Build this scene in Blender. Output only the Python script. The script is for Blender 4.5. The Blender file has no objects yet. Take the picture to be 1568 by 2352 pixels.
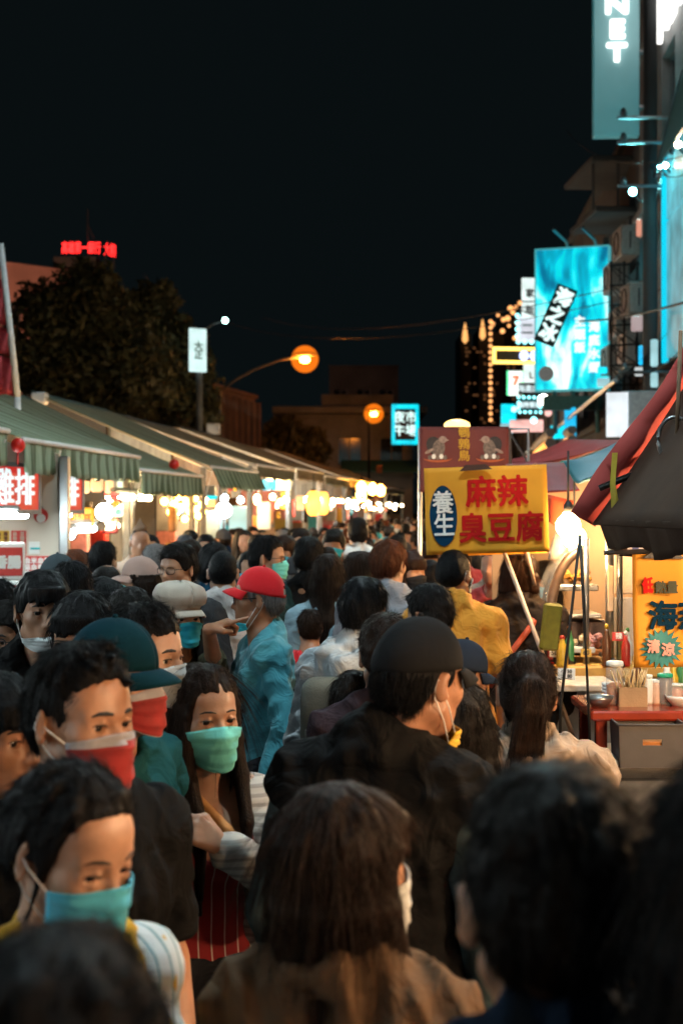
import bpy, bmesh, math, random, time
import numpy as np
from mathutils import Vector, Matrix

T0 = time.time()
random.seed(7)
RNG = np.random.default_rng(7)
SC = bpy.context.scene
COL = SC.collection

# ------------------------------------------------------------------ camera, world, exposure
CAM_Z = 1.95
FPX = 50.0 / 36.0 * 2352.0          # focal length in pixels of a 1568 x 2352 picture


def at(px, py, d):
    return Vector(((px - 784.0) / FPX * d, d, CAM_Z - (py - 1176.0) / FPX * d))


cam_d = bpy.data.cameras.new("camera")
cam_d.sensor_fit = 'VERTICAL'
cam_d.sensor_height = 36.0
cam_d.sensor_width = 24.0
cam_d.lens = 50.0
cam_d.clip_start = 0.05
cam_d.clip_end = 3000.0
cam_d.dof.use_dof = True
cam_d.dof.focus_distance = 4.7
cam_d.dof.aperture_fstop = 4.2
cam_o = bpy.data.objects.new("camera", cam_d)
cam_o.location = (0, 0, CAM_Z)
cam_o.rotation_euler = (math.radians(90), 0, 0)
COL.objects.link(cam_o)
SC.camera = cam_o

world = bpy.data.worlds.new("World")
SC.world = world
world.use_nodes = True
_bg = world.node_tree.nodes["Background"]
_bg.inputs[0].default_value = (0.25, 0.42, 0.48, 1)
_bg.inputs[1].default_value = 0.0085
SC.view_settings.view_transform = 'Standard'
SC.view_settings.look = 'None'
SC.view_settings.exposure = 0.35
SC.view_settings.gamma = 1.0
SC.view_settings.use_curve_mapping = False
cy = SC.cycles
cy.use_denoising = True
try:
    cy.denoiser = 'OPENIMAGEDENOISE'
except Exception:
    pass
cy.max_bounces = 5
cy.diffuse_bounces = 3
cy.glossy_bounces = 2
cy.transmission_bounces = 4
cy.transparent_max_bounces = 6
cy.volume_bounces = 0
cy.sample_clamp_indirect = 4.0
cy.sample_clamp_direct = 40.0
cy.caustics_reflective = False
cy.caustics_refractive = False
cy.use_light_tree = True

# ------------------------------------------------------------------ materials
MATS = {}


def rgb(h):
    """#rrggbb as seen on a screen -> linear"""
    h = h.lstrip('#')
    out = []
    for i in (0, 2, 4):
        c = int(h[i:i + 2], 16) / 255.0
        out.append(c / 12.92 if c <= 0.04045 else ((c + 0.055) / 1.055) ** 2.4)
    return tuple(out)


def mat(name, col=(0.5, 0.5, 0.5), rough=0.7, metal=0.0, vary=0.18, scale=18.0, bump=0.15, bscale=120.0,
        stretch=(1, 1, 1), sss=0.0, sheen=0.0, spec=0.5, emit=None, estr=0.0, alpha=1.0, coat=0.0, fold=0.0, fscale=11.0):
    if name in MATS:
        return MATS[name]
    m = bpy.data.materials.new(name)
    m.use_nodes = True
    nt = m.node_tree
    b = nt.nodes["Principled BSDF"]
    L = nt.links.new
    b.inputs["Roughness"].default_value = rough
    b.inputs["Metallic"].default_value = metal
    b.inputs["Specular IOR Level"].default_value = spec
    b.inputs["Coat Weight"].default_value = coat
    b.inputs["Alpha"].default_value = alpha
    if sss:
        b.inputs["Subsurface Weight"].default_value = sss
        b.inputs["Subsurface Radius"].default_value = (0.012, 0.005, 0.003)
        b.inputs["Subsurface Scale"].default_value = 1.0
    if sheen:
        b.inputs["Sheen Weight"].default_value = sheen
        b.inputs["Sheen Roughness"].default_value = 0.5
    tc = nt.nodes.new("ShaderNodeTexCoord")
    mp = nt.nodes.new("ShaderNodeMapping")
    mp.inputs["Scale"].default_value = stretch
    L(tc.outputs["Object"], mp.inputs["Vector"])
    nz = nt.nodes.new("ShaderNodeTexNoise")
    nz.inputs["Scale"].default_value = scale
    nz.inputs["Detail"].default_value = 5.0
    L(mp.outputs[0], nz.inputs["Vector"])
    mr = nt.nodes.new("ShaderNodeMapRange")
    mr.inputs[1].default_value = 0.3
    mr.inputs[2].default_value = 0.7
    mr.inputs[3].default_value = 1.0 - vary
    mr.inputs[4].default_value = 1.0 + vary
    L(nz.outputs[0], mr.inputs[0])
    mx = nt.nodes.new("ShaderNodeVectorMath")
    mx.operation = 'SCALE'
    mx.inputs[0].default_value = col
    L(mr.outputs[0], mx.inputs["Scale"])
    L(mx.outputs[0], b.inputs["Base Color"])
    if bump:
        n2 = nt.nodes.new("ShaderNodeTexNoise")
        n2.inputs["Scale"].default_value = bscale
        n2.inputs["Detail"].default_value = 3.0
        L(mp.outputs[0], n2.inputs["Vector"])
        bp = nt.nodes.new("ShaderNodeBump")
        bp.inputs["Strength"].default_value = bump
        bp.inputs["Distance"].default_value = 0.01
        L(n2.outputs[0], bp.inputs["Height"])
        L(bp.outputs[0], b.inputs["Normal"])
        if fold:                                       # creases of the cloth, finer than the mesh carries
            n3 = nt.nodes.new("ShaderNodeTexNoise")
            n3.inputs["Scale"].default_value = fscale
            n3.inputs["Detail"].default_value = 2.5
            n3.inputs["Distortion"].default_value = 1.6
            L(tc.outputs["Object"], n3.inputs["Vector"])
            b3 = nt.nodes.new("ShaderNodeBump")
            b3.inputs["Strength"].default_value = fold
            b3.inputs["Distance"].default_value = 0.03
            L(n3.outputs[0], b3.inputs["Height"])
            L(b3.outputs[0], bp.inputs["Normal"])
    if emit is not None:
        b.inputs["Emission Color"].default_value = (*emit, 1)
        b.inputs["Emission Strength"].default_value = estr
    MATS[name] = m
    return m


def glow(name, col, strength, panel=0.0, base=None):
    """something that gives off light; panel > 0: uneven tubes behind the plastic"""
    if name in MATS:
        return MATS[name]
    m = bpy.data.materials.new(name)
    m.use_nodes = True
    nt = m.node_tree
    b = nt.nodes["Principled BSDF"]
    b.inputs["Base Color"].default_value = (*([min(0.3, c * .3) for c in col] if base is None else base), 1)
    b.inputs["Roughness"].default_value = 0.4
    b.inputs["Emission Color"].default_value = (*col, 1)
    b.inputs["Emission Strength"].default_value = strength
    if panel:
        tc = nt.nodes.new("ShaderNodeTexCoord")
        nz = nt.nodes.new("ShaderNodeTexNoise")
        nz.inputs["Scale"].default_value = 2.5
        nt.links.new(tc.outputs["Object"], nz.inputs["Vector"])
        mr = nt.nodes.new("ShaderNodeMapRange")
        mr.inputs[1].default_value = 0.3
        mr.inputs[2].default_value = 0.7
        mr.inputs[3].default_value = strength * (1 - panel)
        mr.inputs[4].default_value = strength * (1 + panel)
        nt.links.new(nz.outputs[0], mr.inputs[0])
        nt.links.new(mr.outputs[0], b.inputs["Emission Strength"])
    MATS[name] = m
    return m


# ------------------------------------------------------------------ mesh helpers
def link(o, parent=None):
    COL.objects.link(o)
    if parent is not None:
        o.parent = parent
    return o


def tag(o, label=None, cat=None, group=None, kind=None):
    if label:
        o['label'] = label
    if cat:
        o['category'] = cat
    if group:
        o['group'] = group
    if kind:
        o['kind'] = kind
    return o


def empty(name, loc=(0, 0, 0), rz=0.0, label=None, cat=None, group=None):
    o = bpy.data.objects.new(name, None)
    o.location = loc
    o.rotation_euler = (0, 0, rz)
    o.empty_display_size = 0.2
    link(o)
    return tag(o, label, cat, group)


def mesh_obj(name, verts, faces, m=None, parent=None, smooth=False, mats=None, fmat=None):
    me = bpy.data.meshes.new(name)
    verts = np.asarray(verts, dtype=np.float32)
    if isinstance(faces, np.ndarray) and faces.ndim == 2:
        n, k = faces.shape
        me.vertices.add(len(verts))
        me.vertices.foreach_set("co", verts.ravel())
        me.loops.add(n * k)
        me.loops.foreach_set("vertex_index", faces.astype(np.int32).ravel())
        me.polygons.add(n)
        me.polygons.foreach_set("loop_start", np.arange(0, n * k, k, dtype=np.int32))
        me.polygons.foreach_set("loop_total", np.full(n, k, dtype=np.int32))
        me.update(calc_edges=True)
    else:
        me.from_pydata([tuple(v) for v in verts.tolist()], [], [tuple(f) for f in faces])
        me.update()
    if mats is None:
        mats = [m] if m is not None else []
    for q in mats:
        me.materials.append(q)
    if fmat is not None:
        me.polygons.foreach_set("material_index", np.asarray(fmat, dtype=np.int32))
    if smooth:
        me.polygons.foreach_set("use_smooth", np.ones(len(me.polygons), dtype=bool))
    o = bpy.data.objects.new(name, me)
    return link(o, parent)


class MB:
    """collects boxes, tubes, grids into one mesh"""

    def __init__(self):
        self.v = []
        self.f = []
        self.mi = []
        self.cur = 0

    def add(self, vs, fs):
        n = len(self.v)
        self.v += [tuple(p) for p in vs]
        for f in fs:
            self.f.append(tuple(i + n for i in f))
            self.mi.append(self.cur)
        return self

    def box(self, c, s, rz=0.0, bev=0.0, M=None):
        cx, cy_, cz = c
        hx, hy, hz = s[0] / 2, s[1] / 2, s[2] / 2
        if bev <= 0:
            vs = [Vector((x, y, z)) for z in (-hz, hz) for (x, y) in ((-hx, -hy), (hx, -hy), (hx, hy), (-hx, hy))]
            fs = [(3, 2, 1, 0), (4, 5, 6, 7), (0, 1, 5, 4), (1, 2, 6, 5), (2, 3, 7, 6), (3, 0, 4, 7)]
        else:
            b = min(bev, hx * 0.9, hy * 0.9, hz * 0.9)
            vs, fs = [], []
            ring = lambda x, y, z, q: [Vector((-x + q, -y, z)), Vector((x - q, -y, z)), Vector((x, -y + q, z)), Vector((x, y - q, z)),
                                       Vector((x - q, y, z)), Vector((-x + q, y, z)), Vector((-x, y - q, z)), Vector((-x, -y + q, z))]
            vs += ring(hx - b, hy - b, -hz, b * 0.5) + ring(hx, hy, -hz + b, b) + ring(hx, hy, hz - b, b) + ring(hx - b, hy - b, hz, b * 0.5)
            for r in range(3):
                for i in range(8):
                    j = (i + 1) % 8
                    fs.append((r * 8 + i, r * 8 + j, r * 8 + 8 + j, r * 8 + 8 + i))
            fs.append(tuple(range(7, -1, -1)))
            fs.append(tuple(range(24, 32)))
        R = Matrix.Rotation(rz, 3, 'Z') if M is None else M
        off = Vector(c)
        return self.add([R @ v + off for v in vs], fs)

    def tube(self, pts, r, n=6, cap=True):
        pts = [Vector(p) for p in pts]
        rs = r if isinstance(r, (list, tuple)) else [r] * len(pts)
        vs, fs = [], []
        up = Vector((0, 0, 1))
        for i, p in enumerate(pts):
            d = (pts[min(i + 1, len(pts) - 1)] - pts[max(i - 1, 0)])
            if d.length < 1e-9:
                d = Vector((0, 0, 1))
            d.normalize()
            a = d.cross(up)
            if a.length < 0.05:
                a = d.cross(Vector((1, 0, 0)))
            a.normalize()
            b = a.cross(d).normalized()
            for k in range(n):
                t = 2 * math.pi * k / n
                vs.append(p + (a * math.cos(t) + b * math.sin(t)) * rs[i])
        for i in range(len(pts) - 1):
            for k in range(n):
                q = (k + 1) % n
                fs.append((i * n + k, i * n + n + k, i * n + n + q, i * n + q))
        if cap:
            fs.append(tuple(range(n)))
            fs.append(tuple(reversed(range((len(pts) - 1) * n, len(pts) * n))))
        return self.add(vs, fs)

    def lathe(self, prof, c=(0, 0, 0), n=12, M=None):
        """prof: list of (r, z)"""
        vs, fs = [], []
        off = Vector(c)
        for r, z in prof:
            for k in range(n):
                t = 2 * math.pi * k / n
                p = Vector((r * math.cos(t), r * math.sin(t), z))
                vs.append((M @ p if M is not None else p) + off)
        for i in range(len(prof) - 1):
            for k in range(n):
                q = (k + 1) % n
                fs.append((i * n + k, i * n + q, i * n + n + q, i * n + n + k))
        fs.append(tuple(reversed(range(n))))
        fs.append(tuple(range((len(prof) - 1) * n, len(prof) * n)))
        return self.add(vs, fs)

    def ball(self, c, r, n=10, m=7):
        prof = []
        for i in range(m + 1):
            t = -math.pi / 2 + math.pi * i / m
            prof.append((max(1e-4, r * math.cos(t)), r * math.sin(t)))
        return self.lathe(prof, c, n)

    def sheet(self, P, thick=0.0):
        """P: rows x cols of points; thick > 0 gives it two sides and a rim"""
        P = np.asarray(P, dtype=float)
        R, C = P.shape[:2]
        if thick:
            du = np.gradient(P, axis=1)
            dv = np.gradient(P, axis=0)
            N = np.cross(du, dv)
            N /= np.maximum(np.linalg.norm(N, axis=2, keepdims=True), 1e-9)
            Q = P - N * thick
            vs = list(P.reshape(-1, 3)) + list(Q.reshape(-1, 3))
            o = R * C
        else:
            vs = list(P.reshape(-1, 3))
        fs = []
        for i in range(R - 1):
            for j in range(C - 1):
                a = i * C + j
                fs.append((a, a + 1, a + C + 1, a + C))
                if thick:
                    fs.append((o + a, o + a + C, o + a + C + 1, o + a + 1))
        if thick:
            rim = [j for j in range(C)] + [i * C + C - 1 for i in range(1, R)] + [(R - 1) * C + j for j in range(C - 2, -1, -1)] + [i * C for i in range(R - 2, 0, -1)]
            for q in range(len(rim)):
                a, b = rim[q], rim[(q + 1) % len(rim)]
                fs.append((b, a, o + a, o + b))
        return self.add(vs, fs)

    def poly(self, pts, n, depth):
        """extrude a flat outline by depth along n"""
        pts = [Vector(p) for p in pts]
        n = Vector(n).normalized() * depth
        k = len(pts)
        vs = pts + [p + n for p in pts]
        fs = [tuple(reversed(range(k))), tuple(range(k, 2 * k))]
        for i in range(k):
            j = (i + 1) % k
            fs.append((i, j, k + j, k + i))
        return self.add(vs, fs)

    def build(self, name, m=None, parent=None, smooth=False, mats=None):
        return mesh_obj(name, self.v, self.f, m, parent, smooth, mats, self.mi if mats else None)


def frame(loc, normal, up=(0, 0, 1)):
    """matrix whose local x = right, y = up, z = out (towards the reader) of a flat sign"""
    n = Vector(normal).normalized()
    u = Vector(up)
    x = u.cross(n).normalized()
    y = n.cross(x)
    M = Matrix((x, y, n)).transposed().to_4x4()
    M.translation = Vector(loc)
    return M


def text(name, s, size, M, m, parent=None, bold=0.0, depth=0.004, sx=1.0, space=1.0, align='CENTER', raw=False):
    c = bpy.data.curves.new(name, 'FONT')
    c.body = s
    c.size = size
    c.align_x = align
    c.align_y = 'CENTER'
    c.extrude = depth
    c.space_line = space
    c.resolution_u = 3
    o = bpy.data.objects.new(name, c)
    COL.objects.link(o)
    bpy.context.view_layer.update()
    me = bpy.data.meshes.new_from_object(o.evaluated_get(bpy.context.evaluated_depsgraph_get()))
    bpy.data.objects.remove(o)
    bpy.data.curves.remove(c)
    A = M @ Matrix.Diagonal((sx, 1, 1, 1))
    me.transform(A)
    if bold > 0:                                       # heavier strokes: shifted copies, each a hair above the other
        n = len(me.vertices)
        co = np.zeros(n * 3, dtype=np.float32)
        me.vertices.foreach_get("co", co)
        co = co.reshape(-1, 3)
        fs = [tuple(p.vertices) for p in me.polygons]
        X_, Y_, Z_ = [np.array(M.to_3x3().col[k]) for k in range(3)]
        V, Fc = [co], list(fs)
        for k in range(8):
            a = math.pi / 4 * k
            V.append(co + (X_ * math.cos(a) + Y_ * math.sin(a)) * bold + Z_ * (.00022 * (k + 1)))
            Fc += [tuple(i + n * (k + 1) for i in f) for f in fs]
        me = bpy.data.meshes.new(name)
        me.from_pydata(np.concatenate(V).tolist(), [], Fc)
        me.update()
    me.materials.clear()
    me.materials.append(m)
    me.name = name
    q = bpy.data.objects.new(name, me)
    return link(q, parent)
# ------------------------------------------------------------------ soft bodies: signed distance shapes -> one continuous mesh
class Prim:
    __slots__ = ('fn', 'lo', 'hi', 'k', 'sub')

    def __init__(s, fn, lo, hi, k, sub):
        s.fn, s.lo, s.hi, s.k, s.sub = fn, lo, hi, k, sub


def cone(a, b, ra, rb, k=0.03, sub=False, grow=0.0):
    a = np.asarray(a, dtype=np.float32)
    b = np.asarray(b, dtype=np.float32)
    ra += grow
    rb += grow
    ab = b - a
    L = float(ab @ ab) + 1e-12

    def fn(x, y, z):
        px, py, pz = x - a[0], y - a[1], z - a[2]
        t = np.clip((px * ab[0] + py * ab[1] + pz * ab[2]) / L, 0, 1)
        return np.sqrt((px - t * ab[0]) ** 2 + (py - t * ab[1]) ** 2 + (pz - t * ab[2]) ** 2) - (ra + (rb - ra) * t)
    r = max(ra, rb)
    return Prim(fn, np.minimum(a, b) - r, np.maximum(a, b) + r, k, sub)


def ell(c, r, k=0.03, sub=False, R=None):
    c = np.asarray(c, dtype=np.float32)
    r = np.asarray(r, dtype=np.float32)

    def fn(x, y, z):
        px, py, pz = x - c[0], y - c[1], z - c[2]
        if R is not None:
            px, py, pz = (R[0, 0] * px + R[1, 0] * py + R[2, 0] * pz, R[0, 1] * px + R[1, 1] * py + R[2, 1] * pz, R[0, 2] * px + R[1, 2] * py + R[2, 2] * pz)
        k0 = np.sqrt((px / r[0]) ** 2 + (py / r[1]) ** 2 + (pz / r[2]) ** 2)
        k1 = np.sqrt((px / r[0] ** 2) ** 2 + (py / r[1] ** 2) ** 2 + (pz / r[2] ** 2) ** 2)
        return k0 * (k0 - 1.0) / np.maximum(k1, 1e-6)
    m = float(r.max()) if R is not None else r
    return Prim(fn, c - m, c + m, k, sub)


def evalp(prims, P):
    """value of a list of prims at points (n,3)"""
    x, y, z = P[..., 0], P[..., 1], P[..., 2]
    d = None
    for p in prims:
        v = p.fn(x, y, z)
        if d is None:
            d = v
        elif p.sub:
            h = np.maximum(p.k - np.abs(d + v), 0) / p.k
            d = np.maximum(d, -v) + h * h * p.k * 0.25
        else:
            h = np.maximum(p.k - np.abs(d - v), 0) / p.k
            d = np.minimum(d, v) - h * h * p.k * 0.25
    return d


def axis(lo, hi, coarse, fine=(), fh=0.004):
    out = [lo]
    x = lo
    while x < hi:
        h = coarse
        for a, b in fine:
            g = 0.0 if a <= x <= b else (a - x if x < a else x - b)
            h = min(h, fh + g * 0.22)
        x += h
        out.append(x)
    return np.array(out, dtype=np.float32)


class Field:
    def __init__(s, ax):
        s.ax = ax
        s.d = np.full([len(a) for a in ax], 0.5, dtype=np.float32)

    def put(s, prims):
        for p in prims:
            m = p.k + 0.03
            sl = []
            for a, l, h in zip(s.ax, p.lo, p.hi):
                i, j = np.searchsorted(a, (l - m, h + m))
                sl.append(slice(max(0, i - 1), min(len(a), j + 1)))
            if any(q.stop <= q.start for q in sl):
                continue
            sl = tuple(sl)
            X = s.ax[0][sl[0]][:, None, None]
            Y = s.ax[1][sl[1]][None, :, None]
            Z = s.ax[2][sl[2]][None, None, :]
            v = p.fn(X, Y, Z)
            d = s.d[sl]
            if p.sub:
                h = np.maximum(p.k - np.abs(d + v), 0) / p.k
                s.d[sl] = np.maximum(d, -v) + h * h * p.k * 0.25
            else:
                h = np.maximum(p.k - np.abs(d - v), 0) / p.k
                s.d[sl] = np.minimum(d, v) - h * h * p.k * 0.25
        return s

    def grid(s):
        return s.ax[0][:, None, None], s.ax[1][None, :, None], s.ax[2][None, None, :]

    def cut(s, v, k=0.01):
        """keep only where v < 0"""
        h = np.maximum(k - np.abs(s.d - v), 0) / k
        s.d = np.maximum(s.d, v) + h * h * k * 0.25
        return s

    def mesh(s):
        d = s.d
        d[0], d[-1] = 1, 1
        d[:, 0], d[:, -1] = 1, 1
        d[:, :, 0], d[:, :, -1] = 1, 1
        ins = d < 0
        u = ins.astype(np.uint8)
        c = u[:-1] + u[1:]
        c = c[:, :-1] + c[:, 1:]
        c = c[:, :, :-1] + c[:, :, 1:]
        act = (c > 0) & (c < 8)
        idx = np.argwhere(act)
        mp = np.full(act.shape, -1, dtype=np.int32)
        mp[act] = np.arange(len(idx), dtype=np.int32)
        off = np.array([(i, j, k) for i in (0, 1) for j in (0, 1) for k in (0, 1)])
        V = np.stack([d[idx[:, 0] + o[0], idx[:, 1] + o[1], idx[:, 2] + o[2]] for o in off], 1)
        acc = np.zeros((len(idx), 3), dtype=np.float32)
        cnt = np.zeros(len(idx), dtype=np.float32)
        for a in range(8):
            for b in range(a + 1, 8):
                if np.abs(off[a] - off[b]).sum() != 1:
                    continue
                m = (V[:, a] < 0) != (V[:, b] < 0)
                t = np.where(m, V[:, a] / np.where(m, V[:, a] - V[:, b], 1), 0)
                acc += m[:, None] * (off[a] + t[:, None] * (off[b] - off[a]))
                cnt += m
        pos = idx + acc / np.maximum(cnt, 1)[:, None]
        vs = np.stack([np.interp(pos[:, q], np.arange(len(s.ax[q])), s.ax[q]) for q in range(3)], 1)
        fs = []
        for ax_ in range(3):
            A = [slice(None)] * 3
            B = [slice(None)] * 3
            A[ax_] = slice(0, -1)
            B[ax_] = slice(1, None)
            ch = np.argwhere(ins[tuple(A)] != ins[tuple(B)])
            o1, o2 = [(1, 2), (2, 0), (0, 1)][ax_]
            ok = (ch[:, o1] > 0) & (ch[:, o2] > 0) & (ch[:, o1] < d.shape[o1] - 1) & (ch[:, o2] < d.shape[o2] - 1)
            ch = ch[ok]
            e1 = np.zeros(3, int)
            e1[o1] = 1
            e2 = np.zeros(3, int)
            e2[o2] = 1
            q = [mp[tuple((ch - w).T)] for w in (e1 + e2, e2, 0 * e1, e1)]
            Q = np.stack(q, 1)
            flip = ~ins[tuple(ch.T)]
            Q[flip] = Q[flip][:, ::-1]
            fs.append(Q)
        return vs, np.concatenate(fs, 0)


def wob(x, y, z, seed, f, n=4):
    """smooth pseudo noise in -1..1"""
    r = np.random.default_rng(seed)
    s = 0
    for i in range(n):
        k = r.normal(size=3)
        k = k / np.linalg.norm(k) * f * (0.7 + 0.8 * i / n)
        s = s + np.sin(x * k[0] + y * k[1] + z * k[2] + r.uniform(0, 6.28)) * (1.0 / n)
    return s * 1.6
# ------------------------------------------------------------------ people
def skin(i):
    c = [(0.40, 0.20, 0.120), (0.33, 0.155, 0.088), (0.45, 0.245, 0.16), (0.27, 0.125, 0.07)][i]
    return mat('skin_%d' % i, c, rough=0.44, vary=0.17, scale=22, bump=0.10, bscale=300, sss=0.12, spec=0.45)


def hairm(name):
    c = {'black': (0.005, 0.005, 0.006), 'soft': (0.008, 0.0065, 0.006), 'brown': (0.024, 0.0105, 0.006), 'red': (0.075, 0.022, 0.009),
         'grey': (0.16, 0.15, 0.15), 'chest': (0.014, 0.0075, 0.005)}[name]
    return mat('hair_' + name, c, rough=0.46, vary=0.5, scale=55, bump=0.55, bscale=170, stretch=(2.2, 2.2, 0.22), spec=0.10)


def cloth(name, col, vary=0.1, sheen=0.12, rough=0.85, bscale=500):
    lum = sum(col) / 3
    return mat('cloth_' + name, col, rough=rough, vary=vary, scale=9, bump=0.10, bscale=bscale, sheen=sheen if lum > .08 else 0.0, spec=0.25 if lum > .08 else 0.08, fold=(0.22 if name.startswith('mask') else 0.10) if name.startswith(('mask', 'cap')) else 0.55)


def striped(name, c1, c2, axis_, freq, w=0.5, c3=None):
    """woven stripes: a print that belongs to the cloth"""
    if name in MATS:
        return MATS[name]
    m = mat(name, c1, rough=0.85, vary=0.08, scale=9, bump=0.08, bscale=400, sheen=0.1, spec=0.25)
    nt = m.node_tree
    b = nt.nodes["Principled BSDF"]
    tc = nt.nodes.new("ShaderNodeTexCoord")
    sp = nt.nodes.new("ShaderNodeSeparateXYZ")
    nt.links.new(tc.outputs["Object"], sp.inputs[0])
    mu = nt.nodes.new("ShaderNodeMath")
    mu.operation = 'MULTIPLY'
    mu.inputs[1].default_value = freq
    nt.links.new(sp.outputs[axis_], mu.inputs[0])
    fr = nt.nodes.new("ShaderNodeMath")
    fr.operation = 'FRACT'
    nt.links.new(mu.outputs[0], fr.inputs[0])
    lt = nt.nodes.new("ShaderNodeMath")
    lt.operation = 'LESS_THAN'
    lt.inputs[1].default_value = w
    nt.links.new(fr.outputs[0], lt.inputs[0])
    mx = nt.nodes.new("ShaderNodeMix")
    mx.data_type = 'RGBA'
    mx.inputs[6].default_value = (*c1, 1)
    mx.inputs[7].default_value = (*c2, 1)
    nt.links.new(lt.outputs[0], mx.inputs[0])
    nt.links.new(mx.outputs[2], b.inputs["Base Color"])
    return m


EYE_W = mat('eye_white', (0.62, 0.58, 0.55), rough=0.2, vary=0.03, bump=0)
EYE_D = mat('eye_dark', (0.012, 0.008, 0.006), rough=0.12, vary=0.1, bump=0)
BROW = mat('brow_hair', (0.02, 0.015, 0.013), rough=0.7, vary=0.3, scale=200, bump=0.4, bscale=600)
LOOP = mat('elastic_white', (0.7, 0.7, 0.7), rough=0.8, vary=0.05, bump=0)
RIM = mat('dark_metal_rim', (0.02, 0.02, 0.022), rough=0.3, metal=0.6, vary=0.1, bump=0)
SHOE = mat('shoe_dark', (0.03, 0.03, 0.033), rough=0.6)
LIP = mat('lip', (0.36, 0.13, 0.10), rough=0.45, vary=0.1, bump=0)


def lens_mat():
    if 'lens' in MATS:
        return MATS['lens']
    m = bpy.data.materials.new('spectacle_lens')
    m.use_nodes = True
    nt = m.node_tree
    nt.nodes.clear()
    o = nt.nodes.new("ShaderNodeOutputMaterial")
    t = nt.nodes.new("ShaderNodeBsdfTransparent")
    g = nt.nodes.new("ShaderNodeBsdfGlossy")
    g.inputs["Roughness"].default_value = 0.03
    fz = nt.nodes.new("ShaderNodeFresnel")
    fz.inputs[0].default_value = 1.5
    mx = nt.nodes.new("ShaderNodeMixShader")
    nt.links.new(fz.outputs[0], mx.inputs[0])
    nt.links.new(t.outputs[0], mx.inputs[1])
    nt.links.new(g.outputs[0], mx.inputs[2])
    nt.links.new(mx.outputs[0], o.inputs[0])
    MATS['lens'] = m
    return m


def rot(yaw=0.0, pitch=0.0, roll=0.0):
    return np.array(Matrix.Rotation(yaw, 3, 'Z') @ Matrix.Rotation(pitch, 3, 'X') @ Matrix.Rotation(roll, 3, 'Y'), dtype=np.float32)


def head_prims(T, hs, sex, fine, wide=1.0):
    """T(x, f, z) -> body space; f is forward"""
    R = T.R

    def E(c, r, k, sub=False, RR=None):
        return ell(T(*c), np.array((r[0], r[1], r[2])) * hs, k * hs, sub, R if RR is None else R @ RR)

    def C(a, b, ra, rb, k, sub=False):
        return cone(T(*a), T(*b), ra * hs, rb * hs, k * hs, sub)
    w = wide * (1.0 if sex == 'm' else 0.95)
    j = 1.0 if sex == 'm' else 0.88
    P = [E((0, -.012, .03), (.074 * w, .094, .088), .01), E((0, -.045, -.005), (.062 * w, .055, .06), .03),
         E((0, .035, -.03), (.058 * w, .056, .074), .03), E((0, .042, .045), (.058 * w, .043, .05), .03)]
    for s in (-1, 1):
        P.append(E((s * .042 * w, .052, -.018), (.023, .024, .022), .025))
        P.append(C((s * .052 * w * j, -.0, -.060), (s * .017, .062, -.093), .017 * j, .014, .03))
    P.append(E((0, .072, -.095), (.019 * j, .015, .014), .02))
    b = .009 if sex == 'm' else .006
    for s in (-1, 1):
        P.append(C((s * .012, .083, .022), (s * .046, .067, .022), b, b * .8, .016))
    for s in (-1, 1):
        P.append(E((s * .033, .097, .004), (.019, .017, .011), .014, True))
    P.append(C((0, .083, .010), (0, .104, -.032), .0065, .0110, .012))
    for s in (-1, 1):
        P.append(E((s * .0115, .094, -.036), (.0085, .010, .0075), .008))
    P.append(E((0, .074, -.062), (.030, .019, .024), .02))
    if fine:
        for s in (-1, 1):
            P.append(C((s * .017, .077, .001), (s * .030, .0865, .0095), .0035, .0042, .006))
            P.append(C((s * .030, .0865, .0095), (s * .049, .071, .005), .0042, .0035, .006))
            P.append(C((s * .019, .078, -.003), (s * .033, .0835, -.0060), .003, .0035, .008))
            P.append(C((s * .033, .0835, -.0060), (s * .048, .071, -.001), .0035, .003, .008))
        P.append(C((0, .091, -.058), (-.021, .083, -.063), .0052, .0035, .006))
        P.append(C((0, .091, -.058), (.021, .083, -.063), .0052, .0035, .006))
        P.append(C((-.012, .088, -.0705), (.012, .088, -.0705), .0058, .0058, .007))
        P.append(C((-.02, .096, -.0645), (.02, .096, -.0645), .0035, .0035, .004, True))
        for s in (-1, 1):
            P.append(E((s * .006, .099, -.046), (.0035, .006, .004), .004, True))
    for s in (-1, 1):
        RR = rot(s * 0.58, 0.15)
        P.append(E((s * .0815 * w, -.016, -.004), (.0085, .020, .033), .008, False, RR))
        P.append(E((s * .092 * w, -.004, .000), (.007, .010, .020), .006, True, RR))
    return P


def hull_prims():
    """smooth lower face a mask drapes over, in head space with y = -f"""
    P = [ell((0, -.035, -.03), (.060, .056, .078), .02), ell((0, .0, .01), (.074, .08, .09), .03)]
    for s in (-1, 1):
        P.append(cone((s * .046, -.0, -.058), (s * .02, -.064, -.092), .018, .016, .04))
        P.append(ell((s * .04, -.052, -.02), (.026, .026, .024), .03))
    P.append(cone((0, -.088, -.002), (0, -.106, -.036), .007, .013, .03))
    P.append(ell((0, -.080, -.070), (.03, .022, .028), .04))
    P.append(ell((0, -.075, -.098), (.022, .018, .016), .04))
    return P


HULL = None


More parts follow.
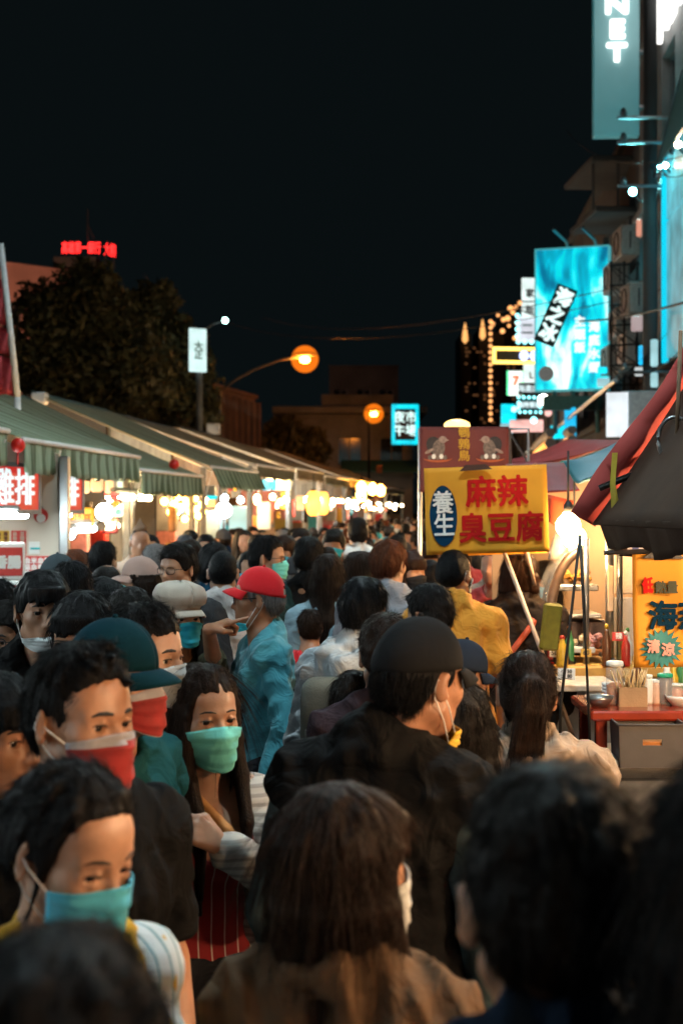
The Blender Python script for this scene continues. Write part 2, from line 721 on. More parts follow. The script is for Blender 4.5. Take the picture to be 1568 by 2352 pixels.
def mask_mesh(nu=23, nv=17, drop=0.0, puff=0.0035, seed=0):
    global HULL
    HULL = HULL or hull_prims()
    U, V = np.meshgrid(np.linspace(-1, 1, nu), np.linspace(0, 1, nv))
    th = U * math.radians(74)
    zt = -.006 - .020 * np.abs(U) ** 1.3
    zb = -.116 + .040 * np.abs(U) ** 1.6
    Z = zt + (zb - zt) * V
    rr = np.linspace(.15, .03, 90)
    x = np.sin(th)[..., None] * rr
    y = -.02 - np.cos(th)[..., None] * rr
    z = np.broadcast_to(Z[..., None], x.shape)
    d = evalp(HULL, np.stack([x, y, z], -1))
    hit = np.argmax(d < puff, axis=2)
    r = rr[np.maximum(hit, 1)]
    r = np.where(hit == 0, .05, r)
    for _ in range(4):                       # cloth is taut: no dents deeper than its neighbours
        q = np.pad(r, 1, mode='edge')
        a = (q[1:-1, :-2] + q[1:-1, 2:] + q[:-2, 1:-1] + q[2:, 1:-1]) / 4
        r = np.maximum(a * .96 + r * .04, r * .5 + a * .5)
    g = np.random.default_rng(seed)
    ph = g.uniform(0, 6)
    pl = ((V * 3.6 + .05 * np.sin(U * 2 + ph)) % 1.0)
    r = r + .0058 * (pl - .5) * (1 - U ** 4) + .0012 * np.sin(U * 9 + V * 5 + ph)
    P = np.stack([np.sin(th) * r, -.02 - np.cos(th) * r, Z - drop], -1)
    return P


def hair_mesh(style, seed, fh, wide=1.0):
    """hair in head space (y = -f); returns verts, faces"""
    rs = np.random.default_rng(seed)
    st = {
        'short': (.007, .010, .022, [(-.12, -.088), (-.06, -.07), (-.036, -.03), (-.026, .014), (.010, .014), (.014, -.018), (.030, -.012), (.042, .03), (.062, .058), (.09, .072)], .0028, 26),
        'buzz': (.0035, .005, .009, [(-.12, -.080), (-.06, -.062), (-.036, -.025), (-.026, .014), (.010, .014), (.014, -.008), (.030, .0), (.042, .04), (.062, .066), (.09, .078)], .0010, 60),
        'fade': (.004, .007, .026, [(-.12, -.070), (-.06, -.052), (-.036, -.015), (-.026, .016), (.010, .016), (.014, -.004), (.030, .0), (.042, .045), (.056, .070), (.074, .084), (.10, .090)], .0022, 34),
        'fringe': (.014, .016, .026, [(-.12, -.092), (-.06, -.08), (-.036, -.05), (-.026, -.02), (.010, -.015), (.03, -.02), (.05, .0), (.07, .028), (.10, .030)], .004, 20),
        'bowl': (.015, .018, .026, [(-.12, -.075), (-.06, -.065), (-.036, -.03), (-.026, .0), (.010, .0), (.03, .0), (.05, .02), (.07, .042), (.10, .044)], .0022, 30),
        'fluffy': (.016, .018, .034, [(-.12, -.085), (-.06, -.07), (-.036, -.03), (-.026, .01), (.010, .01), (.014, -.01), (.030, -.002), (.05, .03), (.07, .055), (.10, .06)], .007, 13),
        'curly': (.016, .020, .034, [(-.12, -.075), (-.06, -.06), (-.036, -.02), (-.026, .014), (.010, .014), (.014, -.01), (.030, -.002), (.05, .035), (.07, .058), (.10, .062)], .004, 17),
        'afro': (.034, .036, .044, [(-.12, -.10), (-.06, -.10), (-.036, -.08), (-.026, -.05), (.010, -.04), (.03, -.03), (.05, .02), (.07, .05), (.10, .055)], .006, 15),
        'bob': (.019, .022, .024, [(-.12, -.120), (-.02, -.115), (.02, -.10), (.040, -.06), (.052, .0), (.07, .040), (.10, .045)], .0034, 24),
        'long': (.013, .016, .018, [(-.12, -.16), (-.02, -.16), (.02, -.14), (.036, -.05), (.052, .03), (.07, .066), (.10, .078)], .003, 24),
        'bangs': (.014, .018, .022, [(-.12, -.16), (-.02, -.16), (.02, -.14), (.036, -.05), (.052, .0), (.07, .020), (.10, .022)], .003, 28),
        'pony': (.005, .008, .012, [(-.12, -.055), (-.06, -.055), (-.036, -.03), (-.026, .006), (.010, .008), (.016, .0), (.036, .02), (.052, .05), (.07, .068), (.10, .08)], .0016, 34),
        'bald': (.004, .006, .000, [(-.12, -.075), (-.06, -.06), (-.036, -.02), (-.026, .014), (.010, .014), (.03, .05), (.09, .2)], .0012, 40),
        'updo': (.007, .014, .014, [(-.12, -.075), (-.06, -.065), (-.036, -.03), (-.026, .0), (.010, .0), (.018, -.03), (.026, -.01), (.040, .04), (.056, .074), (.075, .092), (.10, .10)], .0022, 26),
    }[style]
    ts, tb, tt, line, amp, nf = st
    if style in ('fringe', 'bowl', 'bob', 'long', 'bangs', 'fluffy', 'curly', 'afro'):
        ts, tb, tt = ts * .68, tb * .68, tt * .78
    long_ = style in ('long', 'bangs')
    zlo = {'long': -.48, 'bangs': -.48, 'pony': -.36, 'bob': -.15}.get(style, -.125)
    yhi = .22 if style == 'pony' else .17
    if long_:
        axz = axis(zlo, .18, fh * 1.9, [(-.12, .17)], fh)
    else:
        axz = axis(zlo, .18, fh)
    F = Field([axis(-.145, .145, fh), axis(-.15, yhi, fh), axz])
    F.put([ell((0, .012, .03), ((.074 + ts) * wide, .094 + tb, .088 + tt), .01),
           ell((0, .045, -.005), ((.062 + ts * .8) * wide, .056 + tb * .8, .06 + tt * .3), .04)])
    if style in ('fringe', 'fluffy', 'curly', 'bangs', 'bowl'):
        F.put([ell((0, -.052, .062), (.062 * wide, .040, .040 + tt * .4), .03)])
    if style in ('short', 'fade'):
        F.put([ell((.01, -.036, .078), (.055 * wide, .036, .034), .03)])
    if style == 'bob':
        F.put([ell((0, .035, -.045), ((.086) * wide, .074, .075), .03)])
    if style == 'afro':
        F.put([ell((0, .03, -.01), (.115, .10, .10), .04)])
    x, y, z = F.grid()
    az = np.arctan2(x, y - .02)
    rho = np.clip(np.sqrt(x * x + (y - .03) ** 2) / .06, 0, 1)
    if style in ('curly', 'afro', 'fluffy'):
        n = wob(x, y, z, seed, 120, 6) * amp + wob(x, y, z, seed + 1, 260, 5) * amp * .5
    else:
        n = amp * rho * (np.sin(az * nf + rs.uniform(0, 6) + 14 * z) * .5 + np.sin(az * nf * 1.73 + rs.uniform(0, 6) - 22 * z) * .35 + np.sin(az * nf * .41 + 30 * z) * .5)
        n = n + amp * .5 * wob(x, y, z, seed, 90, 4)
    F.d += n
    f = -y
    fl = np.array([q[0] for q in line])
    zl = np.array([q[1] for q in line])
    lim = np.interp(f, fl, zl) + .0016 * np.sin(az * 23 + 1) + .004 * wob(x, y, z, seed + 7, 70, 4)
    F.cut((lim - z) * .7, .006)
    if long_ or style == 'bob':
        F.cut(np.maximum(-(y + .026 + np.maximum(z - .0, 0) * 1.2), z - .055 + (0.02 if style != 'bangs' else -.03)) * .0 + np.where((f > .03) & (z < (.05 if style == 'long' else .02)), f - .036, -1), .008)
    L = []
    if long_:
        nl = 30
        span = 128 if style == 'long' else 120
        for i in range(nl):
            a = math.radians(-span + 2 * span * (i + rs.uniform(-.3, .3)) / (nl - 1))
            ln = (-.42 if style == 'long' else -.42) + rs.uniform(-.03, .04)
            sx, cy_ = math.sin(a), math.cos(a)
            j = lambda q: rs.uniform(-q, q)
            pts = [(sx * .074 * wide, cy_ * .086 + .012, .03), (sx * .084 * wide, cy_ * .088 + .014, -.05), (sx * (.088 + j(.006)), cy_ * .080 + .020, -.14),
                   (sx * (.088 + j(.014)), cy_ * .072 + .030 + .022 * max(0, cy_), -.24), (sx * (.080 + j(.02)) + j(.01), cy_ * .060 + .034 + .045 * max(0, cy_), ln)]
            kf_ = max(0.0, min(1.0, (abs(math.degrees(a)) - 92) / 30))
            pts = [(q_[0], q_[1] - kf_ * w_, q_[2]) for q_, w_ in zip(pts, (.0, .006, .040, .105, .135))]
            rr = [.017, .018, .018, .016, .006]
            for q in range(4):
                L.append(cone(pts[q], pts[q + 1], rr[q], rr[q + 1], .012))
    if style == 'pony':
        for i in range(9):
            ox, oy = rs.uniform(-.022, .022), rs.uniform(-.012, .016)
            pts = [(ox * .5, .105, .060), (ox, .150 + oy, .048), (ox * 1.3, .165 + oy, -.02), (ox * 1.6 + .006, .155 + oy * 1.4, -.12), (ox * 1.5 + .016, .135 + oy, -.21), (ox * .9 + .03 + rs.uniform(-.02, .02), .12 + oy, -.29 + rs.uniform(-.03, .03))]
            rr = [.014, .017, .017, .016, .013, .003]
            for q in range(5):
                L.append(cone(pts[q], pts[q + 1], rr[q], rr[q + 1], .010))
    if style == 'updo':
        L.append(ell((0, .105, .0), (.04, .034, .036), .02))
        for s in (-1, 1):
            L.append(cone((s * .070, -.022, .02), (s * .073, -.012, -.075), .007, .003, .01))
    if style == 'bob':
        for i in range(26):
            a = math.radians(-112 + 224 * (i + rs.uniform(-.3, .3)) / 25)
            sx, cy_ = math.sin(a), math.cos(a)
            L.append(cone((sx * .090 * wide, cy_ * .096 + .012, .0), (sx * .092 * wide, cy_ * .085 + .018, -.07), .012, .013, .012))
            L.append(cone((sx * .092 * wide, cy_ * .085 + .018, -.07), (sx * .082 * wide, cy_ * .07 + .018, -.115 + rs.uniform(-.015, .015)), .013, .006, .012))
    if style in ('fringe', 'bangs', 'bowl'):
        for i in range(13):
            u = -1 + 2 * i / 12 + rs.uniform(-.05, .05)
            zb = (.022 if style == 'bangs' else .034) + rs.uniform(-.008, .008)
            L.append(cone((u * .052, -.075 - .02 * (1 - u * u), .075), (u * .060, -.082 - .022 * (1 - u * u), zb), .011, .004, .008))
    if style in ('fluffy', 'curly', 'fade'):
        for i in range(22):
            a = rs.uniform(0, 6.28)
            q = rs.uniform(.2, .95)
            c = np.array((math.sin(a) * .07 * q, math.cos(a) * .085 * q + .01, .03 + (.086 + tt * .55) * math.sqrt(max(0, 1 - q * q * .95))))
            v = np.array((math.sin(a + 1.2) * .03, math.cos(a + 1.2) * .03 - .02, .004 if style != 'fade' else .012))
            L.append(cone(c, c + v, .012, .004, .010))
    nlk = {'buzz': 0, 'bald': 0, 'afro': 0, 'pony': 26, 'updo': 34, 'fade': 60}.get(style, 95)
    rx, ry, rz = (.074 + ts) * wide, .094 + tb, .088 + tt
    for i in range(nlk):
        a = rs.uniform(0, 6.283)
        e0 = math.radians(rs.uniform(8, 84))
        e1 = e0 - math.radians(rs.uniform(28, 58))
        dr = rs.uniform(-.35, .35) * (1.6 if style in ('fluffy', 'curly') else 1)
        pp = []
        for q in range(3):
            e_ = e0 + (e1 - e0) * q / 2
            k_ = 1.0 + (.012 + .02 * rs.random()) * (q == 2) - .03 * (q == 0)
            pp.append(np.array((rx * math.cos(e_) * math.sin(a + dr * q / 2) * k_, ry * math.cos(e_) * math.cos(a + dr * q / 2) * k_ + .012, rz * math.sin(e_) * k_ + .03)))
        if pp[2][2] < np.interp(-pp[2][1], fl, zl) - .006:
            continue
        r0_ = rs.uniform(.0075, .0115)
        L.append(cone(pp[0], pp[1], r0_ * .7, r0_, .004))
        L.append(cone(pp[1], pp[2], r0_, .0028, .004))
    F.put(L)
    return F.mesh()


def ik(S, T, l1, l2, pole):
    S, T, pole = Vector(S), Vector(T), Vector(pole)
    d = T - S
    D = min(max(d.length, 0.05), (l1 + l2) * .995)
    u = d.normalized()
    a = (l1 * l1 - l2 * l2 + D * D) / (2 * D)
    h = math.sqrt(max(0, l1 * l1 - a * a))
    p = (pole - u * pole.dot(u)).normalized()
    return S + u * a + p * h, S + u * D


def hand_prims(W, fwd, nrm, side, pose, g=1.0):
    W, f, n = Vector(W), Vector(fwd).normalized(), Vector(nrm)
    n = (n - f * n.dot(f)).normalized()
    l = f.cross(n) * side
    P = []
    curl = {'relax': (.35, .4, .45, .5), 'point': (.05, 1.35, 1.4, 1.4), 'fist': (1.2, 1.3, 1.35, 1.4), 'hold': (.75, .85, .9, 1.0)}[pose]
    for i in range(4):
        off = (1.5 - i) * .0185
        K = W + f * (.086 - .004 * abs(i - 1)) + l * off
        P.append(cone(W + f * .008 + l * off * .45, K, .0145 * g, .0115 * g, .012))
        ln = (.072, .080, .074, .058)[i]
        a, p = curl[i] * .8, K
        for q, fr in enumerate((.44, .31, .25)):
            d = f * math.cos(a) + n * math.sin(a)
            e = p + d * (ln * fr)
            P.append(cone(p, e, (.0088 - .0008 * q) * g, (.0081 - .0010 * q) * g, .002))
            p = e
            a += curl[i] * .85
    b = W + f * .022 + l * .022
    m = b + (f * .55 + l * .62 + n * .30).normalized() * .042
    e = m + (f * .80 + l * (.15 if pose in ('relax',) else -.35) + n * .45).normalized() * .034
    P.append(cone(b, m, .0150 * g, .0115 * g, .010))
    P.append(cone(m, e, .0110 * g, .0085 * g, .004))
    return P


def hair_strands(ho, style, T, seed, n, m, hat):
    """single hairs that leave the surface, so that outlines fray and highlights break up"""
    me = ho.data
    nv = len(me.vertices)
    co = np.zeros(nv * 3, dtype=np.float32)
    no = np.zeros(nv * 3, dtype=np.float32)
    me.vertices.foreach_get('co', co)
    me.vertex_normals.foreach_get('vector', no)
    P = ((co.reshape(-1, 3) - T.O) @ T.R) / T.hs
    N = no.reshape(-1, 3) @ T.R
    r = np.random.default_rng(seed + 77)
    z_ok = np.ones(nv, bool)
    if hat:
        z_ok = P[:, 2] < .03
    ear = (np.abs(P[:, 0]) > .055) & (P[:, 2] < .03) & (P[:, 2] > -.06) & (P[:, 1] < .045) & (P[:, 1] > -.05)
    if style in ('short', 'fade', 'buzz', 'pony', 'updo', 'fluffy', 'curly'):
        z_ok &= ~ear
    ok = np.flatnonzero(z_ok & (N[:, 2] > -.75))
    if len(ok) < 50:
        return
    k = r.choice(ok, n)
    p, nn = P[k], N[k]
    ctr = np.array((.012, .035, .14))
    d = p - ctr
    d[:, 2] -= .02
    front = (p[:, 1] < -.035) & (p[:, 2] > .045)
    if style in ('fade', 'updo', 'pony', 'short', 'long'):
        d[front] = np.array((0, 1.0, .25)) + (p[front] * np.array((3.0, 0, 0)))
    d[p[:, 2] < .02] = np.array((0, 0, -1.0))
    if style in ('long', 'bangs', 'bob'):
        d = np.where(front[:, None], d, d * .25 + np.array((0, 0, -.10)))
    if style in ('pony', 'updo'):
        up_ = (p[:, 2] > -.02) & (p[:, 1] < .115)
        d[up_] = np.array((0, .125, .05 if style == 'pony' else .0)) - p[up_]
    d -= nn * (d * nn).sum(1, keepdims=True)
    d /= np.maximum(np.linalg.norm(d, axis=1, keepdims=True), 1e-6)
    d += r.normal(size=d.shape) * {'fluffy': .40, 'curly': .55, 'afro': .7, 'buzz': .3}.get(style, {'long': .05, 'bangs': .05, 'bob': .06, 'pony': .06, 'updo': .10, 'bowl': .09, 'fringe': .10, 'short': .13, 'fade': .15}.get(style, .20))
    d /= np.linalg.norm(d, axis=1, keepdims=True)
    ln = {'buzz': .007, 'bald': .010, 'short': .034, 'fade': .028, 'afro': .02, 'curly': .018, 'fluffy': .032, 'long': .12, 'bangs': .11, 'bob': .05, 'bowl': .034, 'fringe': .034, 'pony': .06, 'updo': .03}.get(style, .045)
    ln = ln * (.55 + .9 * r.random(n))
    lift = (.03 + .15 * r.random(n) ** 3) if style not in ('buzz',) else np.full(n, .5)
    if style in ('long', 'bangs', 'bob', 'pony', 'updo'):
        lift *= .28
    if style == 'long':
        ln = np.where(front, ln * .4, ln)
    if style in ('bowl', 'fringe', 'bangs'):
        fr_ = (p[:, 1] < -.03)
        ln = np.where(fr_, ln * .35, ln)
        lift = np.where(fr_, lift * .4, lift)
    t = np.linspace(0, 1, 5)
    Q = p[:, None, :] - nn[:, None, :] * .0015 + d[:, None, :] * (ln[:, None] * t)[:, :, None] + nn[:, None, :] * (lift * ln)[:, None, None] * (t * (1.1 - .35 * t))[None, :, None]
    if style in ('long', 'bangs', 'bob', 'pony', 'fringe', 'bowl'):
        Q[:, :, 2] -= (ln[:, None] * .35 * t[None, :] ** 2)
    Q[:, 1:, :] += r.normal(size=(n, 1, 3)) * .0015 * t[None, 1:, None]
    face = (Q[:, -1, 1] < -.055) & (Q[:, -1, 2] < (.052 if style not in ('fringe', 'bangs', 'bowl') else .026))
    Q = Q[~face]
    n = len(Q)
    c = bpy.data.hair_curves.new('hair_strands')
    c.add_curves([5] * n)
    W = T.many(Q.reshape(-1, 3)).astype(np.float32)
    c.position_data.foreach_set('vector', W.ravel())
    a = c.attributes.new('radius', 'FLOAT', 'POINT')
    a.data.foreach_set('value', np.tile(np.array((.00060, .00058, .0005, .00035, .0001), dtype=np.float32), n))
    c.materials.append(m)
    so = bpy.data.objects.new('hair_strands', c)
    link(so, ho)
    so['kind'] = 'stuff'


class HeadT:
    def __init__(s, O, R, hs):
        s.O, s.R, s.hs = np.array(O, dtype=np.float32), R, hs

    def __call__(s, x, f, z):
        return s.O + s.R @ (np.array((x, -f, z), dtype=np.float32) * s.hs)

    def many(s, P):
        P = np.asarray(P, dtype=np.float32)
        return s.O + (P * s.hs) @ s.R.T


PEOPLE = []


def person(label, px, py, d, yaw, sex='m', hair='short', hcol='black', tone=0, top='tee', tcol=None, hyaw=0.0, pitch=0.0, roll=0.0, mask=None,
           mask_drop=0.0, glasses=False, hat=None, hatm=None, arms=None, trouser=None, seed=None, group=None, hs=1.0, wide=1.0, brow=True, build=1.0,
           zc=None, loc=None, hatpitch=0.0, name='person', lean=0.0, legs=True, detail=1.0, extra=None, hole=False, eye_open=.0052, sleeves=None, mask_top=None, strands=None, shift=0.0):
    if strands is None:
        strands = 0 if d > 9 else int(max(1000, min(4600, 14000 / d)))
    seed = len(PEOPLE) * 13 + 5 if seed is None else seed
    if loc is None:
        p = at(px, py, d)
        H = p.z if zc is None else zc
        loc = (p.x, p.y, 0.0)
    else:
        H = zc
    topoff = {'buzz': .009, 'bald': .0, 'pony': .012, 'fluffy': .038, 'curly': .038, 'afro': .044}.get(hair, .022)
    if hat:
        topoff = .03 if hat == 'cap' else .05
    Hs = H - topoff                                    # skull top
    sc = min(1.07, max(.62, Hs / 1.70))
    hs = hs * (1.0 if sc > .9 else .93) * (.95 if d > 4.2 else 1.0)
    O = np.array((shift, -.015 * sc - math.sin(lean) * .3, Hs - .118 * hs * math.cos(math.radians(pitch) * .5)), dtype=np.float32)
    R = rot(math.radians(hyaw), math.radians(pitch), math.radians(roll))
    T = HeadT(O, R, hs)
    fh = min(.013, max(.0042, d * .0013)) / detail
    fine = d < 6.5
    B = 1.0 if sex == 'm' else .88
    B *= build
    s_ = sc
    zs = O[2] - .205 * (.5 + .5 * sc)                  # shoulder height follows the head
    k = zs / 1.385

    def J(x, f, z):                                    # joints, f forward; body heights scaled to the figure
        return np.array((x * s_, -f * s_ - math.sin(lean) * max(0, z - .95) * .5, z * k), dtype=np.float32)
    sh = {s: J(s * (.168 * B + .008), -.012, 1.368) for s in (-1, 1)}
    l1, l2 = .285 * s_, .255 * s_
    el, wr, ha = {}, {}, {}
    arms = arms or {}
    for s in (-1, 1):
        a = arms.get(s)
        if a:
            tgt = np.array(a['to'], dtype=np.float32)
            e, w = ik(sh[s], tgt, l1, l2, a.get('pole', (s * .6, .4, -1)))
        else:
            q = np.random.default_rng(seed + s).uniform(-.02, .02, 2)
            e = Vector(sh[s]) + Vector((s * .055 * s_, (.03 + q[0]) * s_, -.275 * s_))
            w = e + Vector((-s * .01, (-.085 + q[1]) * s_, -.235 * s_))
        el[s], wr[s] = np.array(e, dtype=np.float32), np.array(w, dtype=np.float32)
    sleeve = {'tee': .8, 'long': 2, 'jacket': 2, 'hoodie': 2, 'vest': 0.12, 'tank': -1, 'shirt': 2, 'polo': .8}[top]

    def torso(g, bust=True):
        P = [cone(J(-.062 * B, 0, 1.27), J(.062 * B, 0, 1.27), .112 * s_ * (B * .3 + .7), .112 * s_ * (B * .3 + .7), .05, grow=g),
             cone(J(-.105 * B, -.012, 1.355), J(.105 * B, -.012, 1.355), .070 * s_, .070 * s_, .06, grow=g),
             cone(J(-.05 * B, .0, 1.10), J(.05 * B, .0, 1.10), .100 * s_ * B, .100 * s_ * B, .08, grow=g),
             cone(J(-.070, -.012, .93), J(.070, -.012, .93), .112 * s_, .112 * s_, .08, grow=g)]
        for s in (-1, 1):
            P.append(cone(J(0, -.024, 1.468), sh[s] + np.array((-s * .03, 0, .008)), .052 * s_, .046 * s_, .05, grow=g))
            P.append(cone(sh[s] + np.array((-s * .02, 0, -.005)), sh[s], .054 * s_ * (B * .5 + .5), .056 * s_ * (B * .5 + .5), .05, grow=g))
        if sex == 'f' and bust:
            for s in (-1, 1):
                P.append(ell(J(s * .070, .088, 1.245), (.064 * s_ + g, .050 * s_ + g, .058 * s_ + g), .04))
        return P
    g0 = -.010
    bare = sleeve < 2 and sleeves is None
    body = torso(g0 if top != 'tank' else -.003, bust=(top != 'tank'))
    for s in (-1, 1):
        ga = 0.0 if bare else -.016
        body.append(cone(sh[s], el[s], .050 * s_ * B, .040 * s_ * B, .03, grow=ga if not .3 < sleeve < 2 else -.009))
        body.append(cone(el[s], wr[s], .040 * s_ * B, .0265 * s_, .015, grow=ga * .6))
        f = Vector(wr[s] - el[s]).normalized()
        a = arms.get(s, {})
        body += hand_prims(wr[s], a.get('fwd', f), a.get('nrm', (-s, 0, 0)), a.get('thumb', 1) * (-s) if 'nrm' in a else -s, a.get('pose', 'relax'), (1.0 if sex == 'm' else .92) * (a.get('g', 1.0)))
    nk = .054 if sex == 'm' else .046
    body.append(cone(T(0, -.018, -.055), J(0, -.030, 1.415), nk * hs, nk * 1.12, .035))
    body.append(cone(T(0, .01, -.075), J(0, .0, 1.40), nk * .8 * hs, nk * .9, .03))
    if legs:
        for s in (-1, 1):
            hp, kn, an = J(s * .088, 0, .90), J(s * .098, .02, .49), J(s * .10, -.02, .085)
            body.append(cone(hp, kn, .078 * s_, .052 * s_, .03))
            body.append(cone(kn, an, .054 * s_, .036 * s_, .02))
            body.append(cone(J(s * .10, -.03, .05), J(s * .112, .13, .036), .034, .030, .03))
    HP = head_prims(T, hs, sex, fine, wide)

    def surf(x_, z_):                                  # how far forward the skin is at (x, z) of the head
        fr = np.linspace(.13, .03, 160)
        dv_ = evalp(HP, np.stack([T(x_, q, z_) for q in fr]))
        i_ = int(np.argmax(dv_ < 0))
        return float(fr[i_])
    eyef = surf(.0325, .0025)
    body += HP
    if fine:
        for s in (-1, 1):
            body.append(ell(T(s * .0325, eyef + .004, .0020), np.array((.0162, .0140, eye_open * 1.2)) * hs, .003, True, R @ rot(s * .30, 0, s * .06)))
    hb = [(O[i] - .125 * hs, O[i] + .125 * hs) for i in range(3)]
    fz = [[hb[i]] for i in range(3)]
    for s in (-1, 1):
        if arms.get(s, {}).get('show'):
            for i in range(3):
                fz[i].append((wr[s][i] - .12, wr[s][i] + .12))
    lo = np.min([p.lo for p in body], 0) - .03
    hi = np.max([p.hi for p in body], 0) + .03
    hi = np.minimum(hi, np.maximum(O + .17, hi))
    coarse = min(.024, max(.010, fh * 2.8))
    F = Field([axis(lo[i], hi[i], coarse if i < 2 else coarse * 1.2, fz[i], fh) for i in range(3)])
    F.put(body)
    F.d[:, :, F.ax[2] < .004] = 1.0
    vs, fs = F.mesh()
    o = mesh_obj(name, vs, fs, skin(tone), None, True)
    o.location = loc
    o.rotation_euler = (0, 0, math.radians(yaw))
    tag(o, label, 'person', group)
    # ---- hair
    hat_ = hat is not None
    if hair != 'none':
        hv, hf = hair_mesh(hair if not (hat_ and hair in ('short', 'fluffy')) else 'buzz', seed, max(.0042, fh * 1.25), wide)
        if hat == 'cap' or hat == 'newsboy':
            pull = hv[:, 2] > .05
            big = hair in ('bob', 'long', 'bangs', 'bowl', 'fringe')
            hv[pull] = hv[pull] * (np.array((.80, .82, .80)) if big else np.array((.91, .91, .80))) + np.array((0, 0, .006))
        ho = mesh_obj('hair', T.many(hv), hf, hairm(hcol), o, True)
        if strands:
            hair_strands(ho, hair, T, seed, strands, hairm(hcol), hat_)
    # ---- eyes and brows
    if fine and abs(((yaw + hyaw + 180) % 360) - 180) < 125:
        for s in (-1, 1):
            m = MB()
            Mr = Matrix.Rotation(math.radians(90), 3, 'X')
            m.lathe([(max(1e-4, .0128 * math.sin(math.pi * i / 8)), .0128 * math.cos(math.pi * i / 8)) for i in range(8, -1, -1)], (0, 0, 0), 12, Mr)
            V = np.array([tuple(v) for v in m.v])
            ctr = np.array((s * .0325, -(eyef - .0128 - .0010), .0022))
            mi = [1 if np.mean(V[list(f), 1]) < -.0098 else 0 for f in m.f]
            mesh_obj('eye', T.many(V + ctr), m.f, None, o, True, [EYE_W, EYE_D], mi)
            if brow:
                bm_ = MB()
                bp_ = [(s * .014, .0262), (s * .026, .0284), (s * .038, .0282), (s * .050, .0232)]
                bm_.tube([T(q[0], surf(*q) - .0006, q[1]) for q in bp_],
                         [.0030, .0048, .0042, .0016] if sex == 'm' else [.0017, .0031, .0028, .0010], 6)
                bm_.build('eyebrow', BROW, o, True)
                ls = MB()
                lp_ = [(s * (.0325 + .0155 * u), .0022 + eye_open * 1.15 * math.sqrt(max(0, 1 - u * u * .96)) + .0012 * u * s * s) for u in (-1, -.6, -.2, .2, .6, 1)]
                ls.tube([T(q[0], surf(*q) + .0004, q[1]) for q in lp_], [.0006, .0012, .0016, .0017, .0014, .0008], 5)
                ls.build('eyelash', BROW, o, True)
    # ---- mask
    if mask is not None:
        P = mask_mesh(drop=mask_drop, seed=seed)
        if mask_drop:
            P[..., 2] = -.078 + (P[..., 2] + .078 + .0) * .45 - .022
            P[..., 1] += .004
        P = T.many(P)
        mm = MB()
        mm.sheet(P, .0016)
        if mask_top is not None:
            R_, C__ = P.shape[:2]
            mm.mi = [1 if (sum(i % (R_ * C__) for i in f) / len(f)) // C__ < 2.5 else 0 for f in mm.f]
            mo = mm.build('face_mask', None, o, True, [mask, mask_top])
        else:
            mo = mm.build('face_mask', mask, o, True)
        if d < 7:
            bd = MB()
            for row in (P[0], P[-1]):
                bd.tube(list(row), .0017, 5)
            bd.build('mask_binding', mask_top or mask, mo, True)
            for s, c in ((-1, 0), (1, -1)):
                lp = MB()
                e = T(s * .079 * wide, -.030, .012)
                e2 = T(s * .074 * wide, -.030, -.028)
                mids = [(np.array(cor) * .5 + ee * .5) + R @ np.array((s * .006, 0, 0)) for cor, ee in ((P[0, c], e), (P[-1, c], e2))]
                lp.tube([P[0, c], mids[0], e, T(s * .078 * wide, -.036, -.008), e2, mids[1], P[-1, c]], .0015, 5)
                lp.build('ear_loop', LOOP, mo, True)
    # ---- spectacles
    if glasses:
        gm = MB()
        ln = MB()
        for s in (-1, 1):
            ring = []
            for i in range(21):
                a = 2 * math.pi * i / 20
                cx, cz = math.cos(a), math.sin(a)
                sx = math.copysign(abs(cx) ** .75, cx) * .025
                sz = math.copysign(abs(cz) ** .75, cz) * .0185
                ring.append(T(s * .034 + sx, .102 - .010 * abs(s * .034 + sx) / .05, -.001 + sz))
            gm.tube(ring, .0017, 5, cap=False)
            ln.add(ring[:-1], [tuple(range(20))])
            gm.tube([T(s * .060, .091, .006), T(s * .078 * wide, .05, .008), T(s * .082 * wide, -.012, .010), T(s * .080 * wide, -.034, -.004)], .0020, 5)
        gm.tube([T(-.009, .101, .002), T(0, .104, .005), T(.009, .101, .002)], .0016, 5)
        go = gm.build('spectacles', RIM, o, True)
        ln.build('lens', lens_mat(), go)
    # ---- hats
    if hat:
        make_hat(o, T, hat, hatm, hatpitch, hair, hole, wide)
    # ---- clothes
    tm = tcol
    loose = {'tee': .012, 'long': .012, 'jacket': .022, 'hoodie': .022, 'vest': .024, 'tank': .004, 'shirt': .014, 'polo': .012}[top]
    G = torso(loose, True)
    hem = {'tee': .84, 'long': .82, 'jacket': .78, 'hoodie': .82, 'vest': .84, 'tank': .95, 'shirt': .8, 'polo': .84}[top] * k
    for s in (-1, 1):
        if sleeve >= 2:
            G.append(cone(sh[s], el[s],   .050 * s_ * B, .042 * s_ * B, .035, grow=loose * .8 + .004))
            G.append(cone(el[s], el[s] + (wr[s] - el[s]) * .90, .042 * s_ * B, .034 * s_, .02, grow=loose * .6 + .005))
        elif sleeve > .3:
            e = sh[s] + (el[s] - sh[s]) * sleeve
            G.append(cone(sh[s], e, .052 * s_ * B, .050 * s_ * B, .035, grow=loose))
    if top == 'hoodie':
        ring = [J(.075, .035, 1.43), J(.105, -.03, 1.452), J(.085, -.10, 1.44), J(0, -.135, 1.40), J(-.085, -.10, 1.44), J(-.105, -.03, 1.452), J(-.075, .035, 1.43)]
        for q in range(6):
            G.append(cone(ring[q], ring[q + 1], .030 + .016 * (1 - abs(q - 2.5) / 2.5), .030 + .016 * (1 - abs(q - 1.5) / 2.5), .03))
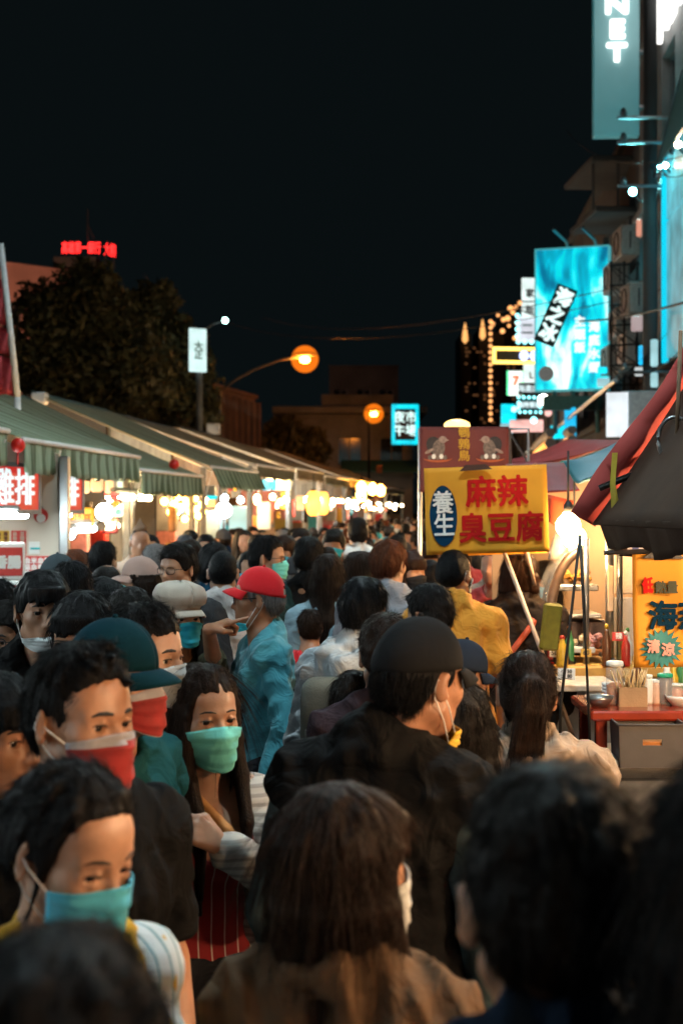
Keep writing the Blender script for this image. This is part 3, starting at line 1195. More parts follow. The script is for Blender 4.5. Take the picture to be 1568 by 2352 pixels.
    if top in ('jacket', 'vest', 'shirt', 'polo'):
        hh = .028 if top in ('jacket', 'vest') else .016
        rr = .076 * (1 if sex == 'm' else .92)
        for q in range(12):
            a0, a1 = math.radians(40 + 280 * q / 12), math.radians(40 + 280 * (q + 1) / 12)
            p0, p1 = J(math.sin(a0) * rr, math.cos(a0) * rr - .028, 1.438 - .016 * math.cos(a0) * -1), J(math.sin(a1) * rr, math.cos(a1) * rr - .028, 1.438 + .016 * math.cos(a1))
            p0[2] = J(0, 0, 1.440 - .018 * math.cos(a0))[2]
            p1[2] = J(0, 0, 1.440 - .018 * math.cos(a1))[2]
            G.append(cone(p0, p1, hh * .75, hh * .75, .02))
    gfh = min(.022, max(.0085, d * .0022)) / detail
    glo = np.min([p.lo for p in G], 0) - .04
    ghi = np.max([p.hi for p in G], 0) + .04
    glo[2] = max(glo[2], hem - .06)
    F = Field([axis(glo[i], ghi[i], gfh) for i in range(3)])
    F.put(G)
    x, y, z = F.grid()
    A = {'tee': .006, 'long': .0048, 'jacket': .007, 'hoodie': .008, 'vest': .006, 'tank': .001, 'shirt': .006, 'polo': .006}[top]
    wq = .022 * wob(x, y, z, seed + 5, 11, 3)
    w1 = wob(x * 1.1 + wq, y * .8, z * .55 + wq, seed, 58, 5)
    w2 = wob(x * .8, y + wq, z * .9 + wq, seed + 3, 105, 5)
    w3 = wob(x * .9 + wq, y, z * .45 - wq, seed + 6, 140, 4)
    F.d += A * (1.35 * np.abs(w1) * 1.9 + w2 * .6 + .45 * np.abs(w3) - .8).astype(np.float32)
    if top == 'vest':
        F.d += .006 * np.abs(np.sin(z / k * 46)).astype(np.float32) - .003
    F.cut(hem + .005 * wob(x, y, z, seed + 9, 14, 3) - z, .006)
    # neck opening
    nk0 = J(0, .012, 1.465)
    nr = {'tee': .074, 'long': .074, 'tank': .16, 'hoodie': .070, 'jacket': .066, 'vest': .064, 'shirt': .062, 'polo': .064}[top]
    nd = np.sqrt((x - nk0[0]) ** 2 + ((y - nk0[1]) * .95) ** 2 + ((z - nk0[2] - .012) * (.9 if top != 'tank' else .55)) ** 2) - nr * (1 if sex == 'm' else .93)
    F.cut(-nd, .016)
    if top == 'tank':
        F.cut(z - J(0, 0, 1.315)[2] + .03 * np.abs(x), .006)
        for s in (-1, 1):
            pass
    else:
        for s in (-1, 1):
            if .3 < sleeve < 2:                        # flat sleeve end
                e = sh[s] + (el[s] - sh[s]) * sleeve
                dv = (el[s] - sh[s]) / np.linalg.norm(el[s] - sh[s])
                t = (x - e[0]) * dv[0] + (y - e[1]) * dv[1] + (z - e[2]) * dv[2]
                near = np.sqrt((x - e[0]) ** 2 + (y - e[1]) ** 2 + (z - e[2]) ** 2)
                F.cut(np.where((near < .11) & (x * s > abs(e[0]) - .062 * s_), t, -.1), .004)
    gv, gf = F.mesh()
    nm = {'tee': 't_shirt', 'long': 'sweater', 'jacket': 'jacket', 'hoodie': 'hooded_top', 'vest': 'padded_vest', 'tank': 'tube_top', 'shirt': 'shirt', 'polo': 'polo_shirt'}[top]
    mesh_obj(nm, gv, gf, tm, o, True)
    if top in ('tee', 'long', 'hoodie', 'polo') and d < 9:
        dx_, dy_ = gv[:, 0] - nk0[0], gv[:, 1] - nk0[1]
        dd = np.sqrt(dx_ ** 2 + (dy_ * .95) ** 2 + ((gv[:, 2] - nk0[2] - .012) * .9) ** 2) - nr * (1 if sex == 'm' else .93)
        near = np.abs(dd) < max(.010, gfh * .8)
        if near.sum() > 30:
            an = np.arctan2(dy_[near], dx_[near])
            ring = []
            for q in range(28):
                a = -math.pi + 2 * math.pi * (q + .5) / 28
                w = np.exp(-(((an - a + math.pi) % (2 * math.pi) - math.pi) ** 2) / .02)
                if w.sum() > .5:
                    ring.append((gv[near] * w[:, None]).sum(0) / w.sum())
            if len(ring) > 20:
                m = MB()
                m.tube(ring + ring[:2], .0085 if sex == 'm' else .007, 7, False)
                m.build('collar', tm, o, True)
    if sleeves is not None:
        G = []
        for s in (-1, 1):
            G.append(cone(sh[s], el[s], .056 * s_ * B, .046 * s_ * B, .03, grow=.010))
            G.append(cone(el[s], el[s] + (wr[s] - el[s]) * .92, .046 * s_ * B, .036 * s_, .02, grow=.008))
        glo = np.min([p.lo for p in G], 0) - .03
        ghi = np.max([p.hi for p in G], 0) + .03
        F = Field([axis(glo[i], ghi[i], gfh) for i in range(3)])
        F.put(G)
        x, y, z = F.grid()
        F.d += (.007 * np.abs(wob(x, y, z * .8, seed + 21, 75, 5)) - .003).astype(np.float32)
        v_, f_ = F.mesh()
        mesh_obj('sleeves', v_, f_, sleeves, o, True)
    if legs:
        P = []
        tz = .97
        for s in (-1, 1):
            hp, kn, an = J(s * .088, -.005, .90), J(s * .098, .018, .49), J(s * .10, -.02, .10)
            P.append(cone(hp, kn, .092 * s_, .066 * s_, .03))
            P.append(cone(kn, an, .066 * s_, .055 * s_, .02))
        P.append(cone(J(-.070, -.012, .93), J(.070, -.012, .93), .118 * s_, .118 * s_, .05))
        q = max(.016, gfh * 1.4)
        F = Field([axis(-.30, .30, q), axis(-.22 - abs(lean) * .1, .22, q), axis(.03, 1.06 * k, q * 1.3)])
        F.put(P)
        x, y, z = F.grid()
        F.d += .005 * wob(x, y, z * .5, seed + 4, 30, 4).astype(np.float32)
        F.cut(z - .99 * k, .01)
        F.cut(.075 - z, .01)
        tv, tf = F.mesh()
        mesh_obj('trousers', tv, tf, trouser or cloth('trouser_dark', (.02, .021, .026)), o, True)
        for s in (-1, 1):
            m = MB()
            c = J(s * .106, .05, .045)
            V = [(r * .056, zz) for r, zz in ((.86, -.045), (1, -.03), (1, .0), (.9, .025), (.55, .045))]
            m.lathe(V, (0, 0, 0), 12)
            m.v = [(a[0] * .92 + c[0], a[1] * 2.5 + c[1], a[2] + .046) for a in m.v]
            m.build('shoe', SHOE, o, True)
    if extra:
        extra(o, T, J, sh, el, wr)
    PEOPLE.append(o)
    o['_w'] = 0
    del o['_w']
    return o


def make_hat(o, T, hat, hatm, hp, hair, hole, wide=1.0):
    Rp = rot(0, math.radians(hp))
    nth, nph = 48, 14
    if hat == 'cap':
        th = np.linspace(0, 2 * np.pi, nth + 1)
        ph = np.linspace(0, np.pi / 2, nph)
        TH, PH = np.meshgrid(th, ph)
        seam = -.0013 * np.exp(-((((TH / (np.pi / 3)) % 1.0) - .5) ** 2 - .25) ** 2 / .0006)
        rr = 1 + seam / .09 + .006 * np.sin(TH * 5 + 1) * np.cos(PH)
        c = np.cos(PH) ** .92
        P = np.stack([.0885 * wide * c * np.sin(TH) * rr, -(.108 * c * np.cos(TH) * rr - .014), .030 + .112 * np.sin(PH) ** 1.05 + .010 * np.cos(TH) * np.cos(PH)], -1)
        P = P @ Rp.T
        Q = T.many(P)
        m = MB()
        m.sheet(Q, .0025)
        if hole:
            R_, C_ = Q.shape[:2]
            kf = []
            for f in m.f:
                a = np.mean([np.array(m.v[i]) for i in f], 0)
                l = T.R.T @ (a - T.O) / T.hs
                l = Rp.T @ l
                dz = (l[2] - .050) / .022
                dx = l[0] / .036
                kf.append(not (l[1] > .05 and dx * dx + dz * dz < 1 and dz > -.55))
            m.f = [f for f, k_ in zip(m.f, kf) if k_]
            m.mi = [0] * len(m.f)
        h = m.build('cap', hatm, o, True)
        u = np.linspace(-1, 1, 17)
        t = np.linspace(0, 1, 7)
        U, TT = np.meshgrid(u, t)
        a = U * math.radians(62)
        x = .0885 * wide * np.sin(a) * (1 + .02 * TT)
        f = .109 * np.cos(a) - .014 + TT * .058 * np.sqrt(np.maximum(0, 1 - (U * .96) ** 2)) ** .8
        z = .041 - .004 * TT - .016 * TT ** 2 - .026 * (np.abs(U) ** 2) * (.35 + .65 * TT)
        P = np.stack([x, -f, z], -1) @ Rp.T
        b = MB()
        b.sheet(T.many(P)[:, ::-1], .004)
        b.build('brim', hatm, h, True)
        kb = MB()
        kb.ball(T.many((np.array([[0, .014, .143]]) @ Rp.T))[0], .007, 8, 5)
        kb.build('button', hatm, h, True)
    elif hat == 'newsboy':
        th = np.linspace(0, 2 * np.pi, nth + 1)
        s = np.linspace(0, 1, 16)
        TH, S = np.meshgrid(th, s)
        rad = np.interp(s, [0, .12, .30, .5, .7, .88, 1], [.90, .95, 1.16, 1.24, 1.05, .58, .0])[:, None]
        hz = np.interp(s, [0, .12, .30, .5, .7, .88, 1], [.034, .056, .066, .104, .142, .158, .163])[:, None]
        seam = 1 - .022 * np.exp(-((((TH / (np.pi / 4)) % 1.0) - .5) ** 2 - .25) ** 2 / .0010) * (S > .15)
        P = np.stack([.092 * rad * np.sin(TH) * seam, -(.110 * rad * np.cos(TH) * seam - .014), hz + .010 * np.cos(TH) * (1 - S) + .004 * np.sin(TH * 3 + 1)], -1) @ Rp.T
        m = MB()
        m.sheet(T.many(P), .003)
        h = m.build('newsboy_cap', hatm, o, True)
        u = np.linspace(-1, 1, 15)
        t = np.linspace(0, 1, 6)
        U, TT = np.meshgrid(u, t)
        a = U * math.radians(66)
        x = .090 * np.sin(a) * (1 + .03 * TT)
        f = .104 * np.cos(a) - .014 + TT * .066 * np.sqrt(np.maximum(0, 1 - (U * .96) ** 2)) ** .8
        z = .052 - .004 * TT - .014 * TT ** 2 - .026 * (np.abs(U) ** 2) * (.4 + .6 * TT)
        P = np.stack([x, -f, z], -1) @ Rp.T
        b = MB()
        b.sheet(T.many(P)[:, ::-1], .005)
        b.build('brim', hatm, h, True)
        kb = MB()
        kb.ball(T.many((np.array([[0, .014, .138]]) @ Rp.T))[0], .009, 8, 5)
        kb.build('button', hatm, h, True)
# ------------------------------------------------------------------ the street
def bend(d):
    return .06 * d if d < 18 else 1.08 + .105 * (d - 18)


def st(s, d, z=0.0):
    return Vector((s + bend(d), d, z))


def st_r(s, d, z=0.0):
    return Vector((s + .06 * d, d, z))


def thing_mb(name, mb, m, label, cat, group=None, smooth=False, mats=None):
    o = mb.build(name, m, None, smooth, mats)
    return tag(o, label, cat, group)


ASPH = mat('asphalt', (.045, .045, .047), rough=.8, vary=.25, scale=3, bump=.5, bscale=60)
g = MB()
g.sheet([[(-1500, -60, 0), (1500, -60, 0)], [(-1500, 2000, 0), (1500, 2000, 0)]])
tag(g.build('ground', mat('ground_dark', (.04, .04, .042), rough=.9, vary=.2, scale=.4, bump=.2, bscale=8)), kind='structure')
g = MB()
g.sheet([[(st(-3.4, d) + Vector((0, 0, .004))), (st_r(2.6, d) + Vector((0, 0, .004)))] for d in (-6, 0, 9, 18, 30, 45, 62, 80)][::-1])
tag(g.build('road', ASPH), kind='structure')

STEEL = mat('steel', (.32, .33, .34), rough=.32, metal=.85, vary=.15, scale=6, bump=.08, bscale=40)
POST = mat('painted_post', (.15, .16, .165), rough=.5, vary=.15)
WALL_A = mat('stall_wall_brown', (.24, .16, .10), rough=.7, vary=.3, scale=3)
WALL_B = mat('stall_wall_grey', (.28, .29, .28), rough=.7, vary=.25, scale=3)
DARK = mat('dark_board', (.030, .026, .024), rough=.8, vary=.2)
CREAM = mat('cream_panel', (.62, .54, .45), rough=.6, vary=.05, scale=2)
WHITEP = mat('white_panel', (.74, .74, .72), rough=.5, vary=.05, scale=2)
REDP = mat('red_print', (.52, .035, .028), rough=.55, vary=.08)
WHITE_INK = mat('white_print', (.76, .76, .74), rough=.6, vary=.03, bump=0)
PIPE = mat('white_pipe', (.62, .63, .64), rough=.4, vary=.1)
TUBE_C = glow('tube_cool', (.86, 1.0, 1.0), 90)
TUBE_W = glow('tube_warm', (1.0, .72, .36), 50)
BULB_W = glow('bulb_warm', (1.0, .58, .24), 360)
BULB_C = glow('bulb_cool', (.85, 1.0, 1.0), 280)
BULB_A = glow('bulb_amber', (1.0, .40, .05), 45)
CABLE = mat('black_cable', (.012, .012, .013), rough=.6, vary=.1, bump=0)


def awning_mat(name, c1, c2, freq=3.2):
    return striped('awning_' + name, c1, c2, 1, freq, .5)


GREEN = awning_mat('green', (.062, .098, .056), (.185, .27, .20))
OLIVE = awning_mat('olive', (.085, .085, .050), (.15, .15, .10))
TAN = awning_mat('tan', (.15, .115, .06), (.22, .18, .11))


def valance(name, a, b, drop, m, parent, amp=.022, waves=.16, scallop=.03, lean=0.0):
    """hanging pleated edge from point a to b"""
    a, b = Vector(a), Vector(b)
    L = (b - a).length
    n = int(L / .035)
    t = (b - a).normalized()
    nrm = Vector((t.y, -t.x, 0))
    rows = []
    for r in range(6):
        q = r / 5
        row = []
        for i in range(n + 1):
            u = i / n * L
            sc_ = (abs(math.sin(math.pi * u / .28)) - .5) * scallop * (q ** 2)
            w = amp * q * (math.sin(2 * math.pi * u / waves) + .5 * math.sin(u * 17.3) + .6 * math.sin(u * 5.1))
            row.append(a + t * u + nrm * (w + lean * q) + Vector((0, 0, -drop * q - sc_ + .01 * math.sin(u * 2.2) * q)))
        rows.append(row)
    mb = MB()
    mb.sheet(rows, .003)
    return mb.build(name, m, parent, True)


def roof_sheet(name, pts, m, parent, sag=.05, nu=24, nv=12, ridge=0.0, thick=.006):
    """pts: near-eave, far-eave, far-ridge, near-ridge"""
    A, B, C, D = [np.array(p) for p in pts]
    rows = []
    for j in range(nv + 1):
        v = j / nv
        row = []
        for i in range(nu + 1):
            u = i / nu
            p = (A * (1 - u) + B * u) * (1 - v) + (D * (1 - u) + C * u) * v
            z = -sag * 4 * v * (1 - v) * (.5 + .5 * abs(math.sin(u * 3 * math.pi))) + ridge * math.sin(u * nu * math.pi)
            row.append(p + np.array((0, 0, z)))
        rows.append(row)
    mb = MB()
    mb.sheet(rows, thick)
    return mb.build(name, m, parent, True)


TUBES = []


def tube_lamp(a, b, m, label, group=None, r=.018, holder=True):
    a, b = Vector(a), Vector(b)
    c = (a + b) / 2
    e = empty('tube_lamp', c, 0, label, 'lamp', group)
    mb = MB()
    mb.tube([a - c, b - c], r, 8)
    mb.build('tube', m, e, True)
    if holder:
        h = MB()
        t = (b - a).normalized()
        h.tube([a - c - t * .05 + Vector((0, 0, r * 2.2)), b - c + t * .05 + Vector((0, 0, r * 2.2))], r * 1.1, 6)
        for p in (a, b):
            h.tube([p - c - t * .03, p - c + t * .02], r * 1.25, 6)
        h.build('holder', POST, e)
    return e


def bulb_lamp(p, m, label, group=None, r=.045, cord=.25, shade=None, src=None):
    p = Vector(p)
    if src is not None:
        e = src.copy()
        COL.objects.link(e)
        e.location = p
        e['label'] = label
        if group:
            e['group'] = group
        for ch in src.children:
            q = ch.copy()
            COL.objects.link(q)
            q.parent = e
        return e
    e = empty('hanging_bulb', p, 0, label, 'lamp', group)
    b = MB()
    b.lathe([(r * math.sin(t) + .002, -r * math.cos(t)) for t in np.linspace(0, 2.6, 8)] + [(r * .36, r * 1.15)], (0, 0, 0), 12)
    b.build('bulb', m, e, True)
    s = MB()
    s.lathe([(r * .40, r * 1.1), (r * .42, r * 1.7), (r * .2, r * 2.0), (.006, r * 2.1)], (0, 0, 0), 10)
    s.tube([(0, 0, r * 2), (0, 0, r * 2 + cord)], .006, 5)
    s.build('socket', CABLE, e, True)
    if shade:
        q = MB()
        q.lathe([(.12, r * .5), (.115, r * .55), (.05, r * 1.9), (.03, r * 2.0)], (0, 0, 0), 16)
        q.build('lamp_shade', shade, e, True)
    return e


def board(name, M, w, h, t, m, label, cat, group=None, frame_m=None, bev=.01):
    """flat sign of width w, height h, thickness t; M from frame()"""
    e = empty(name, M.translation, 0, label, cat, group)
    mb = MB()
    mb.box((0, 0, -t / 2), (w, h, t), 0, bev)
    R = M.to_3x3()
    mb.v = [tuple(R @ Vector(v)) for v in mb.v]
    mb.build('panel', m, e)
    if frame_m:
        fm = MB()
        q = .035
        for (cx, cy_, sx, sy) in ((0, h / 2, w + q, q), (0, -h / 2, w + q, q), (-w / 2, 0, q, h - q), (w / 2, 0, q, h - q)):
            fm.box((cx, cy_, -t / 2 + .004), (sx, sy, t + .012), 0, .004)
        fm.v = [tuple(R @ Vector(v)) for v in fm.v]
        fm.build('frame', frame_m, e)
    Q = R.to_4x4()
    return e, Q


def on(Q, x, y, z=.003):
    return Q @ Matrix.Translation((x, y, z))


CLUTTER = [REDP, mat('sheet_yellow', (.50, .30, .04), rough=.6, vary=.2), WHITEP, mat('sheet_teal', (.03, .26, .30), rough=.6, vary=.2), DARK, mat('sheet_brown', (.16, .08, .04), rough=.6, vary=.2), mat('sheet_pink', (.48, .20, .20), rough=.6, vary=.2), POST, STEEL]
# ---------------- left row of stalls
ROW = 'food stalls along the left side of the street'


def stall(d0, d1, s0, zf, m_roof, label, back=-5.3, pitch=.42, val=True, drop=.27, counter=True, wall=CREAM, partition=None, lean=0.0, post_off=.06):
    e = empty('market_stall', st(s0, d0), 0, label, 'stall', ROW)
    o = e.location
    P = lambda s, d, z: st(s, d, z) - o
    rz = zf + (s0 - back) * pitch
    roof_sheet('roof', [P(s0, d0, zf), P(s0, d1, zf + .03), P(back, d1, rz + .02), P(back, d0, rz)], m_roof, e, .06)
    if val:
        valance('valance', P(s0, d0, zf + .004), P(s0, d1, zf + .034), drop, m_roof, e, lean=lean)
    b = MB()
    b.tube([P(s0, d0 - .02, zf - .012), P(s0, d1 + .02, zf + .02)], .022, 8)
    b.build('front_rail', PIPE, e, True)
    for d in (d0 + post_off, d1 - .06):
        m = MB()
        m.box(P(s0 - .12, d, (zf - .02) / 2), (.07, .07, zf - .02), 0, .008)
        m.build('post', POST, e)
        a = MB()
        a.tube([P(s0 - .12, d, zf - .5), P(s0 + .0, d, zf - .06), P(back + .1, d, rz - .08)], .018, 6)
        a.build('roof_arm', PIPE, e)
    w = MB()
    c0, c1 = P(back, d0, 0), P(back, d1, 0)
    w.sheet([[c0, c1], [c0 + Vector((0, 0, rz - .05)), c1 + Vector((0, 0, rz - .05))]], .05)
    w.build('back_wall', wall, e)
    cr = random.Random(int(d0 * 10))
    nb = int((d1 - d0) * 1.6)
    for i in range(nb):
        dq = d0 + (d1 - d0) * (i + .5) / nb + cr.uniform(-.1, .1)
        zz = cr.uniform(1.35, 2.2)
        q = MB()
        cpos = P(s0 - cr.uniform(.5, 1.9), dq, zz)
        q.box(cpos, (.05, cr.uniform(.25, .55), cr.uniform(.25, .6)), cr.uniform(.5, 1.2), .01)
        q.build('menu_board', cr.choice(CLUTTER), e)
    for i in range(nb):
        dq = d0 + (d1 - d0) * (i + .5) / nb + cr.uniform(-.2, .2)
        q = MB()
        cpos = P(s0 - cr.uniform(.25, .6), dq, .94)
        r_ = cr.uniform(.07, .14)
        h_ = cr.uniform(.15, .5)
        if cr.random() < .5:
            q.lathe([(r_, 0), (r_, h_ * .8), (r_ * .7, h_ * .9), (r_ * .7, h_)], tuple(cpos), 12)
        else:
            q.box(cpos + Vector((0, 0, h_ / 2)), (r_ * 2, r_ * 2.2, h_), 0, .015)
        q.build('goods', cr.choice(CLUTTER), e, False)
    if counter:
        k = MB()
        a, c = P(s0 - .35, d0 + .25, 0), P(s0 - .35, d1 - .25, 0)
        mid = (a + c) / 2
        k.box((mid.x, mid.y, .45), (.62, (c - a).length, .90), -math.atan2((c - a).x, (c - a).y), .01)
        k.build('counter', STEEL, e)
        k = MB()
        k.box((mid.x, mid.y, .92), (.72, (c - a).length + .1, .035), -math.atan2((c - a).x, (c - a).y), .008)
        k.build('counter_top', STEEL, e)
    if partition:
        pm = MB()
        a, c = P(s0 - .18, d1, 0), P(back, d1, 0)
        pm.sheet([[a, c], [a + Vector((0, 0, zf)), c + Vector((0, 0, rz - .1))]][::-1], .04)
        pm.build('side_wall', partition, e)
    return e


S1 = stall(4.2, 10.35, -3.05, 2.52, GREEN, 'nearest green awning stall at the left edge of the street', partition=None, wall=WALL_B)
S2 = stall(10.6, 14.85, -3.0, 2.50, GREEN, 'green awning stall with the long striped valance and red lit signs', post_off=1.05, partition=None, wall=WALL_B)
S3 = stall(14.95, 18.75, -3.0, 2.40, GREEN, 'green awning stall with the lower valance and a dark backdrop', wall=DARK, pitch=.46)
S4 = stall(18.9, 22.6, -2.9, 2.56, GREEN, 'green awning stall with the flared valance and amber lamps', wall=DARK, lean=.12, drop=.30)
far_d = [(22.9, 27.2, OLIVE, 2.72), (27.5, 32.0, TAN, 2.80), (32.3, 37.5, OLIVE, 2.78), (37.8, 44.0, TAN, 2.85), (44.3, 52.0, TAN, 2.82), (52.3, 62.0, OLIVE, 2.85)]
for i, (a, b_, m_, zf) in enumerate(far_d):
    stall(a, b_, -2.95, zf, m_, ['olive awning stall just past the flared green valance', 'tan awning stall behind the olive one in the left row', 'olive awning stall midway down the left row',
          'tan awning stall far along the left row', 'second to last tan awning stall of the left row', 'last olive awning stall at the far end of the left row'][i], drop=.22, wall=WALL_A if i % 2 else WALL_B, pitch=.36)
stall(-2.5, 4.0, -3.05, 2.55, GREEN, 'green awning stall on the left before the nearest visible one', wall=WHITEP)

# partition with menus that faces the camera, between the first two stalls
e = empty('menu_wall', st(-2.97, 11.5), 0, 'cream side wall carrying red and yellow menu sheets by the grey post', 'wall')
o_ = e.location
mb = MB()
mb.sheet([[(-2.3, 0, .0), (0, 0, .0)], [(-2.3, 0, 2.95), (0, 0, 2.42)]], .05)
mb.build('panel', CREAM, e)
mb = MB()
mb.box((.05, -.03, 1.2), (.08, .08, 2.4), 0, .01)
mb.build('post', STEEL, e)
mb = MB()
mb.lathe([(.058, 0), (.058, .006)], (-.145, -.004, 1.92), 28, Matrix.Rotation(math.radians(90), 3, 'X'))
mb.build('round_sticker', REDP, e)
mb = MB()
mb.lathe([(.036, 0), (.036, .006)], (-.143, -.013, 1.900), 24, Matrix.Rotation(math.radians(90), 3, 'X'))
mb.build('sticker_face', WHITE_INK, e)
YEL = mat('yellow_sheet', (.55, .32, .03), rough=.6, vary=.12)


def sheet_on(e, x, z, w, h, m, rows=0, cols=0, ink=None, y=-.006, name='menu_sheet', chars='香菇雞排豆乾米血甜條花枝魷魚玉米丸子', seed=1):
    mb = MB()
    mb.box((x, y, z), (w, .008, h), 0, .002)
    q = mb.build(name, m, e)
    r = random.Random(seed)
    if rows:
        for c in range(cols):
            s = '\n'.join(r.choice(chars) for _ in range(rows))
            text('lettering', s, h / rows * .86, Matrix.Translation((x - w / 2 + w * (c + .5) / cols, y - .006, z)) @ Matrix.Rotation(math.radians(90), 4, 'X'), ink, q, bold=.002, depth=.001, space=1.0 / .86 * .9)
    return q


sheet_on(e, -.455, 1.70, .11, .20, YEL, 5, 2, mat('brown_print', (.12, .04, .01)), seed=3)
sheet_on(e, -.325, 1.70, .12, .20, REDP, 5, 2, mat('dull_print', (.45, .30, .24)), seed=4)
sheet_on(e, -.20, 1.66, .09, .10, WHITEP)
sheet_on(e, -.19, 1.655, .08, .015, mat('cyan_tape', (.0, .45, .5)), y=-.016, name='tape')
sheet_on(e, -.20, 1.45, .27, .29, REDP, 5, 5, WHITE_INK, seed=5)
sheet_on(e, -.52, 1.95, .40, .10, mat('peach_board', (.62, .42, .28), rough=.6))
# boxed signs standing at the first stall
for i, (px, py, w, h, d, s_, lab) in enumerate(((18, 1290, .20, .17, 10.2, '烤\n肉', 'small red boxed sign with white characters, upper one at the left edge'), (24, 1372, .22, .14, 10.0, '大腸', 'small red boxed sign with white characters, lower one at the left edge'))):
    M = frame(at(px, py, d), (.25, -1, 0))
    e, Q = board('boxed_sign', M, w * 1.25, h * 1.6, .12, WHITEP, lab, 'sign')
    mb = MB()
    mb.box((0, 0, .004), (w * 1.05, h * 1.2, .006))
    mb.v = [tuple(Q.to_3x3() @ Vector(v)) for v in mb.v]
    mb.build('red_face', REDP, e)
    text('lettering', '香腸' if i == 0 else '大腸', .095, on(Q, 0, -.01, .009), WHITE_INK, e, bold=.006)
# red lit signs under the first valance with tubes beneath
RED_LIT = glow('red_lit_face', (.75, .030, .022), .50, .25)
WHITE_LIT = glow('white_lit_ink', (.80, .97, 1.0), .75)
for d0, d1, s_, lab in ((10.05, 11.2, '炸雞排', 'red lit sign with tall white characters, left one under the green valance'), (11.5, 12.55, '香雞排', 'red lit sign with tall white characters, right one under the green valance')):
    c = (st(-3.16, d0, 2.13) + st(-3.16, d1, 2.13)) / 2
    M = frame(c, (1, -.35, 0))
    e, Q = board('lit_sign', M, 1.02, .36, .08, RED_LIT, lab, 'sign', None, POST)
    text('lettering', s_, .29, on(Q, 0, -.01), WHITE_LIT, e, bold=.004)
    tube_lamp(st(-3.12, d0 + .05, 1.925), st(-3.12, d1 - .1, 1.925), TUBE_C, 'cool white tube lamp under the %s red lit sign' % ('left' if d0 < 11 else 'right'), r=.024)
# second and third stall contents
BULB_G = glow('globe_white', (1.0, .97, .90), 16)
e = empty('globe_lamp', at(240, 1176, 13.4), 0, 'round white globe lamp glaring in the stall with the yellow lit sign', 'lamp')
mb = MB()
mb.ball((0, 0, 0), .085, 16, 10)
mb.build('globe', BULB_G, e, True)
mb = MB()
mb.tube([(0, 0, .08), (0, 0, .45)], .008, 6)
mb.lathe([(.03, .075), (.03, .12), (.01, .13)], (0, 0, 0), 10)
mb.build('cord', CABLE, e)
e = empty('globe_lamp', at(514, 1172, 21.5), 0, 'round white globe lamp on a post past the flared valance', 'lamp')
mb = MB()
mb.ball((0, 0, 0), .12, 16, 10)
mb.build('globe', BULB_G, e, True)
mb = MB()
mb.tube([(0, 0, -.1), (0, 0, -2.0)], .025, 6)
mb.build('post', POST, e)
YEL_LIT = glow('yellow_lit', (1.0, .46, .03), 1.0, .5)
WARM_LIT = glow('warm_lit', (1.0, .58, .28), .95, .4)
COOL_LIT = glow('cool_lit', (.45, .80, .86), .55, .3)
PINK_LIT = glow('pink_lit', (1.0, .55, .50), .8, .4)
GREEN_LIT = glow('green_lit', (.10, .9, .35), 1.4, .3)
BLUE_LIT = glow('blue_lit', (.01, .42, .75), 1.0, .3)
CYAN_LIT = glow('cyan_lit', (.0, .62, .78), 1.1, .25)
ORANGE_LIT = glow('orange_lit', (1.0, .25, .03), 1.0, .3)
RED_LED = glow('red_led', (1.0, .03, .02), 7)
INK = mat('dark_print', (.02, .02, .022), bump=0, rough=.6)


def psign(px, py, wpx, hpx, d, m, label, s='', size=None, ink=None, nrm=(.12, -1, 0), frame_m=None, t=.10, cat='sign', name='lit_sign', bold=.008, group=None, sx=1.0, space=.92):
    M = frame(at(px, py, d), nrm)
    w, h = wpx / FPX * d, hpx / FPX * d
    e, Q = board(name, M, w, h, t, m, label, cat, group, frame_m, min(.02, t * .2))
    if s:
        text('lettering', s, (size or .8) * h, on(Q, 0, -.02 * h), ink or WHITE_LIT, e, bold=bold * h * 2, sx=sx, space=space)
    return e, Q


psign(190, 1190, 50, 48, 13.8, YEL_LIT, 'amber lit box sign beside the white globe lamp', '綠豆', .42, mat('amber_ink', (.30, .08, .01)))
psign(150, 1172, 26, 42, 14.2, mat('plum_print', (.16, .03, .07)), 'dark plum poster hanging left of the amber lit box sign')
psign(254, 1200, 36, 52, 14.6, mat('wine_print', (.22, .03, .045)), 'wine red poster below the white globe lamp', '滷味', .35, mat('dull_print', (.45, .30, .24)))
psign(272, 1176, 22, 22, 14.4, glow('mint_lit', (.55, 1.0, .8), 1.3), 'small mint lit sign beside the white globe lamp', '茶', .7, mat('teal_ink', (.02, .2, .16)))
psign(258, 1136, 40, 7, 14.0, DARK, 'red dot matrix ticker board, upper of two', '營業中歡迎', 1.0, RED_LED, bold=.03, name='led_ticker')
psign(267, 1147, 26, 6, 14.0, DARK, 'red dot matrix ticker board, lower of two', '24小時', 1.0, RED_LED, bold=.03, name='led_ticker')
psign(20, 1175, 36, 36, 12.8, WARM_LIT, 'warm lit board behind the menu wall at the left edge')
tube_lamp(at(132, 1232, 12.9), at(166, 1230, 13.3), TUBE_C, 'short cool tube lamp low beside the grey post', r=.035)
tube_lamp(at(160, 1218, 13.2), at(218, 1214, 14.0), TUBE_C, 'cool tube lamp below the amber lit box sign', r=.03)
tube_lamp(at(236, 1209, 14.3), at(270, 1207, 14.8), TUBE_W, 'short warm tube lamp above the wine red poster', r=.035)
tube_lamp(at(262, 1141, 14.2), at(308, 1142, 15.0), TUBE_W, 'warm tube lamp under the end of the long valance, left of two', r=.03)
tube_lamp(at(312, 1143, 15.1), at(345, 1144, 15.8), TUBE_W, 'warm tube lamp under the end of the long valance, right of two', r=.03)
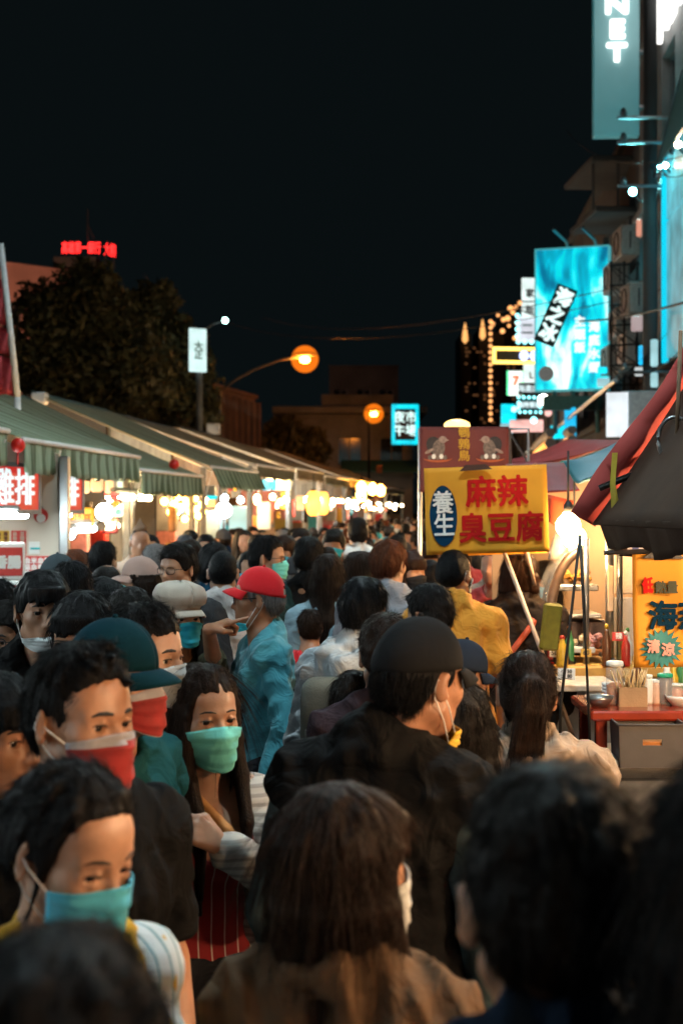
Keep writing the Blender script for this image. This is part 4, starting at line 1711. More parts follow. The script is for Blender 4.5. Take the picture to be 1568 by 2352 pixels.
for i, (px, py, w, h, m_) in enumerate(((175, 1112, 16, 38, PINK_LIT), (200, 1116, 18, 34, WARM_LIT), (226, 1112, 24, 36, WARM_LIT), (252, 1114, 20, 34, WARM_LIT), (283, 1118, 18, 40, COOL_LIT))):
    psign(px, py, w, h, 12.8 + i * .55, m_, ['pink', 'peach', 'warm', 'cream', 'pale blue'][i] + ' lit picture board under the long green valance, number %s in the row' % ['one', 'two', 'three', 'four', 'five'][i], nrm=(.5, -1, 0), name='picture_board')
# goods on the counters
GOODS = [mat('food_cream', (.62, .50, .34), vary=.25), mat('food_gold', (.55, .26, .05), vary=.3), mat('food_brown', (.22, .09, .03), vary=.3), mat('food_red', (.42, .05, .03), vary=.25), mat('food_green', (.10, .22, .05), vary=.3)]


def tray(p, label, r, seed, group):
    e = empty('food_tray', p, 0, label, 'tray', group)
    mb = MB()
    mb.box((0, 0, .02), (r * 2.2, r * 1.6, .04), 0, .01)
    mb.build('tray_base', STEEL, e)
    g_ = random.Random(seed)
    for i in range(7):
        b = MB()
        b.ball((g_.uniform(-r, r) * .8, g_.uniform(-r, r) * .55, .06 + g_.uniform(0, .05)), r * .30, 8, 6)
        b.build('food_piece', g_.choice(GOODS), e, True)


for i, d in enumerate((10.9, 12.0, 13.0, 14.1, 15.8, 17.0, 19.6, 21.0)):
    tray(st(-3.3, d, .94), 'steel tray heaped with snacks on the counter %s' % ['left of the menu wall', 'under the amber lit sign', 'below the white globe lamp', 'below the wine red poster', 'of the dark backdrop stall, near end', 'of the dark backdrop stall, far end', 'below the amber lamps, near end', 'below the amber lamps, far end'][i], .2, i, 'snack trays on the left counters')
# dark backdrop stall: amber lamps
src = None
gnm = 'amber lamps hanging at the flared valance stall'
gl = random.Random(4)
amber = [(378, 1152, 17.5), (400, 1158, 18.0), (392, 1176, 18.2), (418, 1165, 19.0), (425, 1150, 19.2), (438, 1158, 19.5), (436, 1176, 19.4), (450, 1170, 20.0), (446, 1148, 20.0), (461, 1160, 20.4), (468, 1176, 20.5), (425, 1192, 19.0), (410, 1142, 18.6), (455, 1185, 20.2)]
for i, (px, py, d) in enumerate(amber):
    e = bulb_lamp(at(px, py, d), BULB_A, 'amber bulb hanging in the crowded lamp cluster of the flared valance stall', gnm, r=.045, src=src)
    src = src or e
psign(422, 1168, 36, 24, 19.8, glow('pale_blue_lit', (.5, .85, 1.0), .9), 'pale blue lit panel among the amber lamps', '', nrm=(.1, -1, 0))
psign(330, 1185, 60, 100, 16.4, DARK, 'tall dark board behind the performer with the pointed hat', nrm=(.2, -1, 0), name='dark_board')
psign(395, 1192, 16, 60, 17.8, mat('timber_warm', (.25, .13, .06)), 'narrow brown board beside the dark board', name='timber_board')
psign(486, 1155, 22, 16, 20.5, WHITEP, 'white menu panel with a teal header past the amber lamps')
psign(487, 1142, 26, 8, 20.5, CYAN_LIT, 'thin teal lit header above the white menu panel')
psign(483, 1206, 46, 66, 21.0, mat('pale_blue_panel', (.22, .30, .32)), 'pale blue panel standing behind the crowd past the amber lamps', name='panel_board')
psign(512, 1210, 14, 70, 21.6, COOL_LIT, 'tall narrow lit column with print beside the globe lamp post')
psign(548, 1196, 44, 68, 23.5, COOL_LIT, 'wide cool lit menu board past the globe lamp post')
psign(580, 1214, 20, 60, 24.5, ORANGE_LIT, 'orange lit column beyond the cool lit menu board')
psign(606, 1185, 32, 64, 25.5, WHITEP, 'white lit stall panel beyond the orange column')
for px, py, w, h, d, m_, lab in ((530, 1112, 12, 30, 22, RED_LIT, 'red lit blade sign with a white square under the flared valance end'), (541, 1110, 8, 36, 22.2, YEL_LIT, 'thin yellow framed blade sign next to the red one'),
                                 (566, 1102, 16, 18, 25, ORANGE_LIT, 'orange lit box sign high under the olive awning'), (583, 1101, 12, 18, 25.2, GREEN_LIT, 'green lit box sign beside the orange one'),
                                 (576, 1120, 22, 14, 25.1, PINK_LIT, 'pink lit box sign below the orange and green ones'), (612, 1114, 20, 24, 26, BLUE_LIT, 'blue lit box sign, left of a pair'), (630, 1112, 12, 26, 26.2, BLUE_LIT, 'narrow blue lit box sign, right of a pair'),
                                 (650, 1112, 32, 26, 27, glow('bright_amber_lit', (1.0, .66, .22), 7), 'bright amber framed box sign under the olive awning'), (656, 1150, 22, 40, 28, YEL_LIT, 'tall yellow lit panel below the bright amber sign'), (690, 1155, 18, 34, 29, WARM_LIT, 'warm lit panel beside the paper lanterns')):
    psign(px, py, w, h, d, m_, lab)
tube_lamp(at(610, 1092, 25.5), at(648, 1104, 27.5), TUBE_W, 'slanting warm tube lamp above the bright amber box sign', r=.06)
for i, (px, py, d) in enumerate(((720, 1156, 29), (742, 1156, 31))):
    e = empty('paper_lantern', at(px, py, d), 0, ['larger amber paper lantern hanging far down the left row', 'smaller amber paper lantern right of the larger one'][i], 'lantern', 'paper lanterns')
    b = MB()
    r_ = .16 - .03 * i
    b.lathe([(.05, -.26), (r_ * .8, -.2), (r_, -.05), (r_, .05), (r_ * .8, .2), (.05, .26)], (0, 0, 0), 14)
    b.build('paper_body', glow('lantern_amber', (1.0, .42, .06), 3.2, .3), e, True)
    b = MB()
    for z in (-.27, .27):
        b.lathe([(.06, z - .02), (.06, z + .02)], (0, 0, 0), 10)
    b.tube([(0, 0, .28), (0, 0, .6)], .01, 5)
    b.build('lantern_cap', CABLE, e)
# small lit cards and bags pinned up all along the row
cg = random.Random(21)
CARDS = [('amber', YEL_LIT), ('red', RED_LIT), ('cream', WARM_LIT), ('pale blue', COOL_LIT), ('pink', PINK_LIT), ('orange', ORANGE_LIT), ('white', WHITEP), ('teal', CLUTTER[3]), ('brown', CLUTTER[5])]
for i in range(34):
    px = cg.uniform(142, 900)
    d = 13.0 + (px - 142) / 758 * 26 + cg.uniform(-.5, 1.5)
    k = 13.5 / d
    nm_, m_ = CARDS[i % len(CARDS)]
    psign(px, 1176 - cg.uniform(-34, 62) * (.35 + .65 * k), cg.uniform(10, 22) * k, cg.uniform(14, 34) * k, d, m_, 'small %s card pinned up among the lamps of the left stalls' % nm_, cg.choice(('', '麵', '湯', '茶', '飯')), .6, INK if m_ is not RED_LIT else WHITE_INK, nrm=(.35, -1, 0), name='stall_card', cat='card', group='cards pinned up in the left stalls', bold=.002)
# strings of bulbs and tubes down the row
srcW = bulb_lamp(st(-3.05, 23.5, 2.18), BULB_W, 'warm bare bulb in the long row under the left awnings', 'bare bulbs under the left awnings', r=.05)
srcC = bulb_lamp(st(-3.1, 20.9, 2.15), BULB_C, 'cool white bare bulb in the long row under the left awnings', 'bare bulbs under the left awnings', r=.05)
for i in range(13):
    bulb_lamp(st(-3.25 - .5 * gl.random(), 12.3 + i * .85 + gl.uniform(-.2, .2), 2.06 + gl.uniform(-.14, .1)), None, 'warm bare bulb in the long row under the left awnings', 'bare bulbs under the left awnings', src=srcW)
d = 24.2
i = 0
while d < 60:
    bulb_lamp(st(-3.02 - .5 * gl.random(), d, 2.15 + gl.uniform(-.12, .12)), None, ('warm' if i % 3 else 'cool white') + ' bare bulb in the long row under the left awnings', 'bare bulbs under the left awnings', src=srcW if i % 3 else srcC)
    d += gl.uniform(.7, 1.3) * (1 + (d - 24) / 40)
    i += 1
for i, d in enumerate((30, 34, 38, 42, 46, 50, 54, 58)):
    tube_lamp(st(-2.9, d, 2.22), st(-2.9, d + 1.6, 2.22), TUBE_W if i % 3 else TUBE_C, 'bright tube lamp %s along the far left row' % ['first', 'second', 'third', 'fourth', 'fifth', 'sixth', 'seventh', 'eighth'][i], 'tube lamps along the far left row', r=.035)
for px, py, d in ((830, 1118, 38), (855, 1121, 41), (874, 1124, 44), (829, 1136, 39)):
    bulb_lamp(at(px, py, d), None, 'large amber lamp hanging where the left row narrows', 'large amber lamps', src=bulb_lamp(at(px, py + 6, d + 2), BULB_A, 'large amber lamp hanging where the left row narrows', 'large amber lamps', r=.13))
# left stalls beside the camera keep the same tube lamps
TUBE_N = glow('tube_near', (.80, .97, 1.0), 95)
for i, d in enumerate((-1.4, 1.0, 3.2, 5.6, 8.0)):
    tube_lamp(st(-3.10, d, 2.24), st(-3.10, d + 1.2, 2.24), TUBE_N, 'tube lamp under the nearest left awnings', 'tube lamps of the nearest left stalls', r=.022)
# small fittings on the roofs
for i, (px, py, d, w, h) in enumerate(((92, 915, 19, .20, .16), (290, 962, 24, .16, .12), (490, 985, 33, .3, .25))):
    e = empty('roof_box', at(px, py, d), 0, ['pale', 'blue grey', 'white domed'][i] + ' utility box on the roof ridge of the left stalls', 'box')
    b = MB()
    b.box((0, 0, 0), (w, w, h), 0, .02)
    b.build('casing', WHITEP if i != 1 else POST, e)
    b = MB()
    b.tube([(0, 0, -h / 2), (.0, 0, -h / 2 - .5)], .02, 6)
    b.build('stand', POST, e)
for i, (px, py, d) in enumerate(((42, 1023, 10.4), (400, 1067, 17.6))):
    b = MB()
    b.ball((0, 0, 0), .055 + .01 * i, 12, 8)
    b.tube([(0, 0, -.04), (0, 0, -.14)], .008, 5)
    q = thing_mb('red_ball', b, mat('red_plastic', (.6, .015, .01), rough=.35), ['bright red ball on the corner of the first green awning', 'dull red ball on the corner of the flared awning'][i], 'ball', smooth=True)
    q.location = at(px, py, d)
# ------------------------------------------------------------------ buildings and the skyline
CONC = mat('old_concrete', (.24, .235, .23), rough=.85, vary=.3, scale=.8, bump=.3, bscale=12)
CONC_D = mat('dark_concrete', (.065, .070, .072), rough=.85, vary=.3, scale=.8, bump=.3, bscale=12)
GLASS_D = mat('dark_window', (.012, .014, .016), rough=.12, spec=.6, vary=.1, bump=0)
TIN = mat('tin_roof', (.20, .20, .20), rough=.5, metal=.4, vary=.25, scale=2)
TEAL_TIN = mat('teal_tin', (.04, .16, .17), rough=.6, vary=.2)


def wall_windows(root, M, w, h, floors, cols, ww, wh, base=1.0, m=CONC, ledge=True, top=.4, deep=.18, wname='window'):
    """a facade in the local frame M (x right, y up, z out) with recessed windows"""
    Q = M.to_3x3()
    o = M.translation - root.location

    def put(mb, name, mm, par):
        mb.v = [tuple(Q @ Vector(v) + o) for v in mb.v]
        return mb.build(name, mm, par)
    mb = MB()
    fh_ = (h - base - top) / floors
    xs = [-w / 2 + w * (i + .5) / cols for i in range(cols)]
    mb.box((0, base / 2, -.15), (w, base, .3))
    for f in range(floors):
        y0 = base + f * fh_
        lo, hi = (fh_ - wh) * .5, (fh_ - wh) * .5
        mb.box((0, y0 + lo / 2, -.15), (w, lo, .3))
        mb.box((0, y0 + fh_ - hi / 2, -.15), (w, hi, .3))
        ed = [-w / 2] + [v for x in xs for v in (x - ww / 2, x + ww / 2)] + [w / 2]
        for i in range(0, len(ed), 2):
            if ed[i + 1] - ed[i] > .01:
                mb.box(((ed[i] + ed[i + 1]) / 2, y0 + fh_ / 2, -.15), (ed[i + 1] - ed[i], wh, .3))
    mb.box((0, h - top / 2, -.15), (w, top, .3))
    wl = put(mb, 'wall', m, root)
    if ledge:
        for f in range(floors + 1):
            l = MB()
            l.box((0, base + f * fh_ if f < floors else h + .06, .06), (w + .1, .16, .16), 0, .02)
            put(l, 'ledge', m, root)
    wmesh = fmesh = None
    for f in range(floors):
        for x in xs:
            c = Vector((x, base + f * fh_ + fh_ / 2, -deep))
            if wmesh is None:
                a = MB()
                a.box((0, 0, -.02), (ww, wh, .04))
                a.v = [tuple(Q @ Vector(v)) for v in a.v]
                q = a.build(wname, GLASS_D, root)
                wmesh = q.data
                a = MB()
                for (cx, cy_, sx, sy) in ((0, wh / 2 - .03, ww, .06), (0, -wh / 2 + .03, ww, .06), (-ww / 2 + .03, 0, .06, wh - .12), (ww / 2 - .03, 0, .06, wh - .12), (0, 0, .05, wh - .12)):
                    a.box((cx, cy_, .025), (sx, sy, .05))
                a.v = [tuple(Q @ Vector(v)) for v in a.v]
                p = a.build('window_frame', POST, q)
                fmesh = p.data
            else:
                q = link(bpy.data.objects.new(wname, wmesh), root)
                p = link(bpy.data.objects.new('window_frame', fmesh), q)
            q.location = Q @ c + o
    return wl


# dark building closing the street
c = at(845, 1176, 70)
e = empty('building', (c.x - .3, 70, 0), 0, 'dark low building with a flat roof slab that closes the street behind the sodium lamps', 'building')
M = frame((c.x - .9, 70, 0), (.05, -1, 0))
wall_windows(e, M, 6.2, 6.6, 2, 3, 1.2, 1.4, 1.2, CONC)
mb = MB()
mb.box((-.6, 3, 6.95), (7.6, 7.0, .35), 0, .05)
mb.box((-.2, 3.2, 7.5), (3.6, 4, .7), 0, .05)
mb.build('roof', CONC, e)
mb = MB()
mb.box((-.6, 3.2, 3.25), (6.0, 5.6, 6.5))
mb.build('body', CONC_D, e)
mb = MB()
mb.sheet([[(-1.0, -1.9, 3.9), (3.2, -1.9, 3.9)], [(-1.0, -.1, 4.5), (3.2, -.1, 4.5)]], .05)
mb.build('awning', TEAL_TIN, e)
e = empty('building', at(835, 1176, 95) - Vector((0, 0, 0)), 0, 'darker taller block rising just behind the flat roofed building', 'building')
e.location.z = 0
M = frame((e.location.x, 95, 0), (0, -1, 0))
wall_windows(e, M, 4.6, 11.6, 3, 3, .9, 1.3, 2, CONC_D, top=.6)
mb = MB()
mb.box((0, 2.6, 5.6), (4.5, 4.6, 11.2))
mb.build('body', CONC_D, e)
# cyan sign on the dark building
e, Q = psign(930, 975, 62, 92, 66, DARK, 'cyan framed lit sign with four white characters on the dark building', nrm=(.03, -1, 0))
M3 = Q.to_3x3()
w, h = 62 / FPX * 66, 92 / FPX * 66
fm = MB()
for (cx, cy_, sx, sy) in ((0, h / 2 - .1, w, .20), (0, -h / 2 + .1, w, .20), (-w / 2 + .08, 0, .16, h - .4), (w / 2 - .08, 0, .16, h - .4)):
    fm.box((cx, cy_, .04), (sx, sy, .08), 0, .02)
fm.v = [tuple(M3 @ Vector(v)) for v in fm.v]
fm.build('neon_frame', CYAN_LIT, e)
text('lettering', '夜市\n牛場', .56, on(Q, 0, 0, .02), glow('pale_cyan_ink', (.7, 1.0, .95), 1.3), e, bold=.006, space=1.1)
# brown building on the left, pilasters
e = empty('building', at(538, 1176, 60), 0, 'brown building with tall pilasters lit by the sodium lamp left of it', 'building')
e.location.z = 0
A, B_ = at(486, 1176, 56), at(586, 1176, 62)
A.z = B_.z = 0
dv = B_ - A
M = frame((A + B_) / 2, (dv.y, -dv.x, 0))
BRICKISH = mat('brown_render', (.30, .19, .15), rough=.85, vary=.25, scale=1.2, bump=.2, bscale=10)
wall_windows(e, M, dv.length, 6.9, 1, 7, .55, 3.2, 3.0, BRICKISH, top=.7)
mb = MB()
n = Vector((-dv.y, dv.x, 0)).normalized()
a, b_ = A - e.location + n * .3, B_ - e.location + n * .3
mb.poly([a, b_, b_ + n * 7, a + n * 7], (0, 0, 1), 6.8)
mb.build('body', BRICKISH, e)
mb = MB()
for i in range(8):
    p = a + (b_ - a) * (i / 7) - n * .42
    mb.box((p.x, p.y, 3.4), (.22, .22, 6.6), math.atan2(dv.y, dv.x))
mb.build('pilasters', BRICKISH, e)
# left far building with the red letters
e = empty('building', at(110, 1176, 92), 0, 'large pale building far left behind the trees with red roof letters', 'building')
e.location.z = 0
A, B_ = at(-90, 1176, 90), at(196, 1176, 96)
A.z = B_.z = 0
dv = B_ - A
M = frame((A + B_) / 2, (dv.y, -dv.x, 0))
PINKC = mat('pinkish_concrete', (.42, .27, .24), rough=.85, vary=.2, scale=.5)
wall_windows(e, M, dv.length, 18.0, 5, 6, 1.0, 1.5, 1.0, PINKC, top=1.6)
n = Vector((-dv.y, dv.x, 0)).normalized()
mb = MB()
a, b_ = A - e.location + n * .3, B_ - e.location + n * .3
mb.poly([a, b_, b_ + n * 12, a + n * 12], (0, 0, 1), 17.8)
mb.build('body', PINKC, e)
mb = MB()
p0, p1 = at(140, 600, 98), at(235, 600, 98)
mb.box(((p0.x + p1.x) / 2 - e.location.x, 6, 18.0), ((p1.x - p0.x), 5, 2.2))
mb.build('penthouse', CONC_D, e)
e = empty('roof_sign', at(190, 572, 97), 0, 'red glowing letters in two faces on the far left rooftop', 'sign')
RED_ROOF = glow('red_roof_letter', (1.0, .022, .02), 3.5)
M = frame(e.location, (0, -1, 0))
text('lettering', '高雄第一銀行', .86, Matrix.Translation(at(187, 571, 97) - e.location) @ M.to_3x3().to_4x4(), RED_ROOF, e, bold=.008, sx=.52)
text('lettering', '大樓', .95, Matrix.Translation(at(253, 576, 98) - e.location) @ frame((0, 0, 0), (.8, -.6, 0)).to_3x3().to_4x4(), RED_ROOF, e, bold=.008, sx=.6)
mb = MB()
for px in (150, 175, 205, 228, 243, 262):
    q = at(px, 572, 97.2) - e.location
    mb.box((q.x, .2, -.5), (.06, .06, 1.6))
mb.tube([at(202, 565, 97.5) - e.location, at(202, 480, 97.5) - e.location], .04, 5)
mb.tube([at(202, 515, 97.5) - e.location, at(216, 548, 97.5) - e.location], .03, 5)
mb.build('sign_frame', CONC_D, e)
# tower at the end, with strings of lamps
e = empty('tower', at(1130, 1176, 260), 0, 'dark distant tower strung with small warm lamps behind the signs', 'tower')
e.location.z = 0
X = lambda px: (px - 784) / FPX * 260 - e.location.x
Zt = lambda py: CAM_Z - (py - 1176) / FPX * 260
TOW = mat('tower_dark', (.012, .013, .016), rough=.7, vary=.15, scale=.1)
mb = MB()
for x0, x1, y in ((1058, 1082, 765), (1082, 1100, 790), (1100, 1122, 752), (1122, 1160, 760), (1160, 1195, 712), (1195, 1240, 735)):
    mb.box(((X(x0) + X(x1)) / 2, 6 + (x0 % 7), Zt(y) / 2), (X(x1) - X(x0) - .02, 12, Zt(y)))
mb.build('body', TOW, e)
LAMP_T = glow('tower_lamp', (1.0, .42, .14), 1.5)
LAMP_TB = glow('tower_lamp_big', (1.0, .46, .14), 1.1)
proto = None
spots = [(1123, y,   .34) for y in range(742, 980, 14)] + [(1128, 748, .4), (1168, 712, .5), (1174, 722, .4), (1180, 710, .4), (1162, 735, .5), (1152, 738, .4), (1185, 745, .5), (1165, 752, .3), (1150, 764, .45), (1178, 780, .4), (1140, 728, .3), (1190, 700, .4)]
for i, (px, py, r) in enumerate(spots):
    if proto is None:
        b = MB()
        b.ball((0, 0, 0), 1.0, 10, 6)
        proto = b.build('lamp', LAMP_T, e, True)
        q = proto
    else:
        q = link(bpy.data.objects.new('lamp', proto.data), e)
    q.location = (X(px), -2.2, Zt(py))
    q.scale = (r, r, r)
win = None
wr_ = random.Random(8)
for i in range(46):
    px, py = wr_.choice((1063, 1070, 1077, 1088, 1095, 1105, 1112, 1132, 1140, 1150, 1166, 1178)) + wr_.uniform(-1, 1), wr_.randrange(800, 980, 9)
    if win is None:
        b = MB()
        b.box((0, 0, 0), (.40, .1, .34))
        win = b.build('window', glow('tower_window', (.9, .40, .16), .10), e)
        q = win
    else:
        q = link(bpy.data.objects.new('window', win.data), e)
    q.location = (X(px), -.4, Zt(py))
for px, py in ((1066, 768), (1106, 760)):
    b = MB()
    b.lathe([(.1, -1.8), (.55, -1.2), (.42, .2), (.2, 1.4), (.05, 2.0)], (X(px), -1.2, Zt(py)), 10)
    b.build('crown_lamp', LAMP_TB, e, True)

# right side: tall facade with the blade signs
e = empty('building', st_r(4.2, 24, 0), 0, 'tall dark building on the right carrying the large white letters', 'building')
RF = mat('grey_tile_wall', (.20, .21, .21), rough=.55, vary=.22, scale=2, bump=.2, bscale=20)
A, B_ = st_r(4.1, 16.5), st_r(4.1, 27.5)
dv = B_ - A
M = frame((A + B_) / 2, (-dv.y, dv.x, 0))
wall_windows(e, M, dv.length, 17.5, 4, 5, 1.3, 1.6, 4.5, RF, top=.8)
mb = MB()
n = Vector((dv.y, -dv.x, 0)).normalized()
a, b_ = A - e.location + n * .32, B_ - e.location + n * .32
mb.poly([b_, a, a + n * 7, b_ + n * 7][::-1], (0, 0, 1), 17.4)
mb.build('body', CONC_D, e)
e = empty('building', st_r(4.2, 33, 0), 0, 'lower dark building with a projecting balcony behind the cyan billboard', 'building')
A, B_ = st_r(4.15, 27.6), st_r(4.15, 40.5)
dv = B_ - A
M = frame((A + B_) / 2, (-dv.y, dv.x, 0))
wall_windows(e, M, dv.length, 9.6, 2, 6, 1.1, 1.6, 4.0, CONC_D, top=.8)
mb = MB()
a, b_ = A - e.location + n * .32, B_ - e.location + n * .32
mb.poly([b_, a, a + n * 7, b_ + n * 7][::-1], (0, 0, 1), 9.5)
mb.build('body', CONC_D, e)
p = at(1375, 450, 31) - e.location
mb = MB()
mb.box((p.x + .1, p.y - 1, p.z + .25), (1.5, 2.6, .12), .06, .02)
mb.box((p.x + .1, p.y - 1, p.z - .75), (1.3, 2.4, .12), .06, .02)
for dx in (-.5, 0, .5):
    mb.box((p.x + dx, p.y - 2.1, p.z - .25), (.05, .05, 1.0))
mb.build('balcony', CONC_D, e)
mb = MB()
for px in (1478, 1494):
    q = at(px, 1176, 26.8) - e.location
    mb.tube([(q.x, q.y - 1.2, 3.0), (q.x, q.y - 1.2, 13.5)], .06, 8)
mb.build('drain_pipe', POST, e)
e = empty('building', st_r(4.2, 52, 0), 0, 'row of low shop houses beyond the cyan billboard on the right', 'building')
A, B_ = st_r(4.2, 40.7), st_r(4.2, 75)
dv = B_ - A
M = frame((A + B_) / 2, (-dv.y, dv.x, 0))
wall_windows(e, M, dv.length, 6.3, 1, 10, 1.2, 1.5, 3.6, CONC_D, top=.6)
mb = MB()
a, b_ = A - e.location + n * .32, B_ - e.location + n * .32
mb.poly([b_, a, a + n * 6, b_ + n * 6][::-1], (0, 0, 1), 6.2)
mb.build('body', CONC_D, e)

# NET blade sign
dN = 25.0
w, h = 104 / FPX * dN, 520 / FPX * dN
M = frame(at(1415, 52, dN), (-.05, -1, 0))
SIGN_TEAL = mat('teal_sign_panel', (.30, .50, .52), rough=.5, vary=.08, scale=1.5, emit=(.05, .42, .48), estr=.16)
e, Q = board('blade_sign', M, w, h, .22, SIGN_TEAL, 'tall grey teal blade sign with stacked white letters NET at the top right', 'sign')
WL = glow('white_letter', (1.0, .97, .93), 1.5)
for ch, py in (('N', 14), ('E', 70), ('T', 124)):
    text('letter', ch, .43, on(Q, 0, (52 - py) / FPX * dN, .03), WL, e, bold=.022, depth=.03, sx=1.32)
for py in (210, 432):
    q = MB()
    p0 = at(1466, py / 1.7417, dN) - e.location
    p1 = at(1500, py / 1.7417, dN) - e.location
    q.tube([p0, p1], .045, 6)
    q.build('bracket', STEEL, e)
# the same name in big letters along the facade, seen edge on
e = empty('facade_letters', st_r(3.92, 23.0, 13), 0, 'big white letters NET mounted along the facade, seen at a steep angle', 'sign')
M = Matrix.Translation(st_r(3.92, 23.4, 10.75) - e.location) @ frame((0, 0, 0), (-1, .06, 0)).to_3x3().to_4x4()
text('lettering', 'NET', 2.3, M, WL, e, bold=.05, depth=.12, sx=.56)
# big teal lit panel on the facade at the right edge
TEAL_LIT = glow('teal_lit_panel', (.16, .55, .64), .45, .45)
e = empty('facade_lightbox', st_r(3.85, 20.5, 6), 0, 'tall teal lit panel on the facade at the right edge of the picture', 'sign')
mb = MB()
a0, a1 = st_r(3.80, 19.0) - e.location, st_r(3.80, 22.6) - e.location
a0.z = a1.z = 0
for k, (za, zb) in enumerate(((-1.6, .55), (.6, 1.65))):
    q = MB()
    q.sheet([[a1 + Vector((0, 0, za)), a0 + Vector((0, 0, za))], [a1 + Vector((0, 0, zb)), a0 + Vector((0, 0, zb))]][::-1], -.12)
    q.build('lit_face', TEAL_LIT, e)
q = MB()
for d_ in (19.0, 22.62):
    p_ = st_r(3.78, d_) - e.location
    q.box((p_.x, p_.y, .02), (.10, .06, 3.4))
q.build('edge_frame', glow('cyan_edge', (.0, .55, .75), .9), e)
e = empty('wall_canopy', st_r(3.6, 22, 8.6), 0, 'slanting tin canopy with a teal sheen high on the right facade', 'canopy')
mb = MB()
P = lambda s, d, z: st_r(s, d, z) - e.location
mb.sheet([[P(3.60, 17, 7.3), P(3.60, 22.0, 7.3)], [P(4.05, 17, 9.0), P(4.05, 22.0, 9.0)]], .04)
mb.build('sheet', mat('teal_sheet', (.10, .30, .33), rough=.4, vary=.2), e)
mb = MB()
for d_ in (18, 19.5, 21, 22.5):
    mb = MB()
    mb.tube([P(3.60, d_, 7.24), P(4.05, d_, 8.94)], .04, 6)
    mb.build('rib', STEEL, e)
# spot lamps on the facade
FLOOD = glow('flood_teal', (.22, .95, 1.0), 1400)
FLOODW = glow('flood_warm', (1.0, .72, .45), 40)
for i, (px, py, d, m_, r, lab) in enumerate(((1452, 440, 24.4, FLOOD, .06, 'bright teal flood lamp above the balcony on the right'), (1556, 332, 20.5, FLOODW, .05, 'small warm lamp at the top of the right facade cables'),
                                            (1520, 362, 22, FLOODW, .03, 'pale lamp among the cables, upper one'), (1527, 380, 22, FLOODW, .04, 'warm lamp among the cables, lower one'), (1514, 383, 22.2, FLOOD, .03, 'teal lamp among the cables'))):
    e = empty('flood_lamp', at(px, py, d), 0, lab, 'lamp')
    b = MB()
    b.lathe([(r, 0), (r * .98, .01)], (0, 0, 0), 14, Matrix.Rotation(math.radians(100), 3, 'X'))
    b.build('lens', m_, e)
    b = MB()
    b.lathe([(r * 1.15, -.005), (r * .6, -r * 1.4), (r * .3, -r * 1.6)], (0, 0, 0), 12, Matrix.Rotation(math.radians(100), 3, 'X'))
    b.tube([(0, r * 1.2, 0), (.25, .4, -.1)], .02, 5)
    b.build('housing', POST, e)
# pole with cables in front of the facade
e = empty('utility_pole', at(1492, 1176, 23) - Vector((0, 0, CAM_Z)), 0, 'dark utility pole with brackets in front of the right facade', 'pole')
mb = MB()
mb.tube([(0, 0, 0), (0, 0, 12.5)], [.13, .10], 10)
mb.build('shaft', CONC_D, e, True)
mb = MB()
for z in (7.2, 7.9, 8.3, 4.2):
    mb.tube([(-.55, -.1, z), (.55, -.1, z)], .03, 6)
    for x in (-.45, .45):
        mb.lathe([(.05, 0), (.06, .05), (.03, .12)], (x, -.1, z + .03), 8)
mb.build('bracket', STEEL, e)
for i, (a, b_, sag) in enumerate((((1170, 697, 48), (1700, 655, 16), .5), ((520, 740, 60), (1560, 655, 24), .8), ((600, 728, 70), (1500, 640, 23), .7), ((1300, 300, 40), (1640, 335, 17), .5), ((1490, 380, 23), (1640, 345, 17), .25), ((1420, 835, 30), (1575, 790, 18), .3))):
    p0, p1 = at(*a), at(*b_)
    mb = MB()
    mb.tube([p0 + (p1 - p0) * (k / 16) + Vector((0, 0, -sag * 4 * (k / 16) * (1 - k / 16))) for k in range(17)], .009 if i else .02, 5)
    thing_mb('cable', mb, CABLE, ['black cable crossing in front of the cyan billboard', 'thin cable spanning the night sky, lower of two', 'thin cable spanning the night sky, upper of two', 'cable running to the top right corner of the facade', 'sagging cable beside the utility pole', 'cable above the red canopy'][i], 'cable')

# cyan billboard
dB = 30.0
kB = dB / 38.0
w, h = 168 / FPX * dB, 326 / FPX * dB
M = frame(at(1312, 732, dB), (-.34, -1, 0))
BB = bpy.data.materials.new('billboard_print')
BB.use_nodes = True
nt = BB.node_tree
b = nt.nodes["Principled BSDF"]
tc = nt.nodes.new("ShaderNodeTexCoord")
mp = nt.nodes.new("ShaderNodeMapping")
mp.inputs["Scale"].default_value = (1.5, 1.5, .55)
nt.links.new(tc.outputs["Object"], mp.inputs[0])
nz = nt.nodes.new("ShaderNodeTexNoise")
nz.inputs["Scale"].default_value = 1.5
nz.inputs["Detail"].default_value = 4
nz.inputs["Distortion"].default_value = .8
nt.links.new(mp.outputs[0], nz.inputs[0])
cr = nt.nodes.new("ShaderNodeValToRGB")
cr.color_ramp.elements[0].position = .34
cr.color_ramp.elements[0].color = (.0, .11, .21, 1)
cr.color_ramp.elements[1].position = .70
cr.color_ramp.elements[1].color = (.80, .95, .93, 1)
for pos, col in ((.44, (.0, .30, .42, 1)), (.52, (.0, .52, .62, 1)), (.58, (.03, .68, .76, 1)), (.64, (.42, .86, .87, 1))):
    el_ = cr.color_ramp.elements.new(pos)
    el_.color = col
sx_ = nt.nodes.new("ShaderNodeSeparateXYZ")
nt.links.new(tc.outputs["Object"], sx_.inputs[0])
ma_ = nt.nodes.new("ShaderNodeMath")
ma_.operation = 'MULTIPLY_ADD'
ma_.inputs[1].default_value = -.035
nt.links.new(sx_.outputs[2], ma_.inputs[0])
nt.links.new(nz.outputs[0], ma_.inputs[2])
nt.links.new(ma_.outputs[0], cr.inputs[0])
nt.links.new(cr.outputs[0], b.inputs["Base Color"])
nt.links.new(cr.outputs[0], b.inputs["Emission Color"])
b.inputs["Emission Strength"].default_value = 1.15
